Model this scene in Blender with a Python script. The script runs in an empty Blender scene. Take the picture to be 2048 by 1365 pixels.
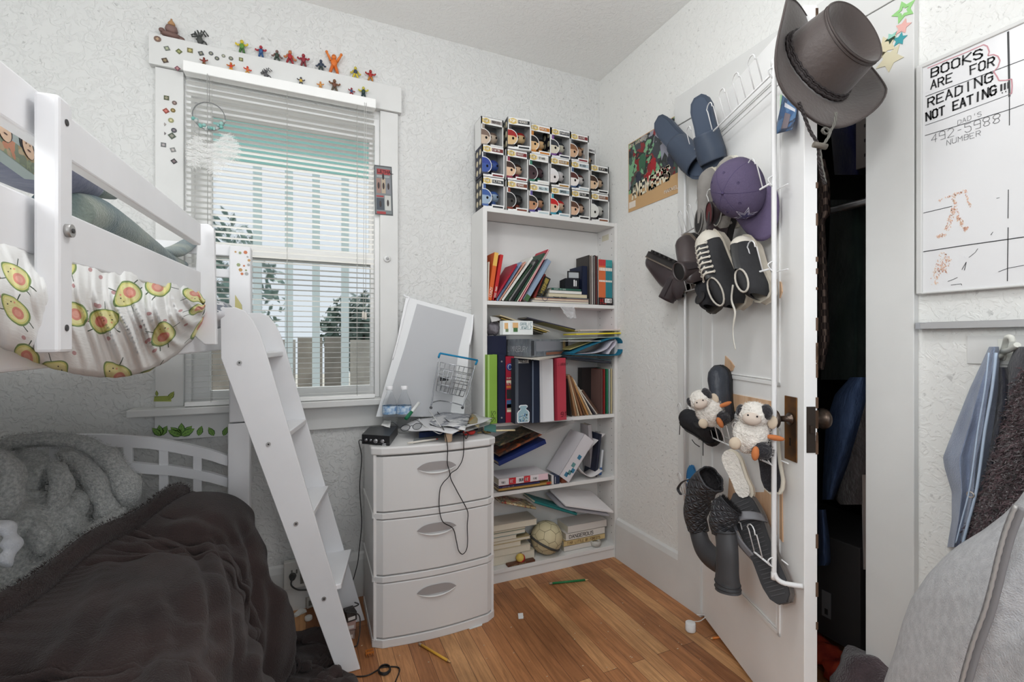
import bpy,math,random
import numpy as np
from mathutils import Matrix,Vector,Euler,noise as mnoise
R=math.radians
scene=bpy.context.scene
COL=scene.collection
# ---------------------------------------------------------------- camera, world, lights, exposure
FPX,CAMH,YAW=931.0,1.11,R(23.87)
cam=bpy.data.cameras.new('camera');camo=bpy.data.objects.new('camera',cam);COL.objects.link(camo)
cam.sensor_width=36.0;cam.lens=36.0*FPX/2048.0;cam.clip_start=0.02
camo.location=(0,0,CAMH);camo.rotation_euler=(R(90),0,-YAW)
cam.shift_y=(684-682.5)/2048.0
scene.camera=camo
scene.view_settings.view_transform='Standard';scene.view_settings.look='None'
scene.view_settings.gamma=1.0;scene.view_settings.use_curve_mapping=False
scene.view_settings.exposure=0.13
scene.cycles.max_bounces=8;scene.cycles.diffuse_bounces=5;scene.cycles.caustics_reflective=False
scene.cycles.caustics_refractive=False;scene.cycles.transparent_max_bounces=16
scene.cycles.sample_clamp_indirect=4.0
world=bpy.data.worlds.new('daylight');scene.world=world;world.use_nodes=True
_wn=world.node_tree.nodes;_bg=_wn['Background']
_bg.inputs[0].default_value=(0.86,0.93,1.0,1);_bg.inputs[1].default_value=0.8
XR,YW,HC=1.47,2.138,2.537
def area(name,loc,rot,sx,sy,power,col=(1,1,1)):
 l=bpy.data.lights.new(name,'AREA');l.shape='RECTANGLE';l.size=sx;l.size_y=sy;l.energy=power;l.color=col
 o=bpy.data.objects.new(name,l);COL.objects.link(o);o.location=loc;o.rotation_euler=rot
 return o
 # unseen point lamps added to even out the brightness of the room
def fill_lamp(name,loc,power,rad,col=(1,.97,.93)):
 l=bpy.data.lights.new(name,'POINT');l.energy=power;l.shadow_soft_size=rad;l.color=col
 o=bpy.data.objects.new(name,l);COL.objects.link(o);o.location=loc;return o
fill_lamp('fill_light',(.25,-1.15,1.55),24,.3,(.97,.985,1))  # added behind the camera as frontal fill
fill_lamp('fill_light',(-1.15,-.3,1.9),38,.25,(.97,.985,1))  # added at the left to brighten the door and right wall
fill_lamp('fill_light',(.42,.72,2.2),14,.14,(.97,.985,1))  # added above the frame to lift the far corner, bookcase and floor
sun=bpy.data.lights.new('sun','SUN');sun.energy=5.5;sun.angle=R(6);sun.color=(1,.97,.92)
suno=bpy.data.objects.new('sun',sun);COL.objects.link(suno);suno.rotation_euler=Vector((-.12,.70,.75)).to_track_quat('Z','Y').to_euler()
# ---------------------------------------------------------------- pixel rays of the photograph
CT,ST=math.cos(YAW),math.sin(YAW)
def ray(px,py):
 u=(px-1024)/FPX;v=(684-py)/FPX
 return Vector((ST+u*CT,CT-u*ST,v))
O0=Vector((0,0,CAMH))
def PX(px,py,X):d=ray(px,py);return O0+d*(X/d.x)
def PY(px,py,Y):d=ray(px,py);return O0+d*(Y/d.y)
def PZ(px,py,Z=0.0):d=ray(px,py);return O0+d*((Z-CAMH)/d.z)
def PS(px,py,s):return O0+ray(px,py)*s
def PP(px,py,p,n):
 d=ray(px,py);n=Vector(n);return O0+d*((Vector(p)-O0).dot(n)/d.dot(n))
 # door leaf frame
DA=R(22.2)
DH=Vector((1.462,1.412,0));DD=Vector((-math.sin(DA),-math.cos(DA),0));DN=Vector((-math.cos(DA),math.sin(DA),0))
DM=Matrix(((DD.x,-DN.x,0,DH.x),(DD.y,-DN.y,0,DH.y),(0,0,1,0),(0,0,0,1))) # local x along leaf, y into leaf
def PDo(px,py,off=0.0):return PP(px,py,DH+DN*off,DN)
# guard rail plane of the bunk bed
GD=Vector((.042,.999,0)).normalized();GN=Vector((.999,-.042,0)).normalized();GP=Vector((-.262,1.56,0))
def PG(px,py,off=0.0):return PP(px,py,GP+GN*off,GN)
# ---------------------------------------------------------------- materials
MATS={}
def nt(name):
 m=bpy.data.materials.new(name);m.use_nodes=True
 return m,m.node_tree.nodes,m.node_tree.links,m.node_tree.nodes['Principled BSDF']
def lin(c):
 return tuple((x/255/12.92 if x/255<=.04045 else((x/255+.055)/1.055)**2.4)for x in c)+(1,)
def mat(name,rgb,rough=.55,metal=0,spec=.4,var=0.0,vscale=8,bump=0.0,bscale=60,sheen=0,trans=0,alpha=1,rgb2=None,coat=0,detail=4,stretch=None,ior=1.45):
 if name in MATS:return MATS[name]
 m,N,L,P=nt(name);MATS[name]=m
 c=lin(rgb)
 P.inputs['Base Color'].default_value=c;P.inputs['Roughness'].default_value=rough;P.inputs['Metallic'].default_value=metal
 P.inputs['Specular IOR Level'].default_value=spec;P.inputs['Sheen Weight'].default_value=sheen;P.inputs['Transmission Weight'].default_value=trans
 P.inputs['Alpha'].default_value=alpha;P.inputs['Coat Weight'].default_value=coat;P.inputs['IOR'].default_value=ior
 if sheen:P.inputs['Sheen Roughness'].default_value=.5
 if var or rgb2 or bump:
  tc=N.new('ShaderNodeTexCoord');src=tc.outputs['Object']
  if stretch:
   mp=N.new('ShaderNodeMapping');L.new(src,mp.inputs[0]);mp.inputs['Scale'].default_value=stretch;src=mp.outputs[0]
 if var or rgb2:
  n=N.new('ShaderNodeTexNoise');n.inputs['Scale'].default_value=vscale;n.inputs['Detail'].default_value=detail;L.new(src,n.inputs[0])
  r=N.new('ShaderNodeValToRGB');L.new(n.outputs[0],r.inputs[0])
  r.color_ramp.elements[0].position=.35;r.color_ramp.elements[1].position=.65
  c2=lin(rgb2)if rgb2 else tuple(min(1,x*(1+var))for x in c[:3])+(1,)
  c1=c if rgb2 else tuple(x*(1-var)for x in c[:3])+(1,)
  r.color_ramp.elements[0].color=c1;r.color_ramp.elements[1].color=c2
  L.new(r.outputs[0],P.inputs['Base Color'])
 if bump:
  n2=N.new('ShaderNodeTexNoise');n2.inputs['Scale'].default_value=bscale;n2.inputs['Detail'].default_value=3;L.new(src,n2.inputs[0])
  b=N.new('ShaderNodeBump');b.inputs['Strength'].default_value=min(1,bump);b.inputs['Distance'].default_value=.01
  L.new(n2.outputs[0],b.inputs['Height']);L.new(b.outputs[0],P.inputs['Normal'])
 return m
def C(r,g,b,rough=.5): # plain colour
 return mat('paint_%d_%d_%d_%d'%(r,g,b,int(rough*100)),(r,g,b),rough)
def patch(name,cols,scale=30,rough=.4,bumpy=0,mixn=.5,kind='F1'): # printed artwork: cells of many colours
 if name in MATS:return MATS[name]
 m,N,L,P=nt(name);MATS[name]=m
 tc=N.new('ShaderNodeTexCoord');nz=N.new('ShaderNodeTexNoise');nz.inputs['Scale'].default_value=scale*.8
 L.new(tc.outputs['Object'],nz.inputs[0])
 mx=N.new('ShaderNodeMix');mx.data_type='VECTOR';mx.inputs[0].default_value=mixn*.15
 L.new(tc.outputs['Object'],mx.inputs[4]);L.new(nz.outputs['Color'],mx.inputs[5])
 v=N.new('ShaderNodeTexVoronoi');v.inputs['Scale'].default_value=scale;L.new(mx.outputs[1],v.inputs['Vector'])
 s=N.new('ShaderNodeSeparateColor');L.new(v.outputs['Color'],s.inputs[0])
 r=N.new('ShaderNodeValToRGB');r.color_ramp.interpolation='CONSTANT';e=r.color_ramp.elements
 while len(e)<len(cols):e.new(.5)
 for i,c in enumerate(cols):e[i].position=i/len(cols);e[i].color=lin(c)
 L.new(s.outputs[0],r.inputs[0]);L.new(r.outputs[0],P.inputs['Base Color']);P.inputs['Roughness'].default_value=rough
 return m
def wallmat(name,rgb,bs,strength,speck=.5):
 m,N,L,P=nt(name);MATS[name]=m
 P.inputs['Roughness'].default_value=.75
 tc=N.new('ShaderNodeTexCoord');co=tc.outputs['Object']
 nz=N.new('ShaderNodeTexNoise');nz.inputs['Scale'].default_value=bs;nz.inputs['Detail'].default_value=5;L.new(co,nz.inputs[0])
 nz.inputs['Distortion'].default_value=1.2
 rr=N.new('ShaderNodeValToRGB');rr.color_ramp.elements[0].position=.46;rr.color_ramp.elements[1].position=.56;L.new(nz.outputs[0],rr.inputs[0])
 b=N.new('ShaderNodeBump');b.inputs['Strength'].default_value=strength;b.inputs['Distance'].default_value=.004
 L.new(rr.outputs[0],b.inputs['Height']);L.new(b.outputs[0],P.inputs['Normal'])
 # fine darker specks scattered over the plaster
 n2=N.new('ShaderNodeTexNoise');n2.inputs['Scale'].default_value=bs*1.9;n2.inputs['Detail'].default_value=6;n2.inputs['Distortion'].default_value=.6;L.new(co,n2.inputs[0])
 n3=N.new('ShaderNodeTexNoise');n3.inputs['Scale'].default_value=2.2;n3.inputs['Detail'].default_value=2;L.new(co,n3.inputs[0])
 r2=N.new('ShaderNodeValToRGB');r2.color_ramp.elements[0].position=.30;r2.color_ramp.elements[1].position=.36
 r2.color_ramp.elements[0].color=(speck,speck,speck,1);L.new(n2.outputs[0],r2.inputs[0])
 mx=N.new('ShaderNodeMix');mx.data_type='RGBA';mx.blend_type='MULTIPLY';L.new(n3.outputs[0],mx.inputs[0])
 mx.inputs[6].default_value=lin(rgb);L.new(r2.outputs[0],mx.inputs[7]);L.new(mx.outputs[2],P.inputs['Base Color'])
 return m
 # ---------------------------------------------------------------- mesh builder
class B:
 def __init__(s):s.v=[];s.f=[];s.mi=[];s.sm=[];s.uv={};s.m=0
 def add(s,vs,fs,smooth=False,M=None):
  o=len(s.v)
  for p in vs:
   p=Vector(p);s.v.append(tuple(M@p)if M is not None else tuple(p))
  for f in fs:s.f.append(tuple(o+i for i in f));s.mi.append(s.m);s.sm.append(smooth)
  return s
 def box(s,c,d,M=None):
  x,y,z=[k/2 for k in d];c=Vector(c)
  vs=[c+Vector((a*x,b*y,e*z))for a in(-1,1)for b in(-1,1)for e in(-1,1)]
  return s.add(vs,[(0,1,3,2),(4,6,7,5),(0,4,5,1),(2,3,7,6),(0,2,6,4),(1,5,7,3)],False,M)
 def bb(s,a,b,M=None):
  return s.box([(a[i]+b[i])/2 for i in range(3)],[abs(a[i]-b[i])for i in range(3)],M)
 def prism(s,pts,y0,y1,M=None,smooth=False): # outline in x,z ; extruded along y
  n=len(pts);vs=[(p[0],y0,p[1])for p in pts]+[(p[0],y1,p[1])for p in pts]
  fs=[tuple(range(n)),tuple(reversed(range(n,2*n)))]
  s.add(vs,fs,False,M);o=len(s.v)-2*n
  for i in range(n):
   j=(i+1)%n;s.f.append((o+i,o+n+i,o+n+j,o+j));s.mi.append(s.m);s.sm.append(smooth)
  return s
 def tube(s,pts,r,n=8,M=None,closed=False,caps=True,flat=1.0):
  pts=[Vector(p)for p in pts];k=len(pts);rs=r if isinstance(r,(list,tuple))else[r]*k
  vs=[];fs=[];prev=None
  for i,p in enumerate(pts):
   a=pts[(i-1)%k]if(closed or i>0)else p;b=pts[(i+1)%k]if(closed or i<k-1)else p
   t=(b-a);t=t.normalized()if t.length>1e-9 else Vector((0,0,1))
   if prev is None:
    up=Vector((0,0,1))if abs(t.z)<.9 else Vector((1,0,0));x=t.cross(up).normalized()
   else:
    x=prev-t*prev.dot(t);x=x.normalized()if x.length>1e-6 else t.orthogonal().normalized()
   prev=x;y=t.cross(x)
   for j in range(n):
    an=2*math.pi*j/n;vs.append(p+(x*math.cos(an)+y*math.sin(an)*flat)*rs[i])
  m=k if closed else k-1
  for i in range(m):
   for j in range(n):
    a,b=i*n+j,i*n+(j+1)%n;c,d=((i+1)%k)*n+(j+1)%n,((i+1)%k)*n+j
    fs.append((a,b,c,d))
  s.add(vs,fs,True,M)
  if caps and not closed:
   o=len(s.v)-k*n
   s.f.append(tuple(o+j for j in reversed(range(n))));s.mi.append(s.m);s.sm.append(False)
   s.f.append(tuple(o+(k-1)*n+j for j in range(n)));s.mi.append(s.m);s.sm.append(False)
  return s
 def lathe(s,prof,n=24,M=None,smooth=True,sx=1,sy=1): # (r,z) rings around z
  vs=[];fs=[]
  for r,z in prof:
   for j in range(n):
    a=2*math.pi*j/n;vs.append((max(r,1e-5)*math.cos(a)*sx,max(r,1e-5)*math.sin(a)*sy,z))
  for i in range(len(prof)-1):
   for j in range(n):fs.append((i*n+j,i*n+(j+1)%n,(i+1)*n+(j+1)%n,(i+1)*n+j))
  fs.append(tuple(reversed(range(n))));fs.append(tuple(range((len(prof)-1)*n,len(prof)*n)))
  return s.add(vs,fs,smooth,M)
 def ball(s,c,r,M=None,n=12,jit=0,seed=0):
  r=(r,r,r)if isinstance(r,(int,float))else r;vs=[];fs=[];h=n//2+1
  for i in range(h+1):
   th=math.pi*i/h
   for j in range(n):
    a=2*math.pi*j/n;d=Vector((math.sin(th)*math.cos(a),math.sin(th)*math.sin(a),math.cos(th)))
    k=1+(jit*mnoise.noise(d*1.7+Vector((seed,seed*2.1,0)))if jit else 0)
    vs.append((c[0]+d.x*r[0]*k,c[1]+d.y*r[1]*k,c[2]+d.z*r[2]*k))
  for i in range(h):
   for j in range(n):fs.append((i*n+j,(i+1)*n+j,(i+1)*n+(j+1)%n,i*n+(j+1)%n))
  return s.add(vs,fs,True,M)
 def grid(s,nu,nv,fn,smooth=True,M=None,wrapu=False,uv=True):
  vs=[fn(i/(nu if wrapu else nu-1),j/(nv-1))for j in range(nv)for i in range(nu)];fs=[];o=len(s.f)
  for j in range(nv-1):
   for i in range(nu if wrapu else nu-1):
    k=(i+1)%nu;fs.append((j*nu+i,j*nu+k,(j+1)*nu+k,(j+1)*nu+i))
    if uv:
     den=(nu if wrapu else nu-1)
     s.uv[o+len(fs)-1]=[(i/den,j/(nv-1)),((i+1)/den,j/(nv-1)),((i+1)/den,(j+1)/(nv-1)),(i/den,(j+1)/(nv-1))]
  return s.add(vs,fs,smooth,M)
def setp(o,label=None,cat=None,group=None,kind=None):
 for k,v in(('label',label),('category',cat),('group',group),('kind',kind)):
  if v:o[k]=v
 return o
def mk(name,b,mats,parent=None,label=None,cat=None,group=None,kind=None,bev=0,M=None,sub=0,solid=0,wn=False):
 me=bpy.data.meshes.new(name);me.from_pydata(b.v,[],b.f)
 mats=mats if isinstance(mats,(list,tuple))else[mats]
 for m in mats:me.materials.append(m)
 me.polygons.foreach_set('material_index',b.mi);me.polygons.foreach_set('use_smooth',b.sm)
 if b.uv:
  ul=me.uv_layers.new(name='uv')
  for fi,cs in b.uv.items():
   for li,c in zip(me.polygons[fi].loop_indices,cs):ul.data[li].uv=c
 me.update()
 o=bpy.data.objects.new(name,me);COL.objects.link(o)
 if parent is not None:o.parent=parent
 if M is not None:o.matrix_local=M
 if solid:q=o.modifiers.new('thickness','SOLIDIFY');q.thickness=solid;q.offset=0
 if bev:
  q=o.modifiers.new('bevel','BEVEL');q.width=bev;q.segments=2;q.limit_method='ANGLE';q.angle_limit=R(40)
 if sub:q=o.modifiers.new('sub','SUBSURF');q.levels=sub;q.render_levels=sub
 return setp(o,label,cat,group,kind)
def thing(name,label,cat,loc=(0,0,0),rot=None,group=None,kind=None):
 o=bpy.data.objects.new(name,None);COL.objects.link(o);o.empty_display_size=.02
 if isinstance(loc,Matrix):o.matrix_world=loc
 else:
  o.location=loc
  if rot is not None:o.rotation_euler=rot
 return setp(o,label,cat,group,kind)
def struct(name,b,m,**k):return mk(name,b,m,kind='structure',**k)
def frame(o,x,y,z): # matrix from origin and three axes
 return Matrix(((x[0],y[0],z[0],o[0]),(x[1],y[1],z[1],o[1]),(x[2],y[2],z[2],o[2]),(0,0,0,1)))
def basis(o,zdir,ydir): # z along zdir, y as close as possible to ydir
 z=Vector(zdir).normalized();y=Vector(ydir);y=(y-z*y.dot(z)).normalized();x=y.cross(z)
 return frame(o,x,y,z)
def T(*a):return Matrix.Translation(a[0]if len(a)==1 else a)
def RX(a):return Matrix.Rotation(R(a),4,'X')
def RY(a):return Matrix.Rotation(R(a),4,'Y')
def RZ(a):return Matrix.Rotation(R(a),4,'Z')
def SC(x,y=None,z=None):return Matrix.Diagonal((x,x if y is None else y,x if z is None else z,1))
def smoothpath(pts,n=6):
 pts=[Vector(p)for p in pts];out=[]
 for i in range(len(pts)-1):
  p0=pts[max(i-1,0)];p1=pts[i];p2=pts[i+1];p3=pts[min(i+2,len(pts)-1)]
  for j in range(n):
   t=j/n
   out.append(.5*((2*p1)+(p2-p0)*t+(2*p0-5*p1+4*p2-p3)*t*t+(3*p1-p0-3*p2+p3)*t**3))
 out.append(pts[-1]);return out
def lerp(a,b,t):return a+(b-a)*t
def interp(x,tab): # piecewise linear table [(x,y)...]
 if x<=tab[0][0]:return tab[0][1]
 for(a,ya),(b,yb)in zip(tab,tab[1:]):
  if x<=b:return ya+(yb-ya)*(x-a)/(b-a)
 return tab[-1][1]
def rrect(x0,z0,x1,z1,r,n=4):
 out=[]
 for cx,cz,a0 in((x1-r,z1-r,0),(x0+r,z1-r,90),(x0+r,z0+r,180),(x1-r,z0+r,270)):
  for i in range(n+1):a=R(a0+90*i/n);out.append((cx+r*math.cos(a),cz+r*math.sin(a)))
 return out
 # ---------------------------------------------------------------- stroke lettering (grid 0-4 wide, 0-6 tall)
GL={'A':'002640 1232','B':'000636453433 0333423110 00','C':'453626151122 21313142','D':'0006264441300 0','E':'46060040 0333','F':'460600 0333',
'G':'453616051011304143 23','H':'0006 4046 0343','I':'2026','J':'4641301001','K':'0006 4603 0340','L':'060040','M':'0006234640','N':'00064046',
'O':'1001051636454130 10','P':'00063645443303','Q':'1001051636454130 10 2240','R':'0006364544330 3 2340','S':'4536160504334241301001','T':'0646 2026',
'U':'06011030414 6','V':'062046','W':'0610233046','X':'0046 0640','Y':'062346 2320','Z':'06460040','0':'1001051636454130 10','1':'1526 20 10 30',
'2':'05163645440040','3':'05163645433342413010 01','4':'30360242','5':'460604344341301001','6':'3616040110304133 04','7':'064610','8':'',
'9':'433303051636454010','-':'1333','!':'2622 2120',"'":'2624','.':'2021','&':'4013152634220110 2042',' ':''}
GL.update({'B':'00063645443303 334442413000','C':'45361605011030 41','D':'00062645412000','G':'45361605011030414323','O':'100105163645413010','R':'00063645443303 2340',
'8':'1333444536160504133341302010011213','U':'060110304146','3':'051636454433 3342413010 01','6':'361605011030414333130 2','1':'1526 2620','C2':''})
def strokes(ch):
 out=[]
 for part in GL.get(ch,'').split(' '):
  p=[(int(part[i]),int(part[i+1]))for i in range(0,len(part)-1,2)]
  if len(p)>1:out.append(p)
 return out
def letters(b,text,o,ux,uz,h,w=.12,nrm=None,lift=.0006,slant=0,adv=1.35,jit=0,wid=.62,seed=1):
 """flat pen-stroke lettering; o origin, ux reading direction, uz up, h cap height"""
 rnd=random.Random(seed);ux=Vector(ux).normalized();uz=Vector(uz).normalized();nrm=Vector(nrm)if nrm is not None else ux.cross(uz).normalized()
 x=0
 for ch in text:
  cw=h*wid
  dy=rnd.uniform(-jit,jit)*h;sl=slant+rnd.uniform(-jit,jit)
  for st in strokes(ch):
   pts=[Vector((p[0]/4*cw+p[1]/6*h*sl,p[1]/6*h+dy))for p in st]
   for a,c in zip(pts,pts[1:]):
    d=c-a
    if d.length<1e-9:continue
    d=d.normalized();q=Vector((-d.y,d.x))*(w*h/2);e=d*(w*h/2)
    vs=[a-e-q,c+e-q,c+e+q,a-e+q]
    b.add([Vector(o)+ux*(x+p.x)+uz*p.y+nrm*lift for p in vs],[(0,1,2,3)])
  x+=cw*adv
 return x
 # ================================================================ materials of the room
M_wall=wallmat('stucco',(226,226,223),38,.32,.5)
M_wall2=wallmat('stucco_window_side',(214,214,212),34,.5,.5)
M_ceil=wallmat('ceiling_plaster',(240,240,238),45,.3,.85)
M_trim=mat('painted_trim',(214,214,212),.45,var=.03,vscale=5,bump=.15,bscale=14)
M_white=mat('white_paint',(226,226,225),.4,var=.02,vscale=6)
M_bed=mat('bed_paint',(228,228,230),.38,var=.025,vscale=7)
M_door=mat('door_paint',(240,240,239),.38,var=.02,vscale=6,bump=.1,bscale=12)
M_blind=mat('blind_white',(240,240,238),.5)
M_slat=mat('slat_white',(240,240,238),.5);_n=M_slat.node_tree;_t=_n.nodes.new('ShaderNodeBsdfTranslucent');_t.inputs[0].default_value=(.85,.85,.83,1);_m=_n.nodes.new('ShaderNodeMixShader');_m.inputs[0].default_value=.4
_o=_n.nodes['Material Output'];_n.links.new(_n.nodes['Principled BSDF'].outputs[0],_m.inputs[1]);_n.links.new(_t.outputs[0],_m.inputs[2]);_n.links.new(_m.outputs[0],_o.inputs[0])
def floor_mat():
 m,N,L,P=nt('oak_floor')
 tc=N.new('ShaderNodeTexCoord');mp=N.new('ShaderNodeMapping');L.new(tc.outputs['Object'],mp.inputs[0]);mp.inputs['Rotation'].default_value=(0,0,R(90))
 br=N.new('ShaderNodeTexBrick');L.new(mp.outputs[0],br.inputs['Vector'])
 br.inputs['Scale'].default_value=1;br.inputs['Brick Width'].default_value=.95;br.inputs['Row Height'].default_value=.057;br.inputs['Mortar Size'].default_value=.0007
 br.inputs['Color1'].default_value=(0,0,0,1);br.inputs['Color2'].default_value=(1,1,1,1);br.inputs['Mortar'].default_value=(.5,.5,.5,1);br.offset=.37;br.inputs['Bias'].default_value=0
 r=N.new('ShaderNodeValToRGB');e=r.color_ramp.elements;L.new(br.outputs['Color'],r.inputs[0])
 e[0].color=lin((160,106,68));e[1].color=lin((220,168,116));e.new(.5).color=lin((194,134,88))
 sp=N.new('ShaderNodeMapping');L.new(tc.outputs['Object'],sp.inputs[0]);sp.inputs['Scale'].default_value=(26,1.6,1)
 n=N.new('ShaderNodeTexNoise');n.inputs['Scale'].default_value=3;n.inputs['Detail'].default_value=8;n.inputs['Roughness'].default_value=.7;n.inputs['Distortion'].default_value=.8;L.new(sp.outputs[0],n.inputs[0])
 r2=N.new('ShaderNodeValToRGB');L.new(n.outputs[0],r2.inputs[0]);r2.color_ramp.elements[0].position=.3;r2.color_ramp.elements[1].position=.62;r2.color_ramp.elements[0].color=(.42,.38,.34,1)
 mx=N.new('ShaderNodeMix');mx.data_type='RGBA';mx.blend_type='MULTIPLY';mx.inputs[0].default_value=.85;L.new(r.outputs[0],mx.inputs[6]);L.new(r2.outputs[0],mx.inputs[7])
 nb=N.new('ShaderNodeTexNoise');nb.inputs['Scale'].default_value=3.5;nb.inputs['Detail'].default_value=6;L.new(tc.outputs['Object'],nb.inputs[0])
 r3=N.new('ShaderNodeValToRGB');L.new(nb.outputs[0],r3.inputs[0]);r3.color_ramp.elements[0].position=.35;r3.color_ramp.elements[1].position=.6;r3.color_ramp.elements[0].color=(.62,.60,.58,1)
 m2=N.new('ShaderNodeMix');m2.data_type='RGBA';m2.blend_type='MULTIPLY';m2.inputs[0].default_value=.8;L.new(mx.outputs[2],m2.inputs[6]);L.new(r3.outputs[0],m2.inputs[7])
 m3=N.new('ShaderNodeMix');m3.data_type='RGBA';L.new(br.outputs['Fac'],m3.inputs[0]);L.new(m2.outputs[2],m3.inputs[6]);m3.inputs[7].default_value=lin((58,34,20))
 L.new(m3.outputs[2],P.inputs['Base Color']);P.inputs['Roughness'].default_value=.42;P.inputs['Specular IOR Level'].default_value=.35
 b=N.new('ShaderNodeBump');b.inputs['Strength'].default_value=.3;b.inputs['Distance'].default_value=.002;L.new(r2.outputs[0],b.inputs['Height']);L.new(b.outputs[0],P.inputs['Normal'])
 return m
XL,YB=-1.45,-1.3
# closet opening in the right wall
CY0,CY1,CZ=.80,1.405,2.03
# window opening in the far wall
WX0,WX1,WZ0,WZ1=-.425,.30,.865,2.10
b=B();b.bb((XL-.1,YB,-.05),(XR+1.0,YW+.1,0));struct('floor',b,floor_mat())
b=B();b.bb((XL-.1,YB,HC),(XR+1.0,YW+.1,HC+.08));struct('ceiling',b,M_ceil)
b=B()
for p,q in(((XL-.1,YW,0),(WX0,YW+.12,HC)),((WX1,YW,0),(XR+.1,YW+.12,HC)),((WX0,YW,0),(WX1,YW+.12,WZ0)),((WX0,YW,WZ1),(WX1,YW+.12,HC))):b.bb(p,q)
struct('wall_window_side',b,M_wall2)
b=B()
for p,q in(((XR,CY1,0),(XR+.1,YW+.12,HC)),((XR,YB,0),(XR+.1,CY0,HC)),((XR,CY0,CZ),(XR+.1,CY1,HC))):b.bb(p,q)
struct('wall_right',b,M_wall)
b=B();b.bb((XL-.1,YB,0),(XL,YW,HC));struct('wall_left',b,M_wall)
# closet behind the door
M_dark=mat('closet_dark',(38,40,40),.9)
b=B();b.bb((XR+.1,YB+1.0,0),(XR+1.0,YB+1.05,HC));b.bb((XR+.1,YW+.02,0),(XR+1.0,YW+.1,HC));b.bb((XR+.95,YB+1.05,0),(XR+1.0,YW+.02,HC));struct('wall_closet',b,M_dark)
# skirting boards
def baseb(name,a,bq,n,h):
 a=Vector(a);q=Vector(bq);d=(q-a).normalized();n=Vector(n);L_=(q-a).length
 b=B();pr=[(0,0),(.018,0),(.018,h-.03),(.012,h-.008),(0,h)]
 vs=[a+n*x+Vector((0,0,z))for x,z in pr]+[q+n*x+Vector((0,0,z))for x,z in pr];k=len(pr)
 b.add(vs,[(i,(i+1)%k,k+(i+1)%k,k+i)for i in range(k)]+[tuple(range(k)),tuple(range(k,2*k))])
 return struct(name,b,M_trim)
baseb('baseboard_window_side',(XL,YW,0),(XR,YW,0),(0,-1,0),.19)
baseb('baseboard_right',(XR,YW-.17,0),(XR,CY1+.125,0),(-1,0,0),.205)
baseb('baseboard_right_near',(XR,CY0-.115,0),(XR,YB,0),(-1,0,0),.205)
# closet casing, jambs and head
b=B();b.bb((XR-.02,CY1,0),(XR,CY1+.125,CZ));b.bb((XR-.022,CY0-.115,0),(XR,CY0,CZ));struct('trim_1',b,M_trim,bev=.002)
b=B();b.bb((XR-.024,CY0-.13,CZ+.002),(XR,CY1+.14,CZ+.125));struct('trim_2',b,M_trim,bev=.002)
b=B();b.bb((XR,CY1-.015,0),(XR+.1,CY1,CZ));b.bb((XR,CY0,0),(XR+.1,CY0+.004,CZ));b.bb((XR,CY0,CZ-.012),(XR+.1,CY1,CZ));struct('trim_3',b,M_trim)
# window casing
yc=YW-.02
b=B();b.bb((-.513,yc,WZ0),(-.425,YW,2.134));struct('trim_4',b,M_trim,bev=.002)
b=B();b.bb((.30,yc,WZ0),(.378,YW,2.134));struct('trim_5',b,M_trim,bev=.002)
b=B();b.bb((-.53,yc-.012,2.136),(.392,YW,2.249));struct('trim_6',b,M_trim,bev=.002)
b=B();b.bb((-.585,YW-.075,.838),(.44,YW+.1,.865));struct('trim_7',b,M_trim,bev=.004)
b=B();b.bb((-.515,yc,.74),(.378,YW,.838));struct('trim_8',b,M_trim,bev=.002)
# window: two sashes with glass
M_glass=mat('window_glass',(235,245,245),.02,trans=1,alpha=.25,ior=1.02)
b=B()
b.bb((WX0+.0005,YW+.001,WZ0+.001),(WX0+.02,YW+.125,WZ1));b.bb((WX1-.02,YW+.001,WZ0+.001),(WX1-.0005,YW+.125,WZ1));b.bb((WX0+.02,YW+.001,WZ1-.03),(WX1-.02,YW+.125,WZ1-.0005))
win=struct('window_1',b,M_white)
def sash(z0,z1,y):
 b=B();x0,x1=WX0+.02,WX1-.02;w=.045
 b.bb((x0+.0005,y,z0),(x0+w+.012,y+.035,z1));b.bb((x1-w+.030,y,z0),(x1-.0005,y+.035,z1));b.bb((x0+w+.012,y+.001,z1-.04),(x1-w+.03,y+.034,z1));b.bb((x0+w+.012,y+.001,z0),(x1-w+.03,y+.034,z0+.045))
 f=mk('sash',b,M_white,win)
 g=B();g.bb((x0+w-.005,y+.015,z0+.04),(x1-w+.032,y+.018,z1-.035));mk('pane',g,M_glass,win)
sash(1.455,2.07,YW+.07);sash(.87,1.50,YW+.03)
# window latch knob on the right casing
k=PY(774,518,yc);b=B();b.lathe([(.014,0),(.016,.004),(.012,.010),(.0,.011)],20,T(k)@RX(90));b.m=1;b.lathe([(.007,.010),(.006,.016),(0,.017)],16,T(k)@RX(90))
mk('round_sensor',b,[M_white,mat('sensor_grey',(176,176,176),.3)],None,'small round white sensor stuck on the right side casing of the window','sensor')
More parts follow.
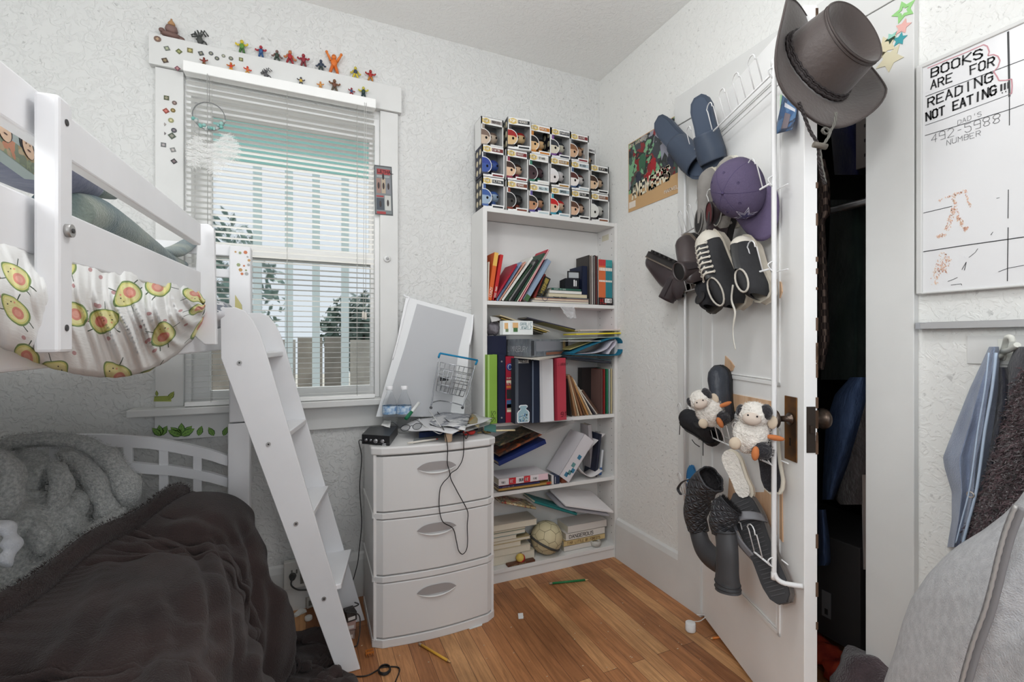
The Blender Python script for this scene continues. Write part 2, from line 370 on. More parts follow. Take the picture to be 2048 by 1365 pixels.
# ================================================================ outside the window
M_sky=None
b=B();b.bb((-9,YW+.2,-.6),(12,26,-.55));struct('ground_outside',b,mat('yard',(150,148,140),.9,var=.2,vscale=3))
b=B();b.bb((-2.5,YW+1.22,2.56),(3.5,YW+1.34,2.60));b.bb((-2.5,YW+1.3,2.27),(3.5,YW+1.34,2.58))
mk('porch_awning',b,mat('awning_teal',(150,196,190),.6),None,'pale teal awning edge seen through the top of the window','awning')
t=thing('pergola','pale grey timber pergola of posts and rails beyond the window','pergola',(0,YW+2.2,-.6))
Mper=mat('pergola_grey',(205,214,216),.6)
for px in(515,578,632,690,760,400,820):
 q=PY(px,500,YW+2.2);b=B();b.bb((q.x-.03,-.04,0),(q.x+.03,.04,3.4));mk('post',b,Mper,t)
b=B();b.bb((-3,-.03,3.3),(4,.03,3.42));mk('rail',b,Mper,t)
t=thing('board_fence','weathered grey-brown board fence seen low through the window','fence',(0,YW+3.2,-.6))
for i in range(26):
 b=B();x=-3.2+i*.26;b.bb((x,0,0),(x+.24,.03,1.75+.02*math.sin(i*2.1)));mk('board',b,mat('fence_%d'%(i%3),((150,140,130),(132,124,116),(168,160,152))[i%3],.8,var=.15,vscale=6),t)
rnd=random.Random(5)
def tree(x,y,h,r,label,seed,col):
 t=thing('leafy_tree',label,'tree',(x,y,-.6),group='trees outside the window')
 b=B();b.tube([(0,0,0),(.05,0,h*.5),(0,0,h*.8)],[.12,.09,.04],8);mk('trunk',b,mat('bark',(90,84,78),.9),t)
 b=B();rn=random.Random(seed)
 for i in range(1500):
  d=Vector((rn.gauss(0,1),rn.gauss(0,1),rn.gauss(0,1))).normalized()*rn.random()**.4
  c=Vector((d.x*r,d.y*r,h*.72+d.z*r*.95));s=rn.uniform(.05,.11)
  a=Vector((rn.uniform(-1,1),rn.uniform(-1,1),rn.uniform(-1,1))).normalized();q=a.orthogonal().normalized()
  b.add([c-a*s,c+q*s*.5,c+a*s,c-q*s*.5],[(0,1,2,3)])
 mk('crown',b,mat('leaves_%d'%seed,col,.7,var=.3,vscale=2),t)
tree(-1.5,YW+5.2,3.3,1.25,'grey-green tree outside the window with the larger crown on the blind\'s left',3,(112,132,124))
tree(1.0,YW+6.8,2.6,.8,'lower darker tree outside the window behind the fence',4,(96,112,104))
# ================================================================ window blind
t=thing('window_blind','white horizontal slat blind lowered over the window','blind',(0,YW-.045,.87))
yb=0.0
b=B();b.bb((-.418,-.022,1.247),(.276,.022,1.287));mk('headrail',b,M_blind,t,bev=.003)
b=B();n=57
for i in range(n):
 z=.024+i*.0213;vs=[]
 for x in(-.412,.270):
  for k in range(4):yy=-.012+.008*k;vs.append((x,yy,z+.0016*(1-((k-1.5)/1.5)**2)-yy*.12))
 b.add(vs,[(k,k+1,k+5,k+4)for k in range(3)],True)
mk('slats',b,M_slat,t)
b=B();b.bb((-.415,-.014,-.003),(.273,.014,.014));mk('bottom_rail',b,M_blind,t,bev=.003)
b=B()
for x in(-.33,-.07,.20):
 for dy in(-.014,.014):b.tube([(x,dy,.01),(x,dy,1.25)],.0007,4)
mk('ladder_cord',b,C(190,190,186),t)
b=B();b.tube([(-.34,-.026,1.25),(-.338,-.028,.55)],.0012,5);mk('pull_cord',b,C(170,170,168),t)
b=B();b.tube([(.235,-.026,1.26),(.232,-.03,.36)],.001,5);b.tube([(.228,-.026,1.26),(.222,-.03,.36)],.001,5);mk('pull_cord',b,C(200,200,196),t)
b=B();b.lathe([(.004,0),(.006,.004),(.004,.03),(0,.032)],10,T(.232,-.03,.335));b.lathe([(.004,0),(.006,.004),(.004,.03),(0,.032)],10,T(.222,-.03,.338));mk('cord_tassel',b,C(215,210,200),t)
# ================================================================ closet door
door=struct('door_1',(lambda b:(b.bb((0,0,.012),(.634,.036,2.015)),b)[1])(B()),M_door,M=DM,bev=.0015)
# recessed panels are framed by a moulding on the leaf
def ring(b,x0,z0,x1,z1,w,y):
 b.bb((x0,y,z0),(x1,y-.004,z0+w));b.bb((x0,y,z1-w),(x1,y-.004,z1));b.bb((x0,y,z0),(x0+w,y-.004,z1));b.bb((x1-w,y,z0),(x1,y-.004,z1))
for i,(z0,z1)in enumerate(((.25,.86),(.98,1.9))):
 b=B();ring(b,.085,z0,.53,z1,.012,0);ring(b,.1,z0+.015,.515,z1-.015,.004,0);mk('panel_moulding',b,M_door,door,bev=.0015)
Mbrass=mat('aged_brass',(104,92,84),.32,.85,rgb2=(70,58,50),vscale=30)
Mbrass2=mat('worn_brass',(150,100,48),.3,.8,rgb2=(96,74,58),vscale=14)
def dl(p):return DM.inverted()@p
p0=dl(PDo(1583,797));p1=dl(PDo(1583,922));cx=(p0.x+p1.x)/2
b=B();b.m=0;b.bb((cx-.027,-.004,p1.z),(cx+.027,0,p0.z+.005));b.m=1
pl=mk('lock_plate',b,[Mbrass2,Mbrass],door,'worn brass lock plate',bev=.002)
b=B();b.prism([(cx-.003,(p0.z+p1.z)/2-.045),(cx+.003,(p0.z+p1.z)/2-.045),(cx+.002,(p0.z+p1.z)/2-.03),(cx+.004,(p0.z+p1.z)/2-.024),(cx-.004,(p0.z+p1.z)/2-.024),(cx-.002,(p0.z+p1.z)/2-.03)],-.0045,-.004);mk('keyhole',b,C(20,16,14),pl)
kz=dl(PDo(1583,838)).z
kp=[(.017,0),(.017,.003),(.009,.006),(.008,.028),(.014,.034),(.026,.042),(.030,.050),(.027,.058),(.015,.063),(0,.064)]
b=B();b.lathe(kp,28,T(cx,-.004,kz)@RX(90));mk('door_knob',b,Mbrass,door,'aged brass knob')
b=B();b.lathe(kp,28,T(cx,.04,kz)@RX(-90));mk('door_knob',b,Mbrass,door,'aged brass knob')
b=B();z0=dl(PDo(1613,908)).z;z1=dl(PDo(1613,815)).z;b.bb((.634,.006,z0),(.6355,.030,z1));b.m=1;b.bb((.6355,.013,(z0+z1)/2-.008),(.641,.023,(z0+z1)/2+.012));mk('latch_plate',b,[mat('dark_steel',(70,62,56),.45,.6),Mbrass],door)
b=B();rn=random.Random(2)
for i in range(26):
 z=rn.uniform(.3,2.0);b.box((.6345,.0345,z),(.002,.004+.003*rn.random(),rn.uniform(.006,.05)))
mk('chipped_edge',b,C(96,74,58),door)
# splintered holes in the lower panel show bare wood
Mply=mat('bare_plywood',(206,164,128),.7,rgb2=(228,196,164),vscale=3,stretch=(14,14,1.5),detail=6)
def splinter(pxs,lab):
 b=B();P_=[dl(PDo(*q))for q in pxs];P_=[(q.x,q.z)for q in P_];b.prism(P_,-.0035,-.0003);return mk('bare_wood_patch',b,Mply,door,lab)
splinter([(1462,932),(1482,938),(1500,985),(1530,985),(1540,920),(1565,920),(1567,1085),(1540,1050),(1505,1030),(1475,1005),(1457,1000)],'bare wood showing through broken door paint')
splinter([(1452,712),(1462,722),(1470,733),(1466,742),(1458,744),(1451,735)],'small splintered spot')
splinter([(1466,788),(1545,803),(1546,850),(1500,838),(1470,822)],'bare wood behind the slippers')
splinter([(1556,558),(1564,566),(1566,584),(1561,598),(1553,590)],'small chip in the paint')
for n_,z in(('hinge',.25),('hinge',1.75)):
 b=B();b.tube([(-.004,-.004,z),(-.004,-.004,z+.09)],.005,10);mk('hinge',b,M_door,door)
 # door stop with its cord on the floor
 # ================================================================ bookcase
YF=1.974;BX0,BX1=.7305,1.468;BD=YW-.004-YF;BT=.018
M_case=mat('bookcase_laminate',(222,221,219),.42,var=.02,vscale=4)
bc=thing('bookcase','tall narrow white bookcase crammed with books, standing in the corner','bookcase',(BX0,YF,0))
W_=BX1-BX0
ZS=[.064,.418,.74,1.297,1.720] # tops of the shelves
b=B();b.bb((0,0,0),(BT+.002,BD,1.720));mk('side_panel',b,M_case,bc,bev=.001)
b=B();b.bb((W_-BT,0,0),(W_,BD,1.720));b.m=1
for k in range(44):
 z=.12+k*.036
 for y in(.025,BD-.03):b.box((W_-BT-.0002,y,z),(.0006,.004,.004))
mk('side_panel',b,[M_case,C(90,88,86)],bc)
b=B();b.bb((BT,BD-.005,.05),(W_-BT,BD,1.70));mk('back_panel',b,M_case,bc)
for i,z in enumerate(ZS):
 b=B();b.bb((BT+.002,.002,z-BT),(W_-BT,BD-.005,z));mk('shelf' if i else 'bottom_shelf',b,M_case,bc,bev=.001)
b=B();b.bb((BT+.002,.008,0),(W_-BT,.022,.046));mk('kick_board',b,M_case,bc)
b=B();q=bc.location;b.bb((W_-BT-.0008,.05,1.645),(W_-BT,.11,1.675));mk('paper_label',b,C(205,200,180),bc)
# ================================================================ three drawer plastic chest
M_pl=mat('plastic_white',(218,217,216),.38,var=.012,vscale=5)
M_hd=mat('drawer_grip',(158,153,152),.4)
dw0=Vector((.2185,1.732,0));dw1=Vector((.693,1.7075,0));dx=(dw1-dw0);DWW=dx.length;dx.normalize();dy=Vector((-.03,1,0)).normalized()
MDR=frame(dw0,dx,dy,Vector((0,0,1)))
dr=thing('plastic_drawer_chest','white plastic chest of three bow-fronted drawers beside the ladder','drawer chest',MDR)
def bowfront(b,z0,z1,inset=0.0,y1=.28,bow=.022,r=.018):
 pts=[];w0,w1=inset,DWW-inset;n=14
 for i in range(n+1):
  t=i/n;e=min(t,1-t);yy=-bow*math.sin(math.pi*t)+(r*(1-e/.04)if e<.04 else 0)+inset*.6
  pts.append((w0+(w1-w0)*t,yy))
 pts+=[(w1,y1),(w0,y1)]
 k=len(pts);vs=[(x,y,z0)for x,y in pts]+[(x,y,z1)for x,y in pts]
 b.add(vs,[(i,(i+1)%k,k+(i+1)%k,k+i)for i in range(k)],False);o=len(b.v)-2*k
 b.f.append(tuple(o+i for i in reversed(range(k))));b.mi.append(b.m);b.sm.append(False)
 b.f.append(tuple(o+k+i for i in range(k)));b.mi.append(b.m);b.sm.append(False)
ZL=[(.034,.232),(.262,.462),(.492,.692)]
b=B()
for z0,z1 in((0,.03),(.236,.258),(.466,.488)):bowfront(b,z0,z1,0,.33)
for z0,z1 in ZL:b.bb((.004,.012,z0-.01),(.016,.33,z1+.01));b.bb((DWW-.016,.012,z0-.01),(DWW-.004,.33,z1+.01));b.bb((.004,.318,z0-.01),(DWW-.004,.33,z1+.01))
mk('frame',b,M_pl,dr,bev=.002)
for z0,z1 in ZL:
 b=B();bowfront(b,z0,z1,.003,.30);d_=mk('drawer',b,M_pl,dr,bev=.004)
 hz=z1-.052;cxh=DWW*.485
 def hf(u,v,g=0,cxh=cxh,hz=hz): # grip recess: lens outline following the bow
  x=cxh+(u-.5)*.150;e=1-abs(2*u-1)**3.2;zc=hz+(v-.5)*.032*e+.006*e
  return(x,-.0235*math.sin(math.pi*x/DWW)-.0015+.001,zc)
 b=B();b.grid(24,6,hf);b.grid(24,6,lambda u,v:(lambda p:(p[0],p[1]+.0018,p[2]))(hf(u,v)));mk('grip',b,M_hd,d_,'grey recessed drawer grip')
 b=B();pts=[Vector(hf(i/30,0))+Vector((0,-.001,-.010*math.sin(math.pi*i/30)))for i in range(1,30)];b.tube(pts,[.0035*math.sin(math.pi*(i+1)/31)+.0005 for i in range(29)],8);mk('grip_lip',b,M_pl,d_)
b=B();bowfront(b,.698,.728,-.004,.345,.024);mk('top',b,M_pl,dr,bev=.006)
DTOP=.728
# ================================================================ bunk bed
bed=thing('bunk_bed','white wooden bunk bed with guard rails, arched end and slanted ladder','bunk bed',(-.6,1.5,0))
BI=Matrix.Translation((.6,-1.5,0))
def bpart(name,b,m=M_bed,parent=None,**k):return mk(name,b,m,parent or bed,M=BI if parent is None else Matrix.Identity(4),**k)
# corner post by the window, in two stacked lengths
b=B();b.bb((-.259,1.955,0),(-.190,2.022,.812));bpart('post',b,bev=.004)
b=B();b.bb((-.255,1.955,.816),(-.186,2.022,1.46));po=bpart('post',b,bev=.005)
GEM=['tan gem sticker, top left one','sage gem sticker, second in the top row','coral gem sticker, right end of the top row','silver gem sticker just under the top row','tan gem sticker below the silver one','sage gem sticker, left of the orange middle row','coral gem sticker in the centre of the cluster','silver gem sticker, right end of the middle row','tan gem sticker, left of the fourth row','sage gem sticker, right of the fourth row','coral gem sticker, bottom left of the cluster','silver gem sticker, bottom right of the cluster']
for i,(x,y)in enumerate([(471,504),(480,506),(491,505),(495,514),(498,521),(477,530),(488,532),(497,530),(481,540),(492,541),(484,548),(493,548)]):
 q=PY(x,y,1.954);b=B();s=.0035+.0015*(i%3)
 b.prism([(q.x+s*math.cos(a*math.pi/3),q.z+s*math.sin(a*math.pi/3))for a in range(6)],1.9535,1.955)
 mk('gem_sticker',b,[C(190,150,96),C(150,160,120),C(196,120,84),C(170,170,168)][i%4],None,GEM[i]+' on the bunk post by the ladder','sticker','gem stickers on the bunk post')
 # far corner post, mostly hidden, and near ones
b=B();b.bb((-1.22,1.955,0),(-1.15,2.022,1.46));bpart('post',b,bev=.005)
# upper end rails between posts (by the window)
for z0,z1 in((1.425,1.466),(1.345,1.376)):
 b=B();b.bb((-1.16,1.978,z0),(-.25,1.998,z1));bpart('end_rail',b,bev=.003)
 # upper bunk side boards
def gboard(name,px0,py0a,py0b,px1,py1a,py1b,th=.02,off=0.0,bev=.003,r=0):
 a0,a1=PG(px0,py0a,off),PG(px0,py0b,off);c0,c1=PG(px1,py1a,off),PG(px1,py1b,off);n=GN*-th
 b=B();vs=[a0,c0,c1,a1];vs=vs+[v+n for v in vs]
 b.add(vs,[(0,1,2,3),(7,6,5,4),(0,4,5,1),(1,5,6,2),(2,6,7,3),(3,7,4,0)]);return bpart(name,b,bev=bev)
 # y at x for each edge (VP 658,658)
def gy(y150,x):return 658+(y150-658)*(658-x)/508.0
for name,ya,yb_ in(('guard_rail',241,327.6),('guard_rail',432,529.7)):
 gboard(name,-330,gy(ya,-330),gy(yb_,-330),402,gy(ya,402),gy(yb_,402))
 # boards also run on behind the near post
 # side rail of the upper bunk, down to the ladder
a0=PG(-330,1080,-.03);
b=B();A=GP+GD*-1.75-GN*.03;Z=GP+GD*.40-GN*.03;n=-GN*.025
zt,zb=1.17,1.068
vs=[A+Vector((0,0,zb)),Z+Vector((0,0,zb+.012)),Z+Vector((0,0,zt)),A+Vector((0,0,zt))];vs+=[v+n for v in vs]
b.add(vs,[(0,1,2,3),(7,6,5,4),(0,4,5,1),(1,5,6,2),(2,6,7,3),(3,7,4,0)]);bpart('side_rail',b,bev=.004)
# opposite side rail and slats of upper bunk
b=B();b.bb((-1.19,-.3,1.07),(-1.165,1.96,1.17));bpart('side_rail',b,bev=.003)
for i in range(9):
 b=B();y=-.1+i*.235;b.bb((-1.165,y,1.078),(-.33,y+.07,1.096));bpart('bed_slat',b)
 # vertical guard posts: near one and the one by the ladder
def gpost(px_in,px_out,px_face,ytop,ybot,off=.0):
 p=PG(px_out,0,off);q=PG(px_in,0,off) # along the rail, on the outer face plane
 z1=PG(px_out,ytop,off).z;z0=PG(px_out,ybot,off).z
 q=Vector((q.x,q.y,0));p=Vector((p.x,p.y,0));L_=(p-q).length
 th=.024
 Mx=frame(q,GD,-GN,Vector((0,0,1)));b=B();r=.010;pts=[(0,z0),(L_,z0),(L_,z1-r)]+[(L_-r+r*math.cos(R(a)),z1-r+r*math.sin(R(a)))for a in(30,60,90)]+[(0,z1)]
 b.prism(pts,-.0,th,Mx);return bpart('guard_post',b,bev=.004),Mx,L_,z0,z1
gp,Mx,L_,z0,z1=gpost(118,147,75,214,705,.03)
for zz,kind in((z1-.027,0),((z0+z1)/2-.005,1),(z0+.03,0)):
 b=B();b.tube([Mx@Vector((L_/2,-.001-.005*kind,zz)),Mx@Vector((L_/2,.002,zz))],.004+.004*kind,16)
 if kind:b.m=1;b.tube([Mx@Vector((L_/2,-.0075,zz)),Mx@Vector((L_/2,-.005,zz))],.003,6)
 mk('bolt' if kind else 'bolt_hole',b,[mat('zinc',(170,168,166),.4,.6)if kind else C(60,58,58),C(60,60,60)],gp)
 # the guard post by the ladder shows its broad end face
pe0=PY(385,480,1.56);pe1=PY(437,480,1.56)
b=B();zt2=PY(405,448,1.56).z;zb2=PY(412,690,1.56).z;x1=PY(428,500,1.56).x;x0=PY(384,500,1.56).x
b.prism([(x0,zb2+.03),(x0+.03,zb2),(x1+.006,zb2),(x1,zt2-.012),(x1-.008,zt2-.002),(x1-.016,zt2+.002),(x0+.014,zt2-.0)],1.56,1.585);bpart('guard_post',b,bev=.003)
# ladder
def stringer(Y,th=.018,dxs=0.0):
 z_top=1.216;xt0,xt1=-.238,-.168;xb0,xb1=.100,.165
 f0=lambda z:lerp(xb0,-.236,max(0,z)/1.0)if z<1.0 else-.236
 pts=[(.098,0.001),(.168,0.001)]
 # outer (right) edge rises to the rounded top
 pts+=[(-.118,1.09),(-.132,1.135),(-.150,1.175),(-.172,1.205),(-.198,z_top),(-.238,z_top-.002),(-.236,1.06)]
 b=B();b.prism([(x+dxs,z)for x,z in pts],Y,Y+th);return b
SY=(1.648,1.93)
st1=bpart('ladder_stringer',stringer(SY[0]),bev=.002);st2=bpart('ladder_stringer',stringer(SY[1],dxs=.046),bev=.002)
for i in range(4):
 z=PY((479,537,592,648)[i],(726,889,1048,1198)[i],SY[0]);b=B()
 b.tube([(z.x,SY[0]-.003,z.z),(z.x,SY[0]+.002,z.z)],.0068,14);b.m=1;b.tube([(z.x,SY[0]-.0036,z.z),(z.x,SY[0]-.0028,z.z)],.003,6)
 mk('bolt',b,[mat('zinc',(150,148,146),.4,.6),C(50,50,50)],st1,M=Matrix.Identity(4))
 zz=z.z+.020;xl=z.x-.045;xr=z.x+.055
 b=B();Ms=frame((0,SY[0]+.018,0),(1,0,0),(.206,1,0),(0,0,1));b.bb((xl,0,zz-.009),(xr,SY[1]-SY[0]-.018,zz+.009),Ms);bpart('ladder_step',b,bev=.003)
 # lower bunk arched end (by the window)
def archpts(tab):return[PY(x,y,1.985)for x,y in tab]
def arch(name,top,h):
 top=[(q.x,q.z)for q in archpts(top)]
 pts=[(x,z)for x,z in top]+[(x,z-h)for x,z in reversed(top)]
 b=B();n=len(top);y0,y1=1.975,1.998
 for i in range(n-1):
  (xa,za),(xb,zb)=top[i],top[i+1]
  vs=[(xa,y0,za),(xb,y0,zb),(xb,y0,zb-h),(xa,y0,za-h)];vs+=[(x,y1,z)for x,_,z in vs]
  b.add(vs,[(0,3,2,1),(4,5,6,7),(0,1,5,4),(3,7,6,2)],False)
 bpart(name,b)
full=[(-260,1010),(-180,962),(-100,925),(0,888),(103,872),(155,869),(206,869),(255,872),(300,875),(345,882),(386,890.6),(420,899),(456,911)]
arch('arched_rail',full,.038)
low=[(-260,1075),(-180,1022),(-100,978),(0,936),(103,920),(188,918),(260,924),(300,928),(343,931),(386,938),(420,945),(456,955)]
arch('arched_rail',low,.034)
for x0,x1 in((-150,-130),(-60,-40),(20,42),(100,118),(171,193),(248,266),(319,337),(387,404)):
 p=PY(x0,880,1.985);q=PY(x1,880,1.985);zt=PY((x0+x1)/2,interp((x0+x1)/2,full)+6,1.985).z
 b=B();b.bb((p.x,1.979,.2),(q.x,1.992,zt));bpart('end_slat',b)
b=B();b.bb((-1.16,1.975,.16),(-.25,2.0,.30));bpart('end_rail',b)
b=B();b.bb((-.235,.3,.16),(-.21,1.96,.28));bpart('side_rail',b)
b=B();b.bb((-1.19,.3,.16),(-1.165,1.96,.28));bpart('side_rail',b)
# upper mattress
M_sheetg=mat('mattress_white',(225,225,222),.8)
b=B();b.bb((-1.16,-.28,1.0975),(-.335,1.94,1.175));mk('mattress',b,M_sheetg,None,'thin white mattress on the upper bunk, under the printed sheet','mattress',bev=.02)
# ================================================================ boxed toy figures on the bookcase
M_card=mat('white_card',(226,226,224),.5)
M_inner=mat('grey_insert',(138,142,144),.6)
M_film=mat('clear_film',(240,245,248),.08,trans=1,alpha=.16,ior=1.02)
M_gold=mat('gold_print',(206,178,96),.5);M_eye=C(20,18,18,30)
M_ink=C(34,34,36)
BWD,BHT,BDP=.1128,.1445,.088
def figbox(x,z,skin,hair,title,tcol,strip,side,label,rot=0,y=2.0,sc=1.0,txt='TOY',dark=None,ears=False):
 w,h,d=BWD*sc,BHT*sc,BDP*sc
 Mx=T(x+w/2,y,z)@RZ(rot)@T(-w/2,0,0)
 t=thing('figure_box',label,'box',Mx,group='boxed vinyl figures stacked on the bookcase')
 b=B();k=.0012
 b.bb((0,0,0),(w,d,k));b.bb((0,0,h-k),(w,d,h));b.bb((w-k,0,0),(w,d,h))
 b.m=1;b.bb((0,0,0),(k,d,h));b.m=2;b.bb((0,d-k,0),(w,d,h));b.m=0
 f=.006;b.bb((0,0,0),(w,k,.012*sc));b.bb((0,0,h-.034*sc),(w,k,h));b.bb((0,0,0),(f,k,h));b.bb((w-f,0,0),(w,k,h))
 mk('carton',b,[M_card,M_card if side is None else C(*side),M_inner],t)
 b=B();b.bb((f,.0004,.012*sc),(w-f,.0008,h-.034*sc));mk('window',b,M_film,t)
 # header: gold logo blob and title bar
 b=B();zt=h-.018*sc
 b.prism([(.026*sc+.021*sc*math.cos(a*.5236)*(1+.12*(a%2)),zt+.012*sc*math.sin(a*.5236)*(1+.15*(a%2)))for a in range(12)],-.0006,0)
 mk('logo',b,M_gold,t,'gold round logo')
 b=B();letters(b,'POP!',(.011*sc,-.0008,zt-.0055*sc),(1,0,0),(0,0,1),.011*sc,.2,(0,-1,0));mk('logo_lettering',b,C(250,250,246),t)
 b=B();b.bb((.05*sc,-.0006,zt-.008*sc),(w-.008,0,zt+.008*sc));mk('title_bar',b,C(*tcol),t)
 b=B();letters(b,txt[:7],(.054*sc,-.0008,zt-.004*sc),(1,0,0),(0,0,1),.0085*sc,.2,(0,-1,0),wid=.6);mk('title_lettering',b,C(226,222,214)if sum(tcol)<420 else M_ink,t)
 # strip down the upper left and the name plate
 b=B();b.bb((f,-.0004,h*.55),(f+.012*sc,0,h-.036*sc));mk('colour_strip',b,C(*strip),t)
 b=B();b.bb((w*.42,-.0012,.002),(w-.004,0,.020*sc));b.m=1;b.bb((w*.46,-.0016,.006*sc),(w-.01,-.0010,.014*sc));mk('name_plate',b,[M_card,C(*tcol)],t)
 # printed portrait peeking in from the left: head outline, hair, eye
 b=B();cx,cz,r=w*.10,h*.36,h*.235
 half=lambda a0,a1,rr,n=14:[(max(.0005,cx+rr*math.cos(R(lerp(a0,a1,i/n)))),cz+rr*math.sin(R(lerp(a0,a1,i/n))))for i in range(n+1)]
 o1=half(-75,95,r*1.09);b.prism([(.0005,o1[0][1])]+o1+[(.0005,o1[-1][1])],-.0006,.0)
 b.m=1;o2=half(-75,95,r);b.prism([(.0006,o2[0][1])]+o2+[(.0006,o2[-1][1])],-.0009,-.0006)
 b.m=2;o3=half(8,95,r*.98);zz=cz+r*.22;b.prism([(.0007,zz)]+[(cx+r*.55,zz),(cx+r*.8,cz+r*.05)]+o3+[(.0007,o3[-1][1])],-.0012,-.0009)
 b.m=3;b.prism([(cx+r*.42+.0055*sc*math.cos(a*.6283),cz-r*.12+.0065*sc*math.sin(a*.6283))for a in range(10)],-.0014,-.0009)
 b.m=4;b.bb((.0006,-.0008,.010),(w*.28,-.0004,cz-r*.9))
 mk('portrait_print',b,[M_card,C(*skin),C(*hair),M_eye,C(*(dark or strip))],t)
 if side is not None: # printed columns on the box's left flank
  b=B()
  for q in range(2):
   for p in range(3):b.ball((-.0002,d*(.27+.45*q),h*(.2+.3*p)),(.0006,d*.15,h*.10),n=10)
  mk('side_print',b,[C(200,190,160),C(96,120,170)][sum(side)>200],t)
 g=thing('toy_figure','toy figure inside: '+label.replace('figure box','box'),'toy figure',Mx,group='vinyl figures inside the boxes')
 hr=h*.185;hx,hy,hz=w*.60,d*.42,h*.44
 b=B();b.ball((hx,hy,hz),(hr*1.05,hr*.9,hr*.92),n=16);b.m=1;b.ball((hx+.014*sc,hy-hr*.86,hz-.002),(.0045,.002,.0055),n=8);b.ball((hx-.014*sc,hy-hr*.86,hz-.002),(.0045,.002,.0055),n=8)
 if ears:b.m=0;b.ball((hx-hr,hy,hz+hr*.8),hr*.3,n=8);b.ball((hx+hr,hy,hz+hr*.8),hr*.3,n=8)
 mk('head',b,[C(*skin),M_eye],g)
 b=B();b.ball((hx,hy+hr*.12,hz+hr*.25),(hr*1.10,hr*.95,hr*.86),n=16);mk('hair',b,C(*hair),g)
 b=B();b.lathe([(.012,.005),(.015,.010),(.017,.026),(.011,hz-hr*.8),(0,hz-hr*.7)],12,T(hx,hy,0));mk('body',b,C(*(dark or strip)),g)
S1,S2,S3=(214,182,156),(190,150,122),(230,226,220)
fx=[.7355+.1155*i for i in range(6)]
zt=1.7215
row1=[((150,170,190),(60,90,150),(52,56,60),(70,96,150),(190,200,206),'figure box with pale blue hero portrait, bottom left corner of the stack','ULTIMA'),
((60,58,56),(28,28,30),(120,66,50),(120,60,46),None,'figure box with black-haired portrait and brown title, second in the bottom row','VENGE'),
((178,132,100),(40,36,36),(180,196,200),(90,80,140),None,'figure box with brown-skinned portrait and pale title, third in the bottom row','ALL-IN'),
((214,182,156),(186,34,36),(150,170,176),(60,140,160),None,'figure box with bright red hood portrait, in the bottom row','SPEED'),
((206,170,144),(88,62,50),(36,36,38),(44,52,60),None,'figure box with brown-haired portrait and black title, fifth in the bottom row','PILOT'),
((206,206,200),(214,214,208),(130,84,60),(60,60,62),None,'figure box with a chalk-white face, bottom right corner of the stack','HOCUS')]
for i,(sk,ha,tc_,st,sd,lb,tx)in enumerate(row1):figbox(fx[i]+(.004 if i else-.003),zt,sk,ha,None,tc_,st,(44,46,52)if i==0 else None,lb,y=1.992,txt=tx)
row2=[((60,84,150),(48,66,140),(110,44,44),(60,60,70),'figure box with deep blue hooded portrait, left end of the middle row','CAPTN'),
((216,182,152),(60,42,36),(120,40,42),(130,50,70),'figure box with pale face and dark red title, second in the middle row','HARRY'),
((66,46,50),(54,38,42),(214,212,206),(60,120,100),'figure box with near-black maroon portrait, third in the middle row','STARS'),
((214,208,206),(214,212,212),(160,120,60),(40,40,42),'figure box with white and red portrait, fourth in the middle row','KOMBAT'),
((222,216,212),(84,44,40),(176,190,196),(70,90,120),'figure box with white face and maroon hair, fifth in the middle row','RIVER'),
((206,176,146),(66,48,40),(40,40,42),(30,30,32),'figure box with tan face and brown fringe, right end of the middle row','SCIFI')]
z2=zt+BHT+.0012
for i,(sk,ha,tc_,st,lb,tx)in enumerate(row2):figbox(fx[i]+(.003 if i else-.003),z2-(.004 if i==5 else 0)*0,sk,ha,None,tc_,st,(40,42,60)if i==0 else None,lb,y=1.994,txt=tx)
z3=z2+BHT+.0012
row3=[(fx[0]+.006,2.03,0,1.0,(200,180,160),(120,100,90),(160,150,146),(150,140,130),None,'figure box set back at the left end of the top row, washed-out print','SERIES'),
(fx[1]+.008,1.985,-7,1.03,(206,176,130),(150,34,34),(44,48,50),(60,56,56),(40,40,42),'tallest figure box, turned to show its dark side, with red and gold portrait','HEROES'),
(fx[2]+.014,2.0,0,1.0,(214,176,130),(34,30,30),(190,120,46),(196,130,60),None,'figure box with spiky black hair and orange title on top of the stack','NINJA'),
(fx[3]+.010,2.0,0,1.0,(206,200,180),(50,54,60),(52,58,70),(110,70,130),(34,30,40),'figure box with pale profile and gold name scroll, fourth on top','FANTASY'),
(fx[4]+.004,2.0,0,.97,(196,160,130),(128,88,60),(120,40,44),(60,64,70),None,'figure box with small brown animal portrait, last full box on top','GROVE')]
for x,y,ro,sc,sk,ha,tc_,st,sd,lb,tx in row3:figbox(x,z3,sk,ha,None,tc_,st,sd,lb,ro,y,sc,tx,ears=(tx=='GROVE'))
figbox(fx[5]-.008,z3-.0,(196,166,136),(150,120,100),None,(150,150,150),(120,116,112),None,'small faded figure box at the right end of the top row',6,2.045,.72,'MINI')
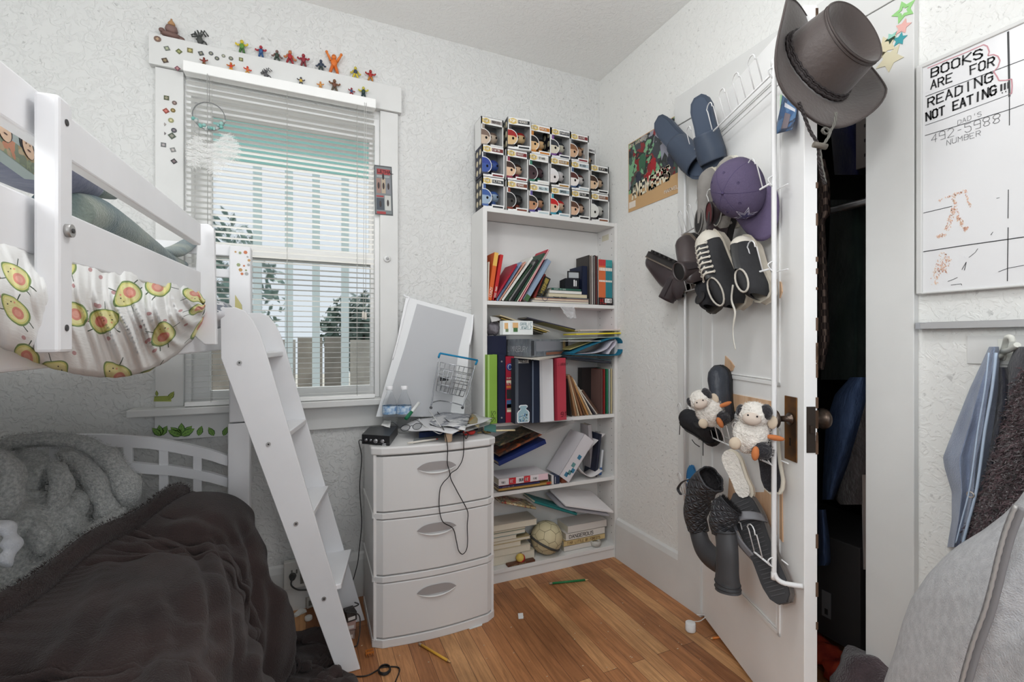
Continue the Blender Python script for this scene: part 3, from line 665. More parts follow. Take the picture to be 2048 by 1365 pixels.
# ================================================================ books
M_page=mat('book_pages',(214,206,188),.8,var=.06,vscale=3,stretch=(4,4,300))
NB=[0]
def book(bot,top,th,col,label,name='book',cat='book',y=YF+.006,dep=.125,pages=None,txt=None,tcol=(235,232,225),deco=(),group=None,z0=None,soft=False,M=None,tsz=.55,flatspine=True):
 """bot/top: pixels of the two spine ends at plane y; th thickness in metres"""
 p,q=PY(*bot,y),PY(*top,y);d=q-p;L_=d.length
 ang=math.atan2(d.x,d.z)
 Mx=T(p)@Matrix.Rotation(ang,4,'Y')
 if z0 is not None:Mx=T(0,0,z0-min((Mx@Vector((a,0,c))).z for a in(-th/2,th/2)for c in(0,L_)))@Mx
 t=thing(name,label,cat,Mx,group=group)
 c=.0012 if soft else .0022;b=B()
 mc=C(*col)if isinstance(col,tuple)else col
 b.bb((-th/2,0,0),(-th/2+c,dep,L_));b.bb((th/2-c,0,0),(th/2,dep,L_));b.bb((-th/2,0,0),(th/2,c,L_));mk('cover',b,mc,t,bev=.0006)
 b=B();b.bb((-th/2+c,c,.003),(th/2-c,dep-.003,L_-.003));mk('pages',b,pages or M_page,t)
 b=B();k=0
 for item in deco: # (from, to, colour[, width])
  a0,a1,cc=item[:3];wd=item[3]if len(item)>3 else 1
  b=B();b.bb((-th/2*wd*.98,-.0005,L_*a0),(th/2*wd*.98,0,L_*a1));mk('spine_band',b,C(*cc),t)
 if txt:
  up=Vector((0,0,1));h=th*tsz;tot=L_*.86;wv=min(.62,tot/max(1,len(txt))/h/1.35)
  b=B();letters(b,txt,(h*.5,-.0007,L_*.07),(0,0,1),(-1,0,0),h,.14,(0,-1,0),wid=wv);mk('spine_lettering',b,C(*tcol),t)
 return t
def k3(x,y):return(940+x/6.2,440+y/6.2)
def k4(x,y):return(940+x/5.46,620+y/5.46)
def k5(x,y):return(960+x/4.013,830+y/4.013)
Z2,Z3,Z4,Z5=1.2975,.7405,.4185,.0645
def stand(fn,x0,y0,x1,y1,thpx,sc,col,label,z0,**k):
 return book(fn(x0,y0),fn(x1,y1),thpx/sc*2.25/FPX,col,label,z0=z0+.0005,**k)
 # ---- upper shelf
leaning=[
(222,960,236,480,14,(214,206,192),'thin cream booklet against the left side of the upper shelf',None,()),
(243,970,330,380,52,(208,96,44),'orange and yellow paperback, nearly upright on the upper shelf','CRAZY',((.72,1,(222,176,88)),)),
(300,955,396,388,40,(188,40,40),'red paperback with white title beside the orange one','DOG MAN',()),
(345,870,590,452,22,(66,78,108),'slate blue plastic folder leaning behind the red book',None,()),
(300,1000,580,552,24,(160,32,52),'crimson thin book leaning on the upper shelf',None,()),
(338,1000,640,528,22,(126,146,178),'powder blue slim book leaning in the middle of the row',None,()),
(368,1000,690,520,13,(220,160,140),'salmon pink booklet leaning in the row',None,()),
(402,1000,775,465,26,(216,216,210),'white ring-bound pad leaning on the upper shelf',None,()),
(445,1005,770,560,30,(44,66,50),'bottle green slim binder leaning in the row',None,()),
(486,1005,806,520,20,(120,120,118),'grey worn folder leaning in the row',None,()),
(524,1008,845,500,30,(36,36,38),'black folder leaning before the green book',None,()),
(562,1010,926,415,18,(40,74,56),'tall forest green book leaning, white page edges',None,()),
(590,1014,952,405,10,(220,212,196),'thin cream notebook squeezed by the red and white cover',None,()),
(618,1018,976,378,22,(176,34,58),'tall crimson book with a white stripe, highest of the leaning row',None,((0,1,(232,226,226),.25),)),
]
for x0,y0,x1,y1,tp,col,lb,tx,de in leaning:stand(k3,x0,y0,x1,y1,tp,6.2,col,lb,Z2,txt=tx,deco=de,dep=.13,soft=True)
stand(k3,690,1000,985,500,62,6.2,(140,158,180),'wide pale blue workbook leaning, green tape at its foot',Z2,y=YF+.002,deco=((0,.13,(72,104,66)),),txt='',dep=.12)
stand(k3,800,960,930,670,34,6.2,(120,44,40),'dark red hardback leaning behind the black and gold book',Z2+.02,y=YF+.012)
stand(k3,880,905,968,690,84,6.2,(34,32,28),'thick black book with a gold label on its spine',Z2+.030,y=YF+.001,deco=((.05,.92,(150,132,66),.62),),txt='QUIZ',tcol=(60,56,40),dep=.11)
def flat(fn,x0,x1,ya,yb_,sc,col,label,z,h,name='book',y=YF+.008,rz=0,**k):
 """a book lying flat: z of its underside, h thickness"""
 ym=(ya+yb_)/2;p,q=PY(*fn(x0,ym),y),PY(*fn(x1,ym),y);L_=q.x-p.x
 cat=k.pop('cat','book');dep=k.pop('dep',.12);tilt=k.pop('tilt',0)
 Mx=T(p.x,y,z+h/2)@RZ(rz)@RY(90+tilt)
 t=thing(name,label,cat,Mx,group=k.get('group'))
 mc=C(*col)if isinstance(col,tuple)else col;b=B();c=.0016
 b.bb((-h/2,0,0),(-h/2+c,dep,L_));b.bb((h/2-c,0,0),(h/2,dep,L_))
 if not k.get('open_edge'):b.bb((-h/2,0,0),(h/2,c,L_))
 mk('cover',b,mc,t,bev=.0005)
 b=B();b.bb((-h/2+c,c if not k.get('open_edge')else .002,.002),(h/2-c,dep-.002,L_-.002));mk('pages',b,k.get('pages')or M_page,t)
 for a0,a1,cc in k.get('deco',()):
  b=B();b.bb((-h/2*.9,-.0005,L_*a0),(h/2*.9,0,L_*a1));mk('spine_band',b,C(*cc),t)
 if k.get('txt'):
  b=B();hh=h*.5;tx=k['txt'];wv=min(.7,L_*.8/len(tx)/hh/1.35);letters(b,tx,(hh*.5,-.0007,L_*.08),(0,0,1),(-1,0,0),hh,.15,(0,-1,0),wid=wv);mk('spine_lettering',b,C(*k.get('tcol',(40,40,40))),t)
 return t
z=Z2+.0006
for x0,x1,h,col,lb,kw in[
(770,1480,.0115,(150,158,172),'stack of blue-grey loose sheets at the foot of the lying pile on the upper shelf',dict(open_edge=1)),
(800,1488,.010,(206,140,100),'tan paper folder lying on the blue-grey sheets',dict(open_edge=1)),
(830,1480,.006,(120,122,128),'thin grey magazine lying on the tan folder',{}),
(960,1450,.018,(206,196,168),'cream hardback lying above the grey magazine',{}),
(985,1385,.015,(222,220,214),'white hardback lying near the top of the pile',{}),
(1010,1378,.011,(52,96,82),'green patterned book topping the lying pile',dict(txt='WHERE IS HOME',tcol=(210,226,216)))]:
 flat(k3,x0,x1,900,900,6.2,col,lb,z,h,**kw);z+=h+.0005
zp=z
# eyeglasses, folded, on the stack
# black disc case, black display frame, navy binder
q=PY(*k3(1275,670),YF+.01)
t=thing('black_media_case','small black media case with two white tabs on the lying books','case',(q.x,YF+.01,zp),(0,0,R(-14)))
b=B();b.bb((-.04,0,0),(.032,.1,.052));mk('case_body',b,C(30,32,38,35),t,bev=.002);b=B();b.bb((.004,-.001,.012),(.010,0,.044));b.bb((.014,-.001,.012),(.019,0,.040));mk('tab',b,C(226,226,226),t)
q=PY(*k3(1300,540),YF+.03);t=thing('black_framed_box','open black cardboard box with a clear window behind the media case','box',(q.x,YF+.035,zp+.0525),(0,R(0),R(-8)))
b=B();zz=.034
b.bb((-.036,0,0),(.03,.006,.005));b.bb((-.036,0,zz),(.03,.006,zz+.005));b.bb((-.036,0,0),(-.031,.006,zz+.005));b.bb((.025,0,0),(.03,.006,zz+.005));b.bb((-.036,.006,0),(.03,.05,.004));mk('frame',b,C(32,32,36),t);b=B();b.bb((-.031,.003,.005),(.025,.004,zz));mk('window',b,C(176,180,182,30),t)
stand(k3,1425,850,1425,432,88,6.2,(28,36,60),'thick navy binder standing beside the comics',Z2+.024,y=YF+.02,name='binder',cat='binder',dep=.12)
cols=[(60,56,54),(150,140,130),(96,88,84),(206,200,194),(58,60,66),(170,160,152),(44,44,48),(120,62,56),(40,42,48),(190,186,180)]
xx=1476;names=['black speckled','fawn','smoke grey','off-white','slate','sand','jet black','rust','inky black','ash white']
for i,c in enumerate(cols):
 w=[13,11,12,14,12,11,13,12,14,10][i]
 stand(k3,xx+w/2,1040,xx+w/2-4,428+6*(i%3),w*.94,6.2,c,names[i]+' spine of a thin comic standing right of the navy binder',Z2,y=YF+.004,name='comic_book',soft=True,group='thin comics standing at the right of the upper shelf',dep=.12);xx+=w
b0=PY(*k3(1600,1045),YF-.001);b1=PY(*k3(1770,950),YF-.001)
t=thing('slipcase','dark slipcase with red and white lettering holding orange and teal books','slipcase',(b0.x,YF-.001,Z2+.0005))
w_=b1.x-b0.x;b=B();b.bb((0,0,0),(w_,.13,.002));b.bb((0,0,0),(.0012,.13,.036));b.bb((w_-.0012,0,0),(w_,.13,.036));b.bb((0,0,0),(w_,.0012,.036));mk('slipcase_body',b,C(40,32,34),t)
b=B();letters(b,'BE',(.006,-.0007,.014),(1,0,0),(0,0,1),.014,.2,(0,-1,0));mk('lettering',b,C(200,48,50),t)
b=B();b.bb((w_*.42,-.0006,.010),(w_*.92,0,.032));mk('number_plate',b,C(226,224,222),t);b=B();letters(b,'1-9',(w_*.5,-.0009,.014),(1,0,0),(0,0,1),.013,.18,(0,-1,0));mk('lettering',b,M_ink,t)
b=B();letters(b,'ALL IN ONE',(.004,-.0007,.003),(1,0,0),(0,0,1),.006,.2,(0,-1,0),wid=.5);mk('lettering',b,C(170,60,60),t)
xs=b0.x+.0016;ws=(w_-.0034)/8
for i in range(8):
 red=i<4;H=.205 if red else .207;H=PY(*k3(1650,490),YF).z-Z2-.004
 t=thing('small_paperback',('orange-red' if red else 'teal')+' slim paperback in the slipcase, '+['first','second','third','fourth'][i%4]+' of its colour from the left','book',(xs+ws/2,YF+.0015,Z2+.003),group='slim paperbacks in the slipcase')
 b=B();b.bb((-ws*.48,0,0),(ws*.48,.12,H));b.m=1;b.bb((-ws*.4,-.0004,H*.75),(ws*.4,0,H*.82));b.bb((-ws*.4,-.0004,H*.50),(ws*.4,0,H*.54));b.m=2;b.bb((-ws*.42,-.0003,H*.86),(ws*.42,0,H));mk('cover',b,[C(204,106,62)if red else C(44,124,134),C(226,222,210),C(190,50,60)if red else C(60,150,150)],t);xs+=ws
 # crinkled clear bag hanging over the shelf edge
def crink(o,w,h,seed,amp=.006):
 def f(u,v):
  n=mnoise.noise_vector(Vector((u*3+seed,v*3,seed)))*amp
  return(o.x+(u-.5)*w*(1-.35*v)+n.x+v*.02,o.y-.003-.012*math.sin(v*1.5)+n.y,o.z-v*h+n.z)
 return f
M_bag=mat('clear_bag',(235,236,238),.18,alpha=.38,bump=.5,bscale=70)
b=B();o=PY(*k3(1200,1075),YF-.002);b.grid(16,12,crink(o,.085,.055,3));b.tube(smoothpath([o+Vector((-.03,-.008,-.012)),o+Vector((0,-.014,-.045)),o+Vector((.018,-.012,-.058)),o+Vector((.034,-.010,-.020))],6),.0022,6)
mk('plastic_bag',b,M_bag,None,'crinkled clear plastic bag dangling from the front of the upper shelf','plastic bag')
# cable loop and glasses
b=B();o=PY(*k3(930,940),YF-.006);pts=[o+Vector((.017*math.sin(a),0,.024*math.cos(a)-.002))for a in[i*.42 for i in range(15)]];b.tube(pts,.0011,6,closed=True)
mk('cable_loop',b,C(36,58,78),None,'dark blue thin cable loop hanging in front of the lying books','cable')
def glasses(Mx,label,c=(28,28,30),lens=(120,124,128),w=.135,name='eyeglasses'):
 t=thing(name,label,'glasses',Mx)
 b=B();r=.021
 for s in(-1,1):
  b.tube([(s*w*.25+r*1.25*math.cos(a*.4488),0,.020+r*.85*math.sin(a*.4488))for a in range(14)],.0016,6,closed=True)
 b.tube([(-.009,-.002,.026),(0,-.004,.029),(.009,-.002,.026)],.0015,6);mk('frame',b,C(*c),t)
 for s in(-1,1):
  b=B();b.prism([(s*w*.25+r*1.2*math.cos(a*.4488),.020+r*.8*math.sin(a*.4488))for a in range(14)],-.0004,.0004);mk('lens',b,mat('lens_%d'%lens[0],lens,.05,alpha=.3),t)
  b=B();b.tube(smoothpath([(s*(w*.5-.006),0,.026),(s*w*.5,.01,.026),(s*w*.49,.08,.024),(s*w*.47,.118,.008)],5),.0014,6);mk('temple',b,C(*c),t)
 return t
q=PY(*k3(1120,905),YF+.004)
glasses(T(q.x,YF-.003,Z2+.026)@RX(-62)@SC(.62),'black sunglasses resting at the front of the lying pile',lens=(30,30,34))
# ---- middle shelf: binders
def binder(x0,x1,yt,yb_,col,label,yoff,txt=None,deco=(),dep=.2,lean=0,tcol=(30,30,30),rings=True,lighter=None):
 y=YF-yoff;dep=YW-.012-y;p=PY(*k4(x0,yb_),y);q=PY(*k4(x1,yb_),y);tz=PY(*k4((x0+x1)/2,yt),y).z
 w=(q.x-p.x)*.985;zb=max(Z3+.001,PY(*k4(x0,yb_),y).z);H=tz-Z3-.001
 t=thing('ring_binder',label,'binder',(p.x,y,Z3+.001),(0,R(lean),0),group='ring binders on the middle shelf')
 b=B();c=.003
 pts=[(0,H*0),(w,0),(w,H),(0,H)]
 b.bb((0,0,0),(c,dep,H));b.bb((w-c,0,0),(w,dep,H));b.bb((0,0,0),(w,c,H));mk('cover',b,C(*col,35),t,bev=.0012)
 b=B();b.bb((c,.02,.004),(w-c,dep-.008,H-.012));mk('pages',b,C(222,220,214),t)
 if lighter:b=B();b.bb((.001,-.0006,.001),(w*.2,0,H-.001));mk('spine_sleeve',b,C(*lighter,25),t)
 for x_0,x_1,z_0,z_1,cc in deco:b=B();b.bb((w*x_0,-.0008,H*z_0),(w*x_1,0,H*z_1));mk('spine_print',b,C(*cc),t)
 return t,w,H
Z3_=Z3
tg,w,H=binder(190,300,490,1195,(134,172,72),'lime green ring binder at the left of the middle shelf',.03,lighter=(168,200,120))
b=B();letters(b,'SPS',(w*.8,-.0011,H*.03),(0,0,1),(-1,0,0),w*.42,.08,(0,-1,0),slant=.2);mk('pen_writing',b,C(50,60,40),tg)
tn,w,H=binder(303,388,490,1200,(34,40,62),'navy ring binder with two rivets between the green and the red one',.03)
b=B();b.tube([(w*.5,-.002,H*.08),(w*.5,0,H*.08)],.004,12);b.tube([(w*.5,-.002,H*.9),(w*.5,0,H*.9)],.004,12);mk('rivet',b,mat('zinc',(170,168,166),.4,.6),tn)
tr,w,H=binder(388,482,510,1195,(164,38,60),'crimson boxed set with printed round badge and panels on its spine',.03,deco=((.12,.88,.36,.50,(40,44,46)),(.12,.88,.36-.14,.36-.02,(66,100,140)),(.18,.82,.20-.0,.34-.13,(70,110,160)),(.16,.9,.08+.08,.28-.0,(216,208,186)),(.1,.9,.52,.56,(200,120,60)),(.1,.9,.60,.64,(226,216,190))))
b=B();b.lathe([(w*.4,0),(w*.4,.001),(0,.001)],20,T(w/2,0,H*.84)@RX(90));b.m=1;b.tube([(w/2+w*.22*math.cos(a*.6),-.0015,H*.84+w*.28*math.sin(a*.6))for a in range(11)],.0012,5,closed=True);mk('badge',b,[C(38,62,130),C(230,230,236)],tr)
b=B();letters(b,'SUPER',(w*.12,-.0011,H*.66),(1,0,0),(0,0,1),w*.16,.18,(0,-1,0),wid=.8);letters(b,'ULTRA',(w*.12,-.0011,H*.575),(1,0,0),(0,0,1),w*.16,.18,(0,-1,0),wid=.8);mk('lettering',b,C(230,220,200),tr)
tb,w,H=binder(492,672,530,1245,(40,44,56),'black ring binder with a jar sticker at its foot',.075,dep=.22,lighter=(84,90,100))
b=B();b.bb((w*.18,-.001,H*.925),(w*.85,-.0004,H*.975));b.m=1;letters(b,'PRESTIGE',(w*.2,-.0014,H*.935),(1,0,0),(0,0,1),w*.14,.2,(0,-1,0),wid=.62);mk('label',b,[C(196,198,196),M_ink],tb)
jar=[(.18,.0),(.82,.0),(.88,.02),(.88,.155),(.80,.185),(.68,.205),(.68,.225),(.76,.235),(.76,.262),(.66,.275),(.34,.275),(.24,.262),(.24,.235),(.32,.225),(.32,.205),(.2,.185),(.12,.155),(.12,.02)]
b=B();b.prism([(w*x,H*(.01+z))for x,z in jar],-.0012,-.0004);b.m=1;b.prism([(w*(.5+(x-.5)*.84),H*(.02+z*.92))for x,z in jar],-.0016,-.0012)
rn=random.Random(4)
for i in range(26):b.m=2+i%3;cx,cz,s=w*rn.uniform(.26,.74),H*rn.uniform(.03,.15),w*rn.uniform(.03,.06);b.prism([(cx+s*math.cos(a),cz+s*math.sin(a))for a in(0,1.4,2.8,4.4)],-.002,-.0016)
mk('jar_sticker',b,[C(232,234,236),C(150,180,190),C(214,222,226),C(70,110,150),C(120,130,120)],tb,'sticker of a corked glass jar')
binder(676,762,555,1270,(36,44,62),'slim navy binder with a pale edge beside the jar sticker',.085,dep=.22,lighter=(110,122,140))
binder(768,922,540,1280,(218,219,222),'white ring binder on the middle shelf',.085,dep=.22,lean=-1.2,lighter=(204,206,210))
tq,w,H=binder(930,1058,530,1250,(176,62,76),'dusty red ring binder with handwriting on its spine',.075,dep=.22,lean=-1.0,lighter=(140,38,54))
b=B();letters(b,'LIBRARY',(w*.3,-.0012,H*.88),(1,0,0),(0,0,1),w*.2,.08,(0,-1,0),slant=.3,wid=.45);letters(b,'91',(w*.45,-.0012,H*.06),(1,0,0),(0,0,1),w*.34,.1,(0,-1,0),slant=.2);mk('pen_writing',b,C(60,24,30),tq)
ztop=PY(*k4(600,530),YF-.075).z
# card board slab on the binders
def slab(pts,z0,z1,name,m,label,cat,**k):
 b=B();n=len(pts);vs=[(x,y,z0)for x,y in pts]+[(x,y,z1)for x,y in pts]
 b.add(vs,[tuple(reversed(range(n))),tuple(range(n,2*n))]+[(i,(i+1)%n,n+(i+1)%n,n+i)for i in range(n)]);return mk(name,b,m,None,label,cat,**k)
a=PZ(*k4(450,515),ztop+.004);c_=PZ(*k4(760,545),ztop+.004);e_=PZ(*k4(1100,488),ztop+.004)
slab([(a.x,a.y),(c_.x,c_.y),(e_.x,e_.y),(e_.x-.05,YW-.03),(a.x+.02,YW-.03)],ztop+.0015,ztop+.0075,'drawing_pad',C(214,208,198),'cream drawing pad lying across the tops of the binders','drawing pad')
zb=ztop+.009
# grey wrapped carton turned with a corner forward
cor=PZ(*k4(657,520),zb);lf=PZ(*k4(388,500),zb);rt=PZ(*k4(1080,485),zb)
zt_=PY(*k4(657,318),cor.y).z
v1=Vector((lf.x-cor.x,lf.y-cor.y,0));v2=Vector((rt.x-cor.x,rt.y-cor.y,0));
v2=v2*.98;back=Vector((-v2.y,v2.x,0)).normalized();v1p=back*min(.11,YW-.02-max(cor.y,rt.y))
t=thing('wrapped_carton','duct-taped grey box with white scrawl lying on the binders','box',(cor.x,cor.y,zb))
hh=zt_-zb;b=B();P0=Vector((0,0,0));P1=v2;P3=Vector((v1.x,v1.y,0));P2=Vector((v2.x,YW-.012-cor.y,0));P3b=Vector((v1.x,YW-.012-cor.y,0))
ring_=[P0,P1,P2,P3b,P3];vs=ring_+[p+Vector((0,0,hh))for p in ring_]
b.add(vs,[tuple(reversed(range(5))),tuple(range(5,10))]+[(i,(i+1)%5,5+(i+1)%5,5+i)for i in range(5)])
mk('carton_body',b,mat('duct_tape',(140,146,154),.35,.3,var=.18,vscale=26,bump=.4,bscale=40),t,bev=.002)
def onface(Pa,Pb,u0,u1,z0,z1,m,name='print',lab=None,lift=.0006,txt=None,h=None,slant=0):
 d=(Pb-Pa);n=Vector((d.y,-d.x,0)).normalized();b=B()
 if txt:letters(b,txt,Pa+d*u0+n*lift+Vector((0,0,z0)),d,(0,0,1),h,.1,n,slant=slant,jit=.06,wid=(u1-u0)*d.length/len(txt)/h/1.35)
 else:
  A=Pa+d*u0+n*lift;Z=Pa+d*u1+n*lift;b.add([A+Vector((0,0,z0)),Z+Vector((0,0,z0)),Z+Vector((0,0,z1)),A+Vector((0,0,z1))],[(0,1,2,3)])
 return mk(name,b,m,t,lab)
onface(P3,P0,.1,.92,hh*.28,0,C(226,228,230),'scrawl',None,txt='LIMNSBURY',h=hh*.3,slant=.15)
onface(P0,P1,.12,.80,hh*.3,hh*.88,C(150,152,160),'tape_patch',lift=.0012)
onface(P0,P1,.82,.9,hh*.1,hh*.95,C(206,178,130),'paper_edge',lift=.0014)
onface(P0,P1,.36,.88,hh*.06,hh*.22,C(156,104,80),'brown_band',lift=.0013)
onface(P0,P1,.93,.98,hh*.08,hh*.95,C(60,52,54),'dark_edge',lift=.0014)
onface(P0,P1,.02,.08,hh*.08,hh*.9,C(58,60,66),'dark_edge',lift=.0014)
# navy box top left and white printed box on it
p=PY(*k4(188,485),YF+.02);q=PY(*k4(425,285),YF+.02)
b=B();b.bb((p.x+.001,YF+.022,ztop+.009),(q.x-.012,YF+.12,q.z));mk('navy_box',b,C(30,34,58),None,'plain navy box on the binders at the left of the middle shelf','box',bev=.002)
zn=q.z+.0006
a=PZ(*k4(440,272),zn);r_=PZ(*k4(650,275),zn);l_=PZ(*k4(345,262),zn);htop=PY(*k4(440,118),a.y).z-zn
t=thing('printed_card_box','small white card box printed with cartoon bulbs and blue title, on the navy box','box',(a.x,a.y,zn))
P0=Vector((0,0,0));P1=Vector((r_.x-a.x,.004,0));P3=Vector((-.022,.022,0));ring_=[P0,P1,P1+Vector((0,.05,0)),P3+Vector((0,.035,0)),P3];vs=ring_+[p_+Vector((0,0,htop))for p_ in ring_]
b=B();b.add(vs,[tuple(reversed(range(5))),tuple(range(5,10))]+[(i,(i+1)%5,5+(i+1)%5,5+i)for i in range(5)]);mk('carton_body',b,C(220,224,222),t,bev=.001);
onface(P0,P1,.42,.95,htop*.68,0,C(50,110,120),'lettering',txt='GARLIC',h=htop*.2,slant=.1);onface(P0,P1,.42,.95,htop*.40,0,C(50,110,120),'lettering',txt='JEWELZ',h=htop*.2,slant=.1)
onface(P0,P1,.10,.34,htop*.48,htop*.86,C(214,172,120),'bulb_print');onface(P0,P1,.13,.32,htop*.2,htop*.5,C(70,110,66),'bulb_print');onface(P3,P0,.2,.7,htop*.4,htop*.84,C(212,168,116),'bulb_print');onface(P3,P0,.35,.75,htop*.2,htop*.42,C(110,130,96),'bulb_print')
# crumpled grey wrapper beside it
b=B();c_=PY(*k4(255,200),YF+.05);b.ball((c_.x,YF+.055,zn+.034),(.030,.03,.030),n=18,jit=.6,seed=3);mk('crumpled_wrapper',b,mat('wrapper',(120,116,122),.4,bump=.6,bscale=50),None,'crumpled grey wrapper squeezed beside the printed card box','wrapper')
b=B();o=PY(*k4(300,120),YF+.02);b.grid(8,8,lambda u,v:(o.x-.03+u*.045,YF+.018+.02*v,zn+.062+v*.03+u*.01-.018*u*v));mk('paper_sheet',b,C(196,194,192),None,'bent grey-white sheet sticking up behind the printed box','paper',solid=.0008)
# sliding magazines above
zm=PY(*k4(420,270),YF+.02).z
for i,(x0,y0,x1,y1,c,lb)in enumerate([(330,60,870,235,(196,182,150),'beige magazine sliding down on the middle shelf, topmost of its heap'),(345,95,840,245,(150,128,62),'ochre-edged magazine under the beige one'),(400,120,800,262,(90,84,70),'dark olive booklet in the sliding heap'),(620,85,1150,215,(60,58,70),'dark glossy magazine sloping towards the yellow pad'),(780,125,1180,235,(150,140,60),'yellow-green magazine sloping beneath the glossy one')]):
 book(k4(x0,y0),k4(x1,y1),.006,c,lb,name='magazine',cat='magazine',y=YF+.012+.004*i,dep=.11,soft=True,group='magazines heaped on the middle shelf')
 # right-hand heap: folders, pads
def padat(x0,y0,x1,y1,zf,th,col,label,name='drawing_pad',dep=.14,y=YF-.02,top=None,cat='pad',rz=0,tilt=0):
 p=PY(*k4(x0,y0),y);q=PY(*k4(x1,y1),y);d=q-p
 Mx=T(p)@RZ(rz)@RY(-math.degrees(math.atan2(d.z,d.x)));L_=d.length
 t=thing(name,label,cat,Mx);b=B();b.bb((0,0,0),(L_,dep,th));mk('block',b,C(*col),t,bev=.0008)
 if top:
  b=B();b.bb((.002,.002,th),(L_-.002,dep-.002,th+.0008));b.m=1;b.lathe([(.045,0),(.045,.0006),(0,.0006)],24,T(L_*.5,dep*.5,th+.0008));b.m=2;b.lathe([(.03,0),(.03,.0006),(0,.0006)],24,T(L_*.5,dep*.5,th+.0014));mk('cover_art',b,[C(*top),C(150,96,120),C(120,140,170)],t)
 return t
zr=PY(*k4(1640,240),YF-.02).z
padat(1165,275,1648,262,0,.007,(226,206,50),'bright yellow pad poking out at the right of the middle shelf',y=YF-.028,dep=.13)
padat(1205,232,1645,228,0,.006,(206,200,188),'sketch pad with a pink patterned cover lying on the yellow pad',y=YF-.022,top=(214,160,160),dep=.13)
padat(1100,318,1640,300,0,.004,(190,206,190),'pale green folder beneath the yellow pad',y=YF-.01,dep=.11)
padat(1085,345,1430,345,0,.003,(214,220,218),'white sheet of paper sticking out under the green folder',name='paper_sheet',cat='paper',y=YF-.03,dep=.10)
# teal folder folded over, open loop at the right
t=thing('teal_folder','teal plastic folder bent over into a loop at the right of the middle shelf','folder',(0,0,0))
def k4p(x,y,yy):return PY(*k4(x,y),yy)
yy=YF-.04;loop=smoothpath([k4p(1115,488,yy),k4p(1350,495,yy),k4p(1560,498,yy),k4p(1640,485,yy),k4p(1672,420,yy),k4p(1660,340,yy),k4p(1600,305,yy),k4p(1450,345,yy),k4p(1280,410,yy),k4p(1130,478,yy)],5)
b=B();n=len(loop);vs=[p for p in loop]+[p+Vector((0,.13,0))for p in loop];b.add(vs,[(i,i+1,n+i+1,n+i)for i in range(n-1)],True);mk('cover',b,C(30,100,126,30),t,solid=.0035)
lp=smoothpath([k4p(1200,480,yy),k4p(1380,470,yy),k4p(1500,425,yy),k4p(1560,350,yy),k4p(1600,345,yy),k4p(1590,390,yy),k4p(1545,440,yy),k4p(1520,485,yy)],5);n=len(lp)
b=B();b.add([p+Vector((0,.004,0))for p in lp]+[p+Vector((0,.12,0))for p in lp],[(i,i+1,n+i+1,n+i)for i in range(n-1)],True);mk('inner_sheet',b,C(190,186,196),t,solid=.002)
padat(1090,440,1340,350,0,.005,(190,180,120),'beige notebook wedged left of the teal folder',y=YF+.01,dep=.1)
padat(1060,540,1540,590,0,.012,(44,46,54),'black padded sleeve lying on the right-hand books of the middle shelf',name='laptop_sleeve',cat='sleeve',y=YF-.01,dep=.13)
padat(1060,515,1540,555,0,.004,(48,74,92),'dark blue folder between the black sleeve and the teal folder',name='folder',cat='folder',y=YF-.012,dep=.13)
# leaning folders in the right compartment
lean2=[(1110,1115,1068,700,10,(60,56,52),'charcoal notebook standing beside the red binder'),(1160,1130,1072,690,22,(158,118,84),'light brown card folder, most upright of the leaning ones'),(1190,1135,1078,688,14,(206,188,156),'cream sheet between the brown folders'),(1222,1130,1082,686,24,(136,96,66),'mid brown card folder leaning'),(1255,1120,1100,690,16,(110,78,56),'chestnut folder leaning in the brown bunch'),(1290,1110,1110,700,20,(184,136,84),'tan folder leaning in the brown bunch'),(1330,1105,1130,720,16,(220,204,180),'pale folder with torn edge in the brown bunch'),(1368,1100,1160,780,14,(70,66,74),'dark grey folder leaning low'),(1390,1035,1180,740,14,(216,210,198),'white torn-edged paper pad at the outside of the bunch'),(1400,1000,1225,745,34,(84,58,46),'dark brown wallet folder at the outside of the bunch')]
for x0,y0,x1,y1,tp,col,lb in lean2:stand(k4,x0,y0,x1,y1,tp,5.46,col,lb,Z3,name='folder',cat='folder',dep=.12,soft=True,y=YF+.004)
p=PY(*k4(1225,900),YF+.10);q=PY(*k4(1428,630),YF+.10)
b=B();b.bb((p.x,YF+.10,Z3+.001),(q.x,YF+.14,q.z));mk('black_box',b,C(38,32,32),None,'tall dark box standing at the back of the right compartment','box')
for x0,x1,c,lb in((1432,1452,(110,84,78),'dull brown hardback right of the dark box'),(1453,1480,(140,36,36),'dark red hardback standing in the right compartment'),(1486,1514,(40,116,84),'emerald green hardback standing in the right compartment'),(1518,1533,(200,212,214),'white and blue paperback next to the emerald one'),(1535,1556,(206,192,150),'cream patterned book at the right end of the middle shelf')):
 stand(k4,(x0+x1)/2,1095,(x0+x1)/2,605,(x1-x0)*.92,5.46,c,lb,Z3,dep=.12)
 # ---- fourth shelf
zf=Z4+.0006
flat(k5,155,560,585,585,4,(40,40,42),'black thin folder lying at the bottom of the low pile',zf,.006,dep=.13,y=YF+.012);zf+=.0065
flat(k5,150,575,535,535,4,(176,140,78),'gold-edged comic pack lying in the low pile',zf,.012,dep=.14,y=YF-.004,deco=((.9,.98,(170,60,50)),));zf+=.0125
flat(k5,152,480,505,505,4,(52,56,96),'indigo book with red edge lying in the low pile',zf,.009,dep=.14,y=YF-.006,txt='ADVENTURE TIME',tcol=(180,150,170));zf+=.0095
flat(k5,160,470,490,490,4,(150,40,52),'thin red book lying under the white boxed book',zf,.004,dep=.14,y=YF-.006);zf+=.0045
tt=flat(k5,150,545,445,445,4,(222,216,218),'thick white and pink book with red squares on its spine',zf,.032,dep=.14,y=YF-.012,deco=((.2,.34,(190,44,52)),(.50,.63,(196,52,60)),(.80,1,(226,196,204))));
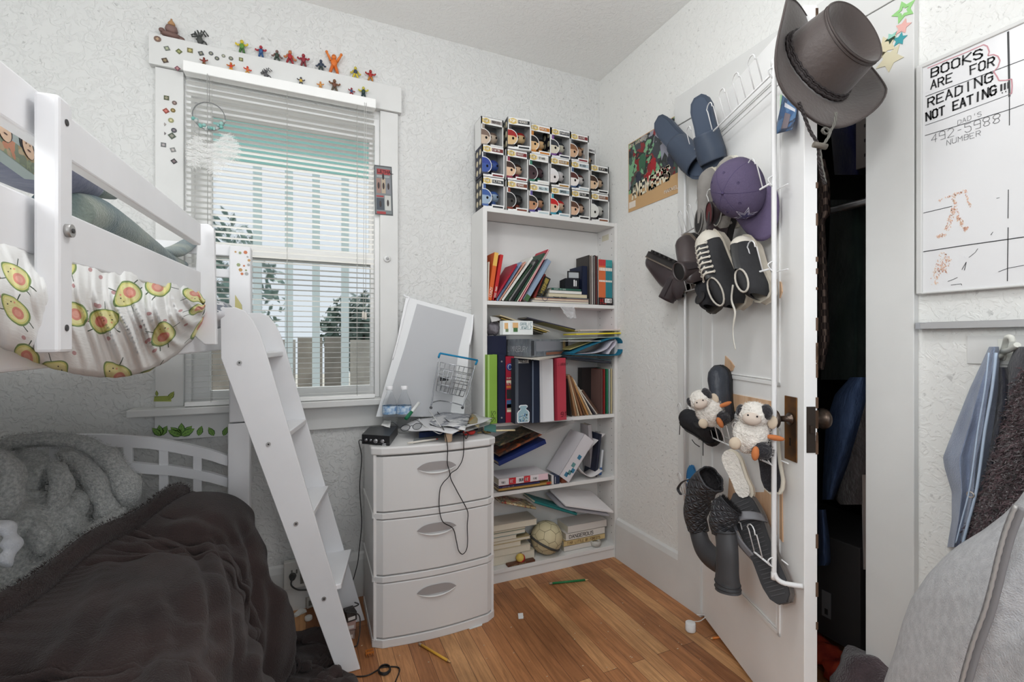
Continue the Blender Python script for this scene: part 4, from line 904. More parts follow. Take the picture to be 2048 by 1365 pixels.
for a0,s in((.225,'EC'),(.525,'BE'),(.40,'BUR'),(.05,'TOEI'),(.68,'TIME')):
 L_=PY(*k5(545,445),YF).x-PY(*k5(150,445),YF).x;b=B();letters(b,s,(.006,-.0012,L_*a0),(0,0,1),(-1,0,0),.012 if len(s)<4 else .008,.16,(0,-1,0),wid=.5);mk('spine_lettering',b,C(236,230,226)if len(s)==2 else M_ink,tt)
zf+=.0325
book(k5(150,395),k5(528,215),.022,(30,48,108),'royal blue hardback propped at a slant, cream page edge below',y=YF-.01,dep=.13)
book(k5(150,330),k5(505,150),.010,patch('comic_brown',[(86,56,40),(60,44,40),(120,66,40),(160,80,44),(44,40,42)],40),'glossy brown comic lying over the royal blue book',name='comic_book',y=YF-.006,dep=.14,soft=True)
book(k5(150,250),k5(430,130),.008,patch('comic_dark',[(60,50,44),(90,80,60),(50,60,44),(130,110,80)],50),'dark mottled comic on top of the brown one',name='comic_book',y=YF-.002,dep=.13,soft=True)
b=B();a0=PY(*k5(300,75),YF-.03);a1=PY(*k5(500,160),YF-.07);a2=PY(*k5(770,60),YF-.03);vs=[a0,a1,a2,a2+Vector((0,.09,.01)),a0+Vector((0,.09,0))];vs=vs+[v+Vector((0,0,.003))for v in vs]
b.add(vs,[(4,3,2,1,0),(5,6,7,8,9)]+[(i,(i+1)%5,5+(i+1)%5,5+i)for i in range(5)]);mk('folder',b,C(150,146,144),None,'grey card folder sagging out below the white binder','folder')
for px,w,h,c,lb in((560,.016,.046,(52,50,52),'small black case standing beside the white boxed book'),(588,.012,.044,(206,204,204),'small white case beside the black one'),(622,.028,.040,(40,50,76),'small navy box with a white frame on the fourth shelf')):
 q=PY(*k5(px,485),YF);t=thing('small_case',lb,'case',(q.x-w/2,YF+.005,Z4+.0006));b=B();b.bb((0,0,0),(w,.06,h));mk('case_body',b,C(*c),t,bev=.001);b=B();b.bb((w*.12,-.0006,h*.1),(w*.2,0,h*.9));mk('edge_strip',b,C(210,210,210),t)
q=PY(*k5(675,515),YF+.004);b=B();b.prism([(q.x-.014,Z4+.001),(q.x+.014,Z4+.001)]+[(q.x+.014*math.cos(R(a)),Z4+.016+.015*math.sin(R(a)))for a in range(0,181,20)],YF+.003,YF+.02)
mk('wooden_arch',b,mat('walnut',(116,62,44),.5),None,'small arched brown wooden block on the fourth shelf','wooden block',bev=.001)
# tilted white binder, curled paper, navy binder and white book standing
def quadslab(pts,y,dep,th,name,m,label,cat,grp=None):
 P_=[PY(*k5(*p_),y)for p_ in pts];n=len(P_);b=B();vs=[Vector((p.x,y,p.z))for p in P_]+[Vector((p.x+.0,y+th,p.z))for p in P_]
 b.add(vs,[tuple(range(n)),tuple(reversed(range(n,2*n)))]+[(i,n+i,n+(i+1)%n,(i+1)%n)for i in range(n)]);return mk(name,b,m,None,label,cat,grp,bev=.001)
t=thing('white_binder','white ring binder leaning diagonally with small blue stickers, fourth shelf','binder',(0,0,0))
P_=[PY(*k5(*p_),YF+.0)for p_ in((655,440),(700,470),(948,215),(870,120),(770,85))]
lo,hi=P_[0],P_[2];dirv=(P_[2]-P_[1]).normalized()
b=B();q=PY(*k5(650,445),YF+.0);q2=PY(*k5(702,478),YF);Mx=basis((q.x-.012,YF-.005,Z4+.042),PY(*k5(860,100),YF)-q,(0,1,0))
L_=(PY(*k5(830,95),YF)-q).length;b.bb((0,0,0),(.058,.13,.0025),Mx)if False else None
wS=.068
b.bb((0,0,0),(.003,.135,L_),Mx);b.bb((0,0,0),(wS,.003,L_),Mx);b.bb((wS-.003,0,0),(wS,.135,L_),Mx);mk('cover',b,C(208,204,208,30),t,bev=.001)
b=B();b.bb((.004,.008,.004),(wS-.004,.125,L_-.01),Mx);mk('pages',b,C(196,192,190),t)
b=B()
for i,(a,c_)in enumerate(((.3,.06),(.45,.13),(.6,.2),(.4,.30),(.5,.50))):b.m=i%2;b.bb((wS*a,-.001,L_*c_),(wS*(a+.28),0,L_*(c_+.09)),Mx)
mk('blue_sticker',b,[C(60,120,150),C(96,140,140)],t)
o=PY(*k5(800,420),YF);e=PY(*k5(1000,150),YF+.03)
pts=smoothpath([PY(*k5(985,440),YF-.002)+Vector((0,0,-.006)),PY(*k5(900,500),YF),PY(*k5(835,470),YF),PY(*k5(790,400),YF+.01),PY(*k5(850,310),YF+.02),PY(*k5(930,225),YF+.03),PY(*k5(1005,155),YF+.04)],5);n=len(pts)
pts=[Vector((p.x,p.y,max(p.z,Z4+.002)))for p in pts]
b=B();b.add(pts+[p+Vector((0,.085,0))for p in pts],[(i,i+1,n+i+1,n+i)for i in range(n-1)],True);mk('paper_pad',b,C(206,202,202),None,'curled white paper pad bending around beside the leaning binder','paper',solid=.003)
stand(k5,930,460,968,120,26,4.013,(40,44,60),'slim navy binder standing at the right of the fourth shelf',Z4,y=YF+.03,name='binder',cat='binder',dep=.1)
stand(k5,965,440,985,240,24,4.013,(206,210,214),'white paperback with blue foot right of the navy binder',Z4,y=YF+.045,deco=((0,.3,(60,96,150)),),dep=.09)
stand(k5,905,455,880,60,40,4.013,(178,172,174),'mauve grey book behind the curled paper',Z4,y=YF+.075,dep=.07)
# ---- bottom shelf
zf=Z5+.0006
left_stack=[(158,440,1010,.028,(198,190,170),'thick paperback with pale pages at the foot of the left stack'),(155,408,960,.022,(204,196,178),'paperback second from the foot of the left stack'),(155,330,912,.017,(196,178,140),'short tan paperback in the left stack'),(158,405,885,.010,(178,160,120),'worn brown-edged paperback in the left stack'),(155,295,870,.012,(214,206,194),'white paperback with red cover edge in the left stack'),(155,365,835,.014,(110,136,132),'teal printed comic in the left stack'),(155,365,800,.006,(150,140,110),'map-like printed booklet in the left stack'),(155,458,770,.020,(196,186,172),'long pale-paged book near the top of the left stack')]
for x0,x1,ym,h,c,lb in left_stack:
 h*=1.42;flat(k5,x0-60,x1,ym,ym,4,c,lb,zf,h,dep=.11,y=YF+.04,open_edge=1,group='paperbacks stacked at the left of the bottom shelf');zf+=h+.0006
book(k5(165,700),k5(450,752),.012,patch('comic_red',[(170,150,110),(150,60,50),(90,90,80),(200,190,160)],60),'comic with a reddish printed cover on the left stack',name='comic_book',y=YF-.004,dep=.12)
book(k5(440,700),k5(778,800),.013,(34,112,112),'teal comic lying on the ball and the right stack',name='comic_book',y=YF+.0,dep=.13)
a=[PY(*k5(560,595),YF+.10),PY(*k5(685,720),YF+.01),PY(*k5(1072,775),YF-.035),PY(*k5(890,610),YF+.10)]
t=thing('sketchbook','white sketchbook with a bird drawing on its cover, lying askew on the bottom shelf pile','sketchbook',tuple(a[1]))
vs=[p-a[1]for p in a];vs+=[v+Vector((0,0,-.010))for v in vs];b=B();b.add(vs,[(0,1,2,3),(7,6,5,4)]+[(i,4+i,4+(i+1)%4,(i+1)%4)for i in range(4)]);mk('cover',b,C(214,210,210),t,bev=.001)
b=B();dr_=[(690,612),(720,618),(735,640),(765,650),(790,668),(840,685),(800,672),(750,660),(715,648),(695,630)]
pl_n=(a[2]-a[1]).cross(a[3]-a[1]).normalized()
b.tube([PP(*k5(*p_),a[1]+Vector((0,0,.0012)),pl_n)-a[1]for p_ in dr_],.0012,4);mk('drawing',b,C(110,100,98),t)
a2=[p+Vector((-.02,.006,-.018))for p in a];b=B();vs=a2+[v+Vector((0,0,-.007))for v in a2];b.add(vs,[(0,1,2,3),(7,6,5,4)]+[(i,4+i,4+(i+1)%4,(i+1)%4)for i in range(4)]);mk('drawing_pad',b,C(150,146,150),None,'grey-paged pad lying just under the white sketchbook','pad')
zf=Z5+.0006
for x0,x1,ym,h,c,lb,tx,tc_ in[(675,905,1010,.026,(206,200,192),'white paperback at the foot of the right stack',None,None),(672,1003,965,.026,(204,180,130),'tan paperback with small brown title in the right stack','TINY LITTLE BY FORESTS',(110,76,44)),(690,1002,900,.034,(214,208,200),'white novel titled DANGEROUS in the right stack','DANGEROUS',(70,64,62)),(705,1016,825,.036,(208,202,196),'thick white book topping the right stack',None,None)]:
 tt=flat(k5,x0,x1,ym,ym,4,c,lb,zf,h,dep=.11,y=YF+.035,txt=tx,tcol=tc_ or(0,0,0),group='books stacked at the right of the bottom shelf');zf+=h+.0006
 # ball
q=PY(*k5(537,908),YF+.055);rb=.0785
t=thing('soccer_ball','cream soccer ball with black scuffed band wedged between the book stacks','ball',(q.x,YF+.058,Z5+rb+.001),(R(70),R(20),0))
b=B();b.ball((0,0,0),rb,n=40);mk('skin',b,mat('ball_skin',(204,192,156),.5,var=.06,vscale=12),t)
b=B();ph=(1+5**.5)/2
ico=[Vector(v).normalized()for v in[(0,s,t_*ph)for s in(-1,1)for t_ in(-1,1)]+[(s,t_*ph,0)for s in(-1,1)for t_ in(-1,1)]+[(s*ph,0,t_)for s in(-1,1)for t_ in(-1,1)]]
for i in range(12):
 for j in range(i+1,12):
  if ico[i].dot(ico[j])>.4:
   A_,Z_=ico[i].lerp(ico[j],1/3).normalized(),ico[i].lerp(ico[j],2/3).normalized()
   b.tube([A_.lerp(Z_,k/4).normalized()*(rb+.0001)for k in range(5)],.0009,4)
 nb_=[j for j in range(12)if j!=i and ico[i].dot(ico[j])>.4];pp=[ico[i].lerp(ico[j],1/3).normalized()for j in nb_]
 for u_ in range(5):
  for v_ in range(u_+1,5):
   if pp[u_].dot(pp[v_])>.9:b.tube([pp[u_].lerp(pp[v_],k/4).normalized()*(rb+.0001)for k in range(5)],.0009,4)
mk('seam',b,C(120,110,86),t)
Mi=(Matrix.Rotation(R(70),4,'X')).inverted()
b=B();b.tube([(RY(-20)@RX(-70)@RY(14))@Vector((rb*.99*math.cos(a*.2618),rb*.99*math.sin(a*.2618),-.024))*1.0 for a in range(24)],.006,8,closed=True,flat=.6);mk('dark_band',b,C(66,64,60),t)
# tea light glass, toy pieces, toy apple, wallet strip
q=PY(*k5(953,1030),YF-.0)
t=thing('tealight_glass','small frosted glass tealight cup at the front right of the bottom shelf','candle holder',(q.x,YF+.028,Z5+.001));b=B();b.lathe([(.014,0),(.022,.004),(.026,.016),(.025,.028),(.022,.030),(.020,.026),(.018,.012),(0,.010)],24);mk('cup',b,mat('frosted',(206,204,198),.25,alpha=.75),t);b=B();b.lathe([(.017,.012),(.017,.022),(0,.022)],20);mk('wax',b,C(226,222,210),t)
rn=random.Random(11)
for i,(x,y,c)in enumerate([(470,1095,(196,160,70)),(500,1085,(150,70,50)),(545,1070,(40,60,56)),(590,1050,(60,120,120)),(605,1080,(200,186,120)),(545,1105,(90,40,36)),(515,1100,(120,60,44)),(610,1060,(210,206,196)),(570,1090,(60,64,60))]):
 q=PZ(*k5(x,y),Z5+.004);q.y=max(q.y,YF+.010);b=B();s=.006;Mx=T(q.x,q.y,Z5+.0055)@RZ(rn.uniform(0,90));b.bb((-s,-s*.6,-.005),(s,s*.6,.003),Mx);b.tube([Mx@Vector((-s*.5,0,.003)),Mx@Vector((-s*.5,0,.0048))],.0022,8);b.tube([Mx@Vector((s*.5,0,.003)),Mx@Vector((s*.5,0,.0048))],.0022,8)
 mk('toy_brick',b,C(*c),None,['ochre','brick red','black','aqua','pale yellow','maroon','brown','white','dark grey'][i]+' toy brick in the little heap under the ball','toy brick','toy bricks on the bottom shelf')
q=PZ(*k5(200,1060),Z5+.0);t=thing('toy_apple','red and yellow toy apple at the left of the bottom shelf','toy',(q.x,YF+.02,Z5+.022));b=B();b.ball((0,0,0),(.022,.020,.021),n=16);mk('red_half',b,C(178,40,44,30),t);b=B();b.ball((-.004,-.002,.004),(.0205,.020,.0195),n=16);mk('yellow_patch',b,C(206,178,90,30),t);b=B();b.tube([(0,0,.018),(.003,0,.028)],.0015,6);mk('stalk',b,C(90,60,40),t)
q=PZ(*k5(160,1115),Z5);q2=PZ(*k5(345,1085),Z5);b=B();b.bb((q.x-.02,YF+.004,Z5+.0006),(q2.x,YF+.03,Z5+.010));b.m=1;letters(b,'LAST WORDS',(q.x,YF+.0032,Z5+.003),(1,0,0),(0,0,1),.005,.15,(0,-1,0),wid=1.1);mk('brown_book',b,[C(92,58,42),C(190,160,120)],None,'small brown book with light lettering at the front left of the bottom shelf','book',bev=.001)
# ================================================================ tiny toy figures on the window head and the blind's headrail
def tinyfig(px,py,yy,zbase,hpx,c1,c2,label,pose='arms',seed=0,c3=None):
 q=PY(px,py,yy);s=hpx/FPX*(q-O0).dot(Vector((ST,CT,0)))
 t=thing('toy_figurine',label,'toy figure',(q.x,yy,zbase),(0,0,R(random.Random(seed).uniform(-25,25))),group='small toy figurines above the window')
 rn=random.Random(seed);h=s;c3=c3 or c2
 if pose=='rocks':
  b=B();b.ball((0,0,h*.16),(h*.42,h*.25,h*.17),jit=.25,seed=1);b.ball((-h*.38,0,h*.28),(h*.14,h*.12,h*.12));b.ball((h*.4,0,h*.13),(h*.18,h*.15,h*.14),jit=.3)
  mk('lower_body',b,C(*c1),t);b=B();b.ball((0,0,h*.48),(h*.28,h*.2,h*.22),jit=.2,seed=3);mk('torso',b,C(*c2),t)
  b=B();b.lathe([(h*.15,h*.66),(h*.16,h*.76),(h*.10,h*.86),(h*.05,h*.92),(h*.04,h),(0,h)],12);mk('head',b,C(*c3),t);return t
 if pose=='blob':
  b=B()
  for i in range(9):a=i*.7;b.tube([(0,0,h*.45),(h*.35*math.cos(a),h*.15*math.sin(a),h*(.35+.1*i)),(h*.55*math.cos(a+.6),h*.15,h*(.25+.09*i))],h*.05,6)
  b.ball((0,0,h*.35),(h*.2,h*.16,h*.3));mk('body',b,C(*c1),t);b=B();b.ball((0,0,h*.8),h*.13);mk('head',b,C(*c2),t);return t
 lg=rn.uniform(.10,.18)
 b=B()
 for sd in(-1,1):b.tube([(sd*h*.06,0,h*.42),(sd*h*lg,-h*.06*rn.random(),h*.2),(sd*h*(lg+.04),0,h*.05),(sd*h*(lg+.06),-h*.06,h*.02)],[h*.085,h*.075,h*.06,h*.06],8)
 mk('legs',b,C(*c2),t)
 b=B();b.lathe([(h*.05,h*.36),(h*.12,h*.42),(h*.17,h*.62),(h*.12,h*.72),(0,h*.76)],10,sy=.7);mk('torso',b,C(*c1),t)
 b=B();up={'arms':(.62,.5),'up':(1.0,.88),'down':(.4,.34),'wide':(.66,.66)}[pose]
 for sd in(-1,1):ex=h*(.36 if pose!='up' else .34);b.tube([(sd*h*.14,0,h*.66),(sd*ex*.8,-h*.02,h*(up[0]*.8+.1)),(sd*ex,-h*.05,h*up[0])],[h*.07,h*.06,h*.05],8);b.ball((sd*ex,-h*.05,h*up[0]+h*.03),h*.07,n=8)
 mk('arms',b,C(*c3),t)
 b=B();b.ball((0,-h*.01,h*.86),(h*.12,h*.12,h*.13),n=10);b.m=1;b.ball((-h*.04,-h*.115,h*.88),h*.02,n=6);b.ball((h*.04,-h*.115,h*.88),h*.02,n=6);mk('head',b,[C(*c3),M_eye],t)
 return t
zA,yA=2.2505,YW-.016;zB,yB_=2.1585,YW-.045
tinyfig(343,80,yA,zA,40,(112,86,80),(124,98,92),'brown stacked rock-like creature figurine with a golden head, at the left end above the window','rocks',c3=(170,130,90))
tinyfig(400,88,yA,zA,27,(70,72,70),(96,98,96),'dark grey spiky figurine beside the brown rock creature','blob')
tinyfig(484,108,yA,zA,29,(96,140,60),(70,110,60),'green figurine with raised yellow fists on the upper ledge','wide',3,(214,190,60))
tinyfig(522,116,yA,zA,26,(52,84,130),(52,84,130),'blue figurine with red arms on the upper ledge','arms',4,(166,50,60))
tinyfig(554,124,yA,zA,24,(60,72,62),(60,72,62),'dark green figurine with a brownish head on the upper ledge','down',5,(120,92,84))
tinyfig(580,128,yA,zA,29,(170,44,52),(150,48,52),'red figurine with a golden face on the upper ledge','down',6,(190,120,80))
tinyfig(607,134,yA,zA,28,(140,44,56),(120,52,56),'maroon bulky figurine on the upper ledge','arms',7,(150,50,60))
tinyfig(642,142,yA,zA,24,(54,64,80),(58,70,70),'navy crouching figurine near the orange one','down',8,(60,70,86))
tinyfig(668,148,yA,zA,40,(214,112,44),(206,104,44),'tall orange stretchy figurine with both arms raised','up',9,(216,120,52))
tinyfig(711,158,yA,zA,25,(54,64,86),(206,186,66),'navy and yellow figurine on the upper ledge','down',10,(196,180,70))
tinyfig(741,164,yA,zA,25,(166,44,40),(180,120,56),'red figurine with yellow legs at the right end of the upper ledge','wide',12,(160,48,44))
tinyfig(408,126,yB_,zB,18,(130,54,44),(120,90,60),'rust red crouching figurine at the left of the blind headrail','wide',13,(126,60,50))
tinyfig(462,136,yB_,zB,19,(200,60,44),(214,150,60),'red and yellow striding figurine on the headrail','wide',14,(190,110,50))
tinyfig(495,144,yB_,zB,18,(206,96,52),(196,150,80),'orange squatting figurine on the headrail','arms',15,(200,70,50))
tinyfig(532,150,yB_,zB,19,(84,84,86),(74,74,78),'grey mechanical figurine on the headrail','blob',16)
tinyfig(602,166,yB_,zB,18,(196,164,70),(70,74,80),'yellow figurine with dark spread arms on the headrail','wide',17,(84,80,84))
tinyfig(641,176,yB_,zB,17,(206,150,80),(196,140,80),'golden orange sitting figurine on the headrail','arms',18,(204,140,80))
tinyfig(669,180,yB_,zB,27,(110,70,52),(96,84,70),'brown broad-shouldered figurine on the headrail','wide',19,(120,84,60))
tinyfig(703,188,yB_,zB,17,(60,84,120),(150,52,60),'blue and red figurine on the headrail','arms',20,(150,56,64))
tinyfig(727,192,yB_,zB,24,(40,62,56),(40,60,64),'dark teal figurine with yellow head at the right end of the headrail','wide',21,(196,186,80))
# ================================================================ stickers on the window casing
def flatpoly(y,px,py,rx,rz,n,rot=0):
 q=PY(px,py,y);b=B();b.prism([(q.x+rx*math.cos(R(rot+360/n*i)),q.z+rz*math.sin(R(rot+360/n*i)))for i in range(n)],y-.0012,y);return b,q
ST_=[(315,78,10,'o',(120,96,84),'brown round'),(334,97,10,'s',(110,116,108),'grey-green square'),(358,103,10,'s',(98,104,70),'olive patterned square'),(380,101,11,'s',(120,112,72),'khaki diamond'),(402,107,10,'s',(76,78,80),'charcoal square'),(422,107,7,'o',(96,98,98),'grey round'),(434,117,7,'o',(90,92,90),'grey oval'),(447,112,6,'o',(130,132,124),'pale speckled round'),(462,117,7,'o',(104,106,100),'silver-grey round'),(482,119,9,'s',(110,110,80),'olive square'),(330,121,11,'s',(84,70,60),'brown and black diamond'),(355,137,9,'s',(120,76,90),'plum parallelogram')]
yC=YW-.0325
for i,(x,y,s,kd,c,lb)in enumerate(ST_):
 r=s/FPX*1.72*.62;b,q=flatpoly(yC,x,y,r,r*.95,4 if kd=='s' else 12,45+25*(i%3)if kd=='s' else 0);b.m=1;b2=r*.5
 b.prism([(q.x+b2*math.cos(i+a*1.57),q.z+b2*math.sin(i+a*1.57))for a in range(4)],yC-.0016,yC-.0012)
 mk('badge_sticker',b,[C(*c),C(min(255,c[0]+60),min(255,c[1]+58),min(255,c[2]+40))],None,lb+' sticker on the head board above the window','sticker','stickers on the head board')
SL=[(333,196,10,'s',(88,92,70),'dark olive square sticker, topmost on the left window casing'),(349,206,7,'o',(110,96,90),'small mauve oval sticker under the olive square one'),(332,222,10,'s',(140,70,60),'red and grey square sticker on the left casing'),(346,221,7,'o',(120,104,60),'mustard oval sticker next to the red and grey one'),(342,241,8,'o',(150,150,110),'pale yellow shield sticker on the left casing'),(330,249,7,'t',(110,110,106),'tiny grey hook-shaped sticker on the left casing'),(348,261,8,'o',(80,80,86),'dark round sticker on the left casing'),(330,267,6,'t',(70,70,72),'thin black sliver sticker on the left casing'),(344,272,12,'s',(84,92,80),'green-black diamond sticker on the left casing'),(327,290,10,'s',(110,112,112),'grey square sticker on the left casing'),(346,300,10,'s',(124,126,124),'silver rectangular sticker, last but one on the left casing'),(348,323,10,'s',(66,62,64),'black and pink square sticker, lowest on the left casing')]
yC=yc-.0002
for i,(x,y,s,kd,c,lb)in enumerate(SL):
 r=s/FPX*1.72*.62;b,q=flatpoly(yC,x,y,r*(.5 if kd=='t' else 1),r,{'s':4,'o':12,'t':3}[kd],45+20*(i%3)if kd=='s' else 10);b.m=1;b2=r*.5
 b.prism([(q.x+b2*math.cos(i+a*1.57),q.z+b2*math.sin(i+a*1.57))for a in range(4)],yC-.0016,yC-.0012)
 mk('badge_sticker',b,[C(*c),C(min(255,c[0]+60),min(255,c[1]+50),min(255,c[2]+50))],None,lb,'sticker','stickers down the left window casing')
 # leaf decals on the window apron and green decal on the casing
def leaf(b,cx,cz,L_,ang,y,w=.36):
 n=7;pts=[];ca,sa=math.cos(R(ang)),math.sin(R(ang))
 def tr(u,v):return(cx+u*ca-v*sa,cz+u*sa+v*ca)
 up=[(L_*i/n,L_*w*math.sin(math.pi*(i/n)**.8)*(1+.12*(i%2)))for i in range(n+1)]
 b.m=0;b.prism([tr(u,v)for u,v in up]+[tr(u,-v)for u,v in reversed(up[1:-1])],y-.0012,y)
 b.m=1;b.prism([tr(u,v*.72)for u,v in up]+[tr(u,-v*.72)for u,v in reversed(up[1:-1])],y-.0016,y-.0012)
 b.m=0;b.prism([tr(0,-L_*.015),tr(L_*.95,0),tr(0,L_*.015)],y-.002,y-.0016)
 for k in(.25,.45,.65):
  for s in(1,-1):b.prism([tr(L_*k,0),tr(L_*(k+.16),s*L_*w*.55),tr(L_*(k+.03),0)][::s],y-.002,y-.0016)
Mlf=[C(58,92,44),C(120,160,76)]
for i,(x,y,L_,angs,lb)in enumerate([(322,872,.042,(55,100,140),'green leaf decal with three fronds, leftmost on the window apron'),(363,872,.050,(35,90,145,165,15),'largest green leaf decal with five fronds on the apron'),(397,872,.040,(70,),'single green leaf decal right of the large one'),(428,872,.040,(125,),'green leaf decal leaning left on the apron'),(447,872,.038,(65,),'green leaf decal next to the bed post')]):
 q=PY(x,y,yC);b=B()
 for k_,a in enumerate(angs):leaf(b,q.x,q.z,L_*.98,90+(a-90)*.8,yC-.0004*k_,.25)
 mk('leaf_decal',b,Mlf,None,lb,'decal','leaf decals under the window')
q=PY(326,800,yC);b=B();b.m=1;b.prism([(q.x-.028,q.z-.005),(q.x+.026,q.z-.008),(q.x+.024,q.z+.014),(q.x-.026,q.z+.014)],yC-.0012,yC);b.m=0
for k in range(4):b.bb((q.x-.026,yC-.0016,q.z-.003+.005*k),(q.x+.023,yC-.0012,q.z-.002+.005*k))
leaf(b,q.x+.018,q.z,.034,62,yC,.25);leaf(b,q.x-.018,q.z+.014,.022,95,yC,.2)
mk('leaf_decal',b,[C(70,100,44),C(164,172,84)],None,'yellow-green striped snail-like decal low on the left window casing','decal')
# magazine cutout on the right casing
a=PY(750,330,yC);d=PY(786,433,yC);w=d.x-a.x;h=a.z-d.z
t=thing('sticker_sheet','dark sticker sheet with red heading and little pictures on the right window casing','sticker sheet',(a.x,yC,d.z),(0,R(-1.5),0))
b=B();b.bb((0,-.001,0),(w,0,h));b.m=1;b.bb((w*.06,-.0014,h*.03),(w*.94,-.001,h*.97));mk('sheet',b,[C(86,88,90),C(120,126,128)],t)
b=B();b.bb((w*.16,-.0018,h*.82),(w*.9,-.0014,h*.93));b.bb((w*.1,-.0018,h*.02),(w*.6,-.0014,h*.07));b.bb((w*.1,-.0018,h*.36),(w*.5,-.0014,h*.39));mk('red_band',b,C(160,60,62),t)
b=B();letters(b,'LETHAL',(w*.2,-.002,h*.85),(1,0,0),(0,0,1),h*.055,.18,(0,-1,0),wid=.72);mk('lettering',b,C(50,20,24),t)
for k,(x0,x1,z0,z1,c)in enumerate([(.12,.36,.44,.74,(150,120,110)),(.4,.62,.44,.74,(176,160,140)),(.66,.9,.44,.74,(130,130,136)),(.1,.52,.1,.34,(70,76,84)),(.56,.9,.1,.4,(190,190,186)),(.15,.85,.76,.80,(150,156,156))]):
 b=B();b.bb((w*x0,-.0018,h*z0),(w*x1,-.0014,h*z1));b.m=1;b.ball(((x0+x1)/2*w,-.0018,h*(z0+z1)/2),(w*.06,.0006,h*.07),n=8);mk('picture',b,[C(*c),C(60,50,50)],t)
 # dream catcher hanging on the blind
q=PY(418,233,YW-.085)
t=thing('dream_catcher','thin ring with teal beads and white fluffy feathers hanging in front of the blind','dream catcher',tuple(q))
b=B();r=.052;b.tube([(r*math.cos(a*.2094),0,r*math.sin(a*.2094))for a in range(30)],.0019,6,closed=True);mk('ring',b,C(120,122,122),t)
b=B();b.tube([(.001,0,r),(.001,0,.15)],.0008,4);b.tube([(-.03,0,-.04),(-.034,0,-.10)],.0006,4);b.tube([(.006,0,-.05),(.006,.0,-.12)],.0006,4);mk('string',b,C(150,150,148),t)
rn=random.Random(7)
for i in range(15):
 a=R(200+140*i/14);rr=r-.006*(i%2);b=B();b.ball((rr*math.cos(a),-.002+.004*(i%2),rr*math.sin(a)+.004*(i%3)),rn.uniform(.006,.0088),n=10)
 mk('bead',b,[C(120,176,168),C(150,190,184),C(176,180,178),C(140,170,168)][i%4],t)
M_fe=mat('feather',(244,244,242),.9,alpha=.28)
for cx,cz,L_,an,sd in((.055,-.075,.10,15,1),(-.03,-.10,.12,-8,2),(.01,-.12,.12,4,3),(.035,-.10,.10,8,4)):
 b=B();rn=random.Random(sd)
 for i in range(420):
  u=rn.random();s=rn.choice((-1,1));w_=.034*math.sin(math.pi*min(1,u*.9+.1))**.6*rn.uniform(.6,1.1)
  p0_=Vector((0,0,-u*L_));p1_=p0_+Vector((s*w_,rn.uniform(-.014,.014),-rn.uniform(-.008,.022)));k_=Vector((0,0,.0011));b.add([p0_-k_,p0_+k_,p1_+k_*.6,p1_-k_*.6],[(0,1,2,3)])
 mk('feather',b,M_fe,t,M=T(cx,0,cz+.02)@RY(-an))
 # ================================================================ wall power outlet, poster, light chips
p=PY(592,1145,YW-.02)
t=thing('power_outlet','white double power outlet box above the skirting behind the ladder','outlet',(p.x,YW,p.z))
b=B();b.bb((-.045,-.045,-.055),(.035,-.018,.055));mk('outlet_box',b,C(214,212,206),t,bev=.003)
b=B();b.bb((-.018,-.047,.006),(-.012,-.045,.022));b.bb((.0,-.047,.006),(.006,-.045,.022));b.bb((.016,-.047,-.04),(.03,-.045,.04));mk('slot',b,C(120,118,112),t)
t=thing('power_plug','dark grey plug with its cord in the outlet behind the ladder','plug',(p.x-.012,YW-.046,p.z-.002))
b=B();b.tube([(0,0,0),(0,-.022,0)],[.014,.010],14);mk('plug_body',b,C(70,70,68),t);b=B();b.tube(smoothpath([(0,-.02,0),(-.004,-.034,-.02),(.02,-.03,-.045),(.06,-.03,-.055),(.10,-.02,-.08),(.11,-.02,-.20),(.09,-.03,-.335)],6),.0032,8);mk('cord',b,C(64,64,62),t)
# comic poster on the right wall
xw=XR-.002
A4=[PX(1257,281,xw),PX(1359,236,xw),PX(1360,383,xw),PX(1287,415,xw)]
y0p,y1p=A4[0].y,A4[1].y;zt0,zb0=A4[0].z,PX(1287,414,xw).z
zt0=(A4[0].z+A4[1].z)/2;zb0=(A4[2].z+PX(1287,415,xw).z)/2
t=thing('comic_poster','comic team poster with jagged white title on the right wall beside the closet door','poster',(xw,y0p,zb0));hh=zt0-zb0;ww=y0p-y1p
MP=frame((xw,y0p,zb0),(0,-1,0),(1,0,0),(0,0,1));t.matrix_world=MP # local x runs to the right, y into the wall
b=B();b.bb((0,-.0008,0),(ww,.0008,hh));mk('sheet',b,C(196,160,116),t)
b=B();b.bb((.004,-.0012,hh*.26),(ww-.004,-.0008,hh-.004));mk('artwork',b,patch('poster_art',[(46,52,50),(70,92,84),(120,170,130),(130,40,44),(60,66,72),(150,150,160),(84,70,66),(40,44,48)],26,mixn=1),t)
b=B();rn=random.Random(3)
for(x,z,s,m)in((.3,.62,.16,0),(.52,.5,.13,1),(.74,.66,.18,2),(.22,.42,.12,3),(.85,.42,.12,3),(.42,.36,.1,1)):
 b.m=m;cx,cz=ww*x,hh*z;b.ball((cx,-.0012,cz+hh*s*.55),(ww*.06,.0008,hh*.04),n=8);b.prism([(cx-ww*s*.45,cz+hh*s*.35),(cx-ww*s*.3,cz-hh*s*.8),(cx,cz-hh*s*.3),(cx+ww*s*.35,cz-hh*s*.8),(cx+ww*s*.5,cz+hh*s*.3),(cx,cz+hh*s*.5)],-.002,-.0012)
mk('figures',b,[C(60,100,76),C(160,40,48),C(150,152,166),C(56,60,76)],t)
b=B();letters(b,'NEW AVENGERS',(.012,-.0022,hh*.93),(1,0,0),(0,0,1),hh*.035,.2,(0,-1,0),wid=.7);letters(b,'AVENGERS',(ww*.10,-.0026,hh*.18),(1,0,.06),(0,0,1),hh*.17,.2,(0,-1,0),wid=.42,jit=.05);mk('lettering',b,C(222,214,190),t)
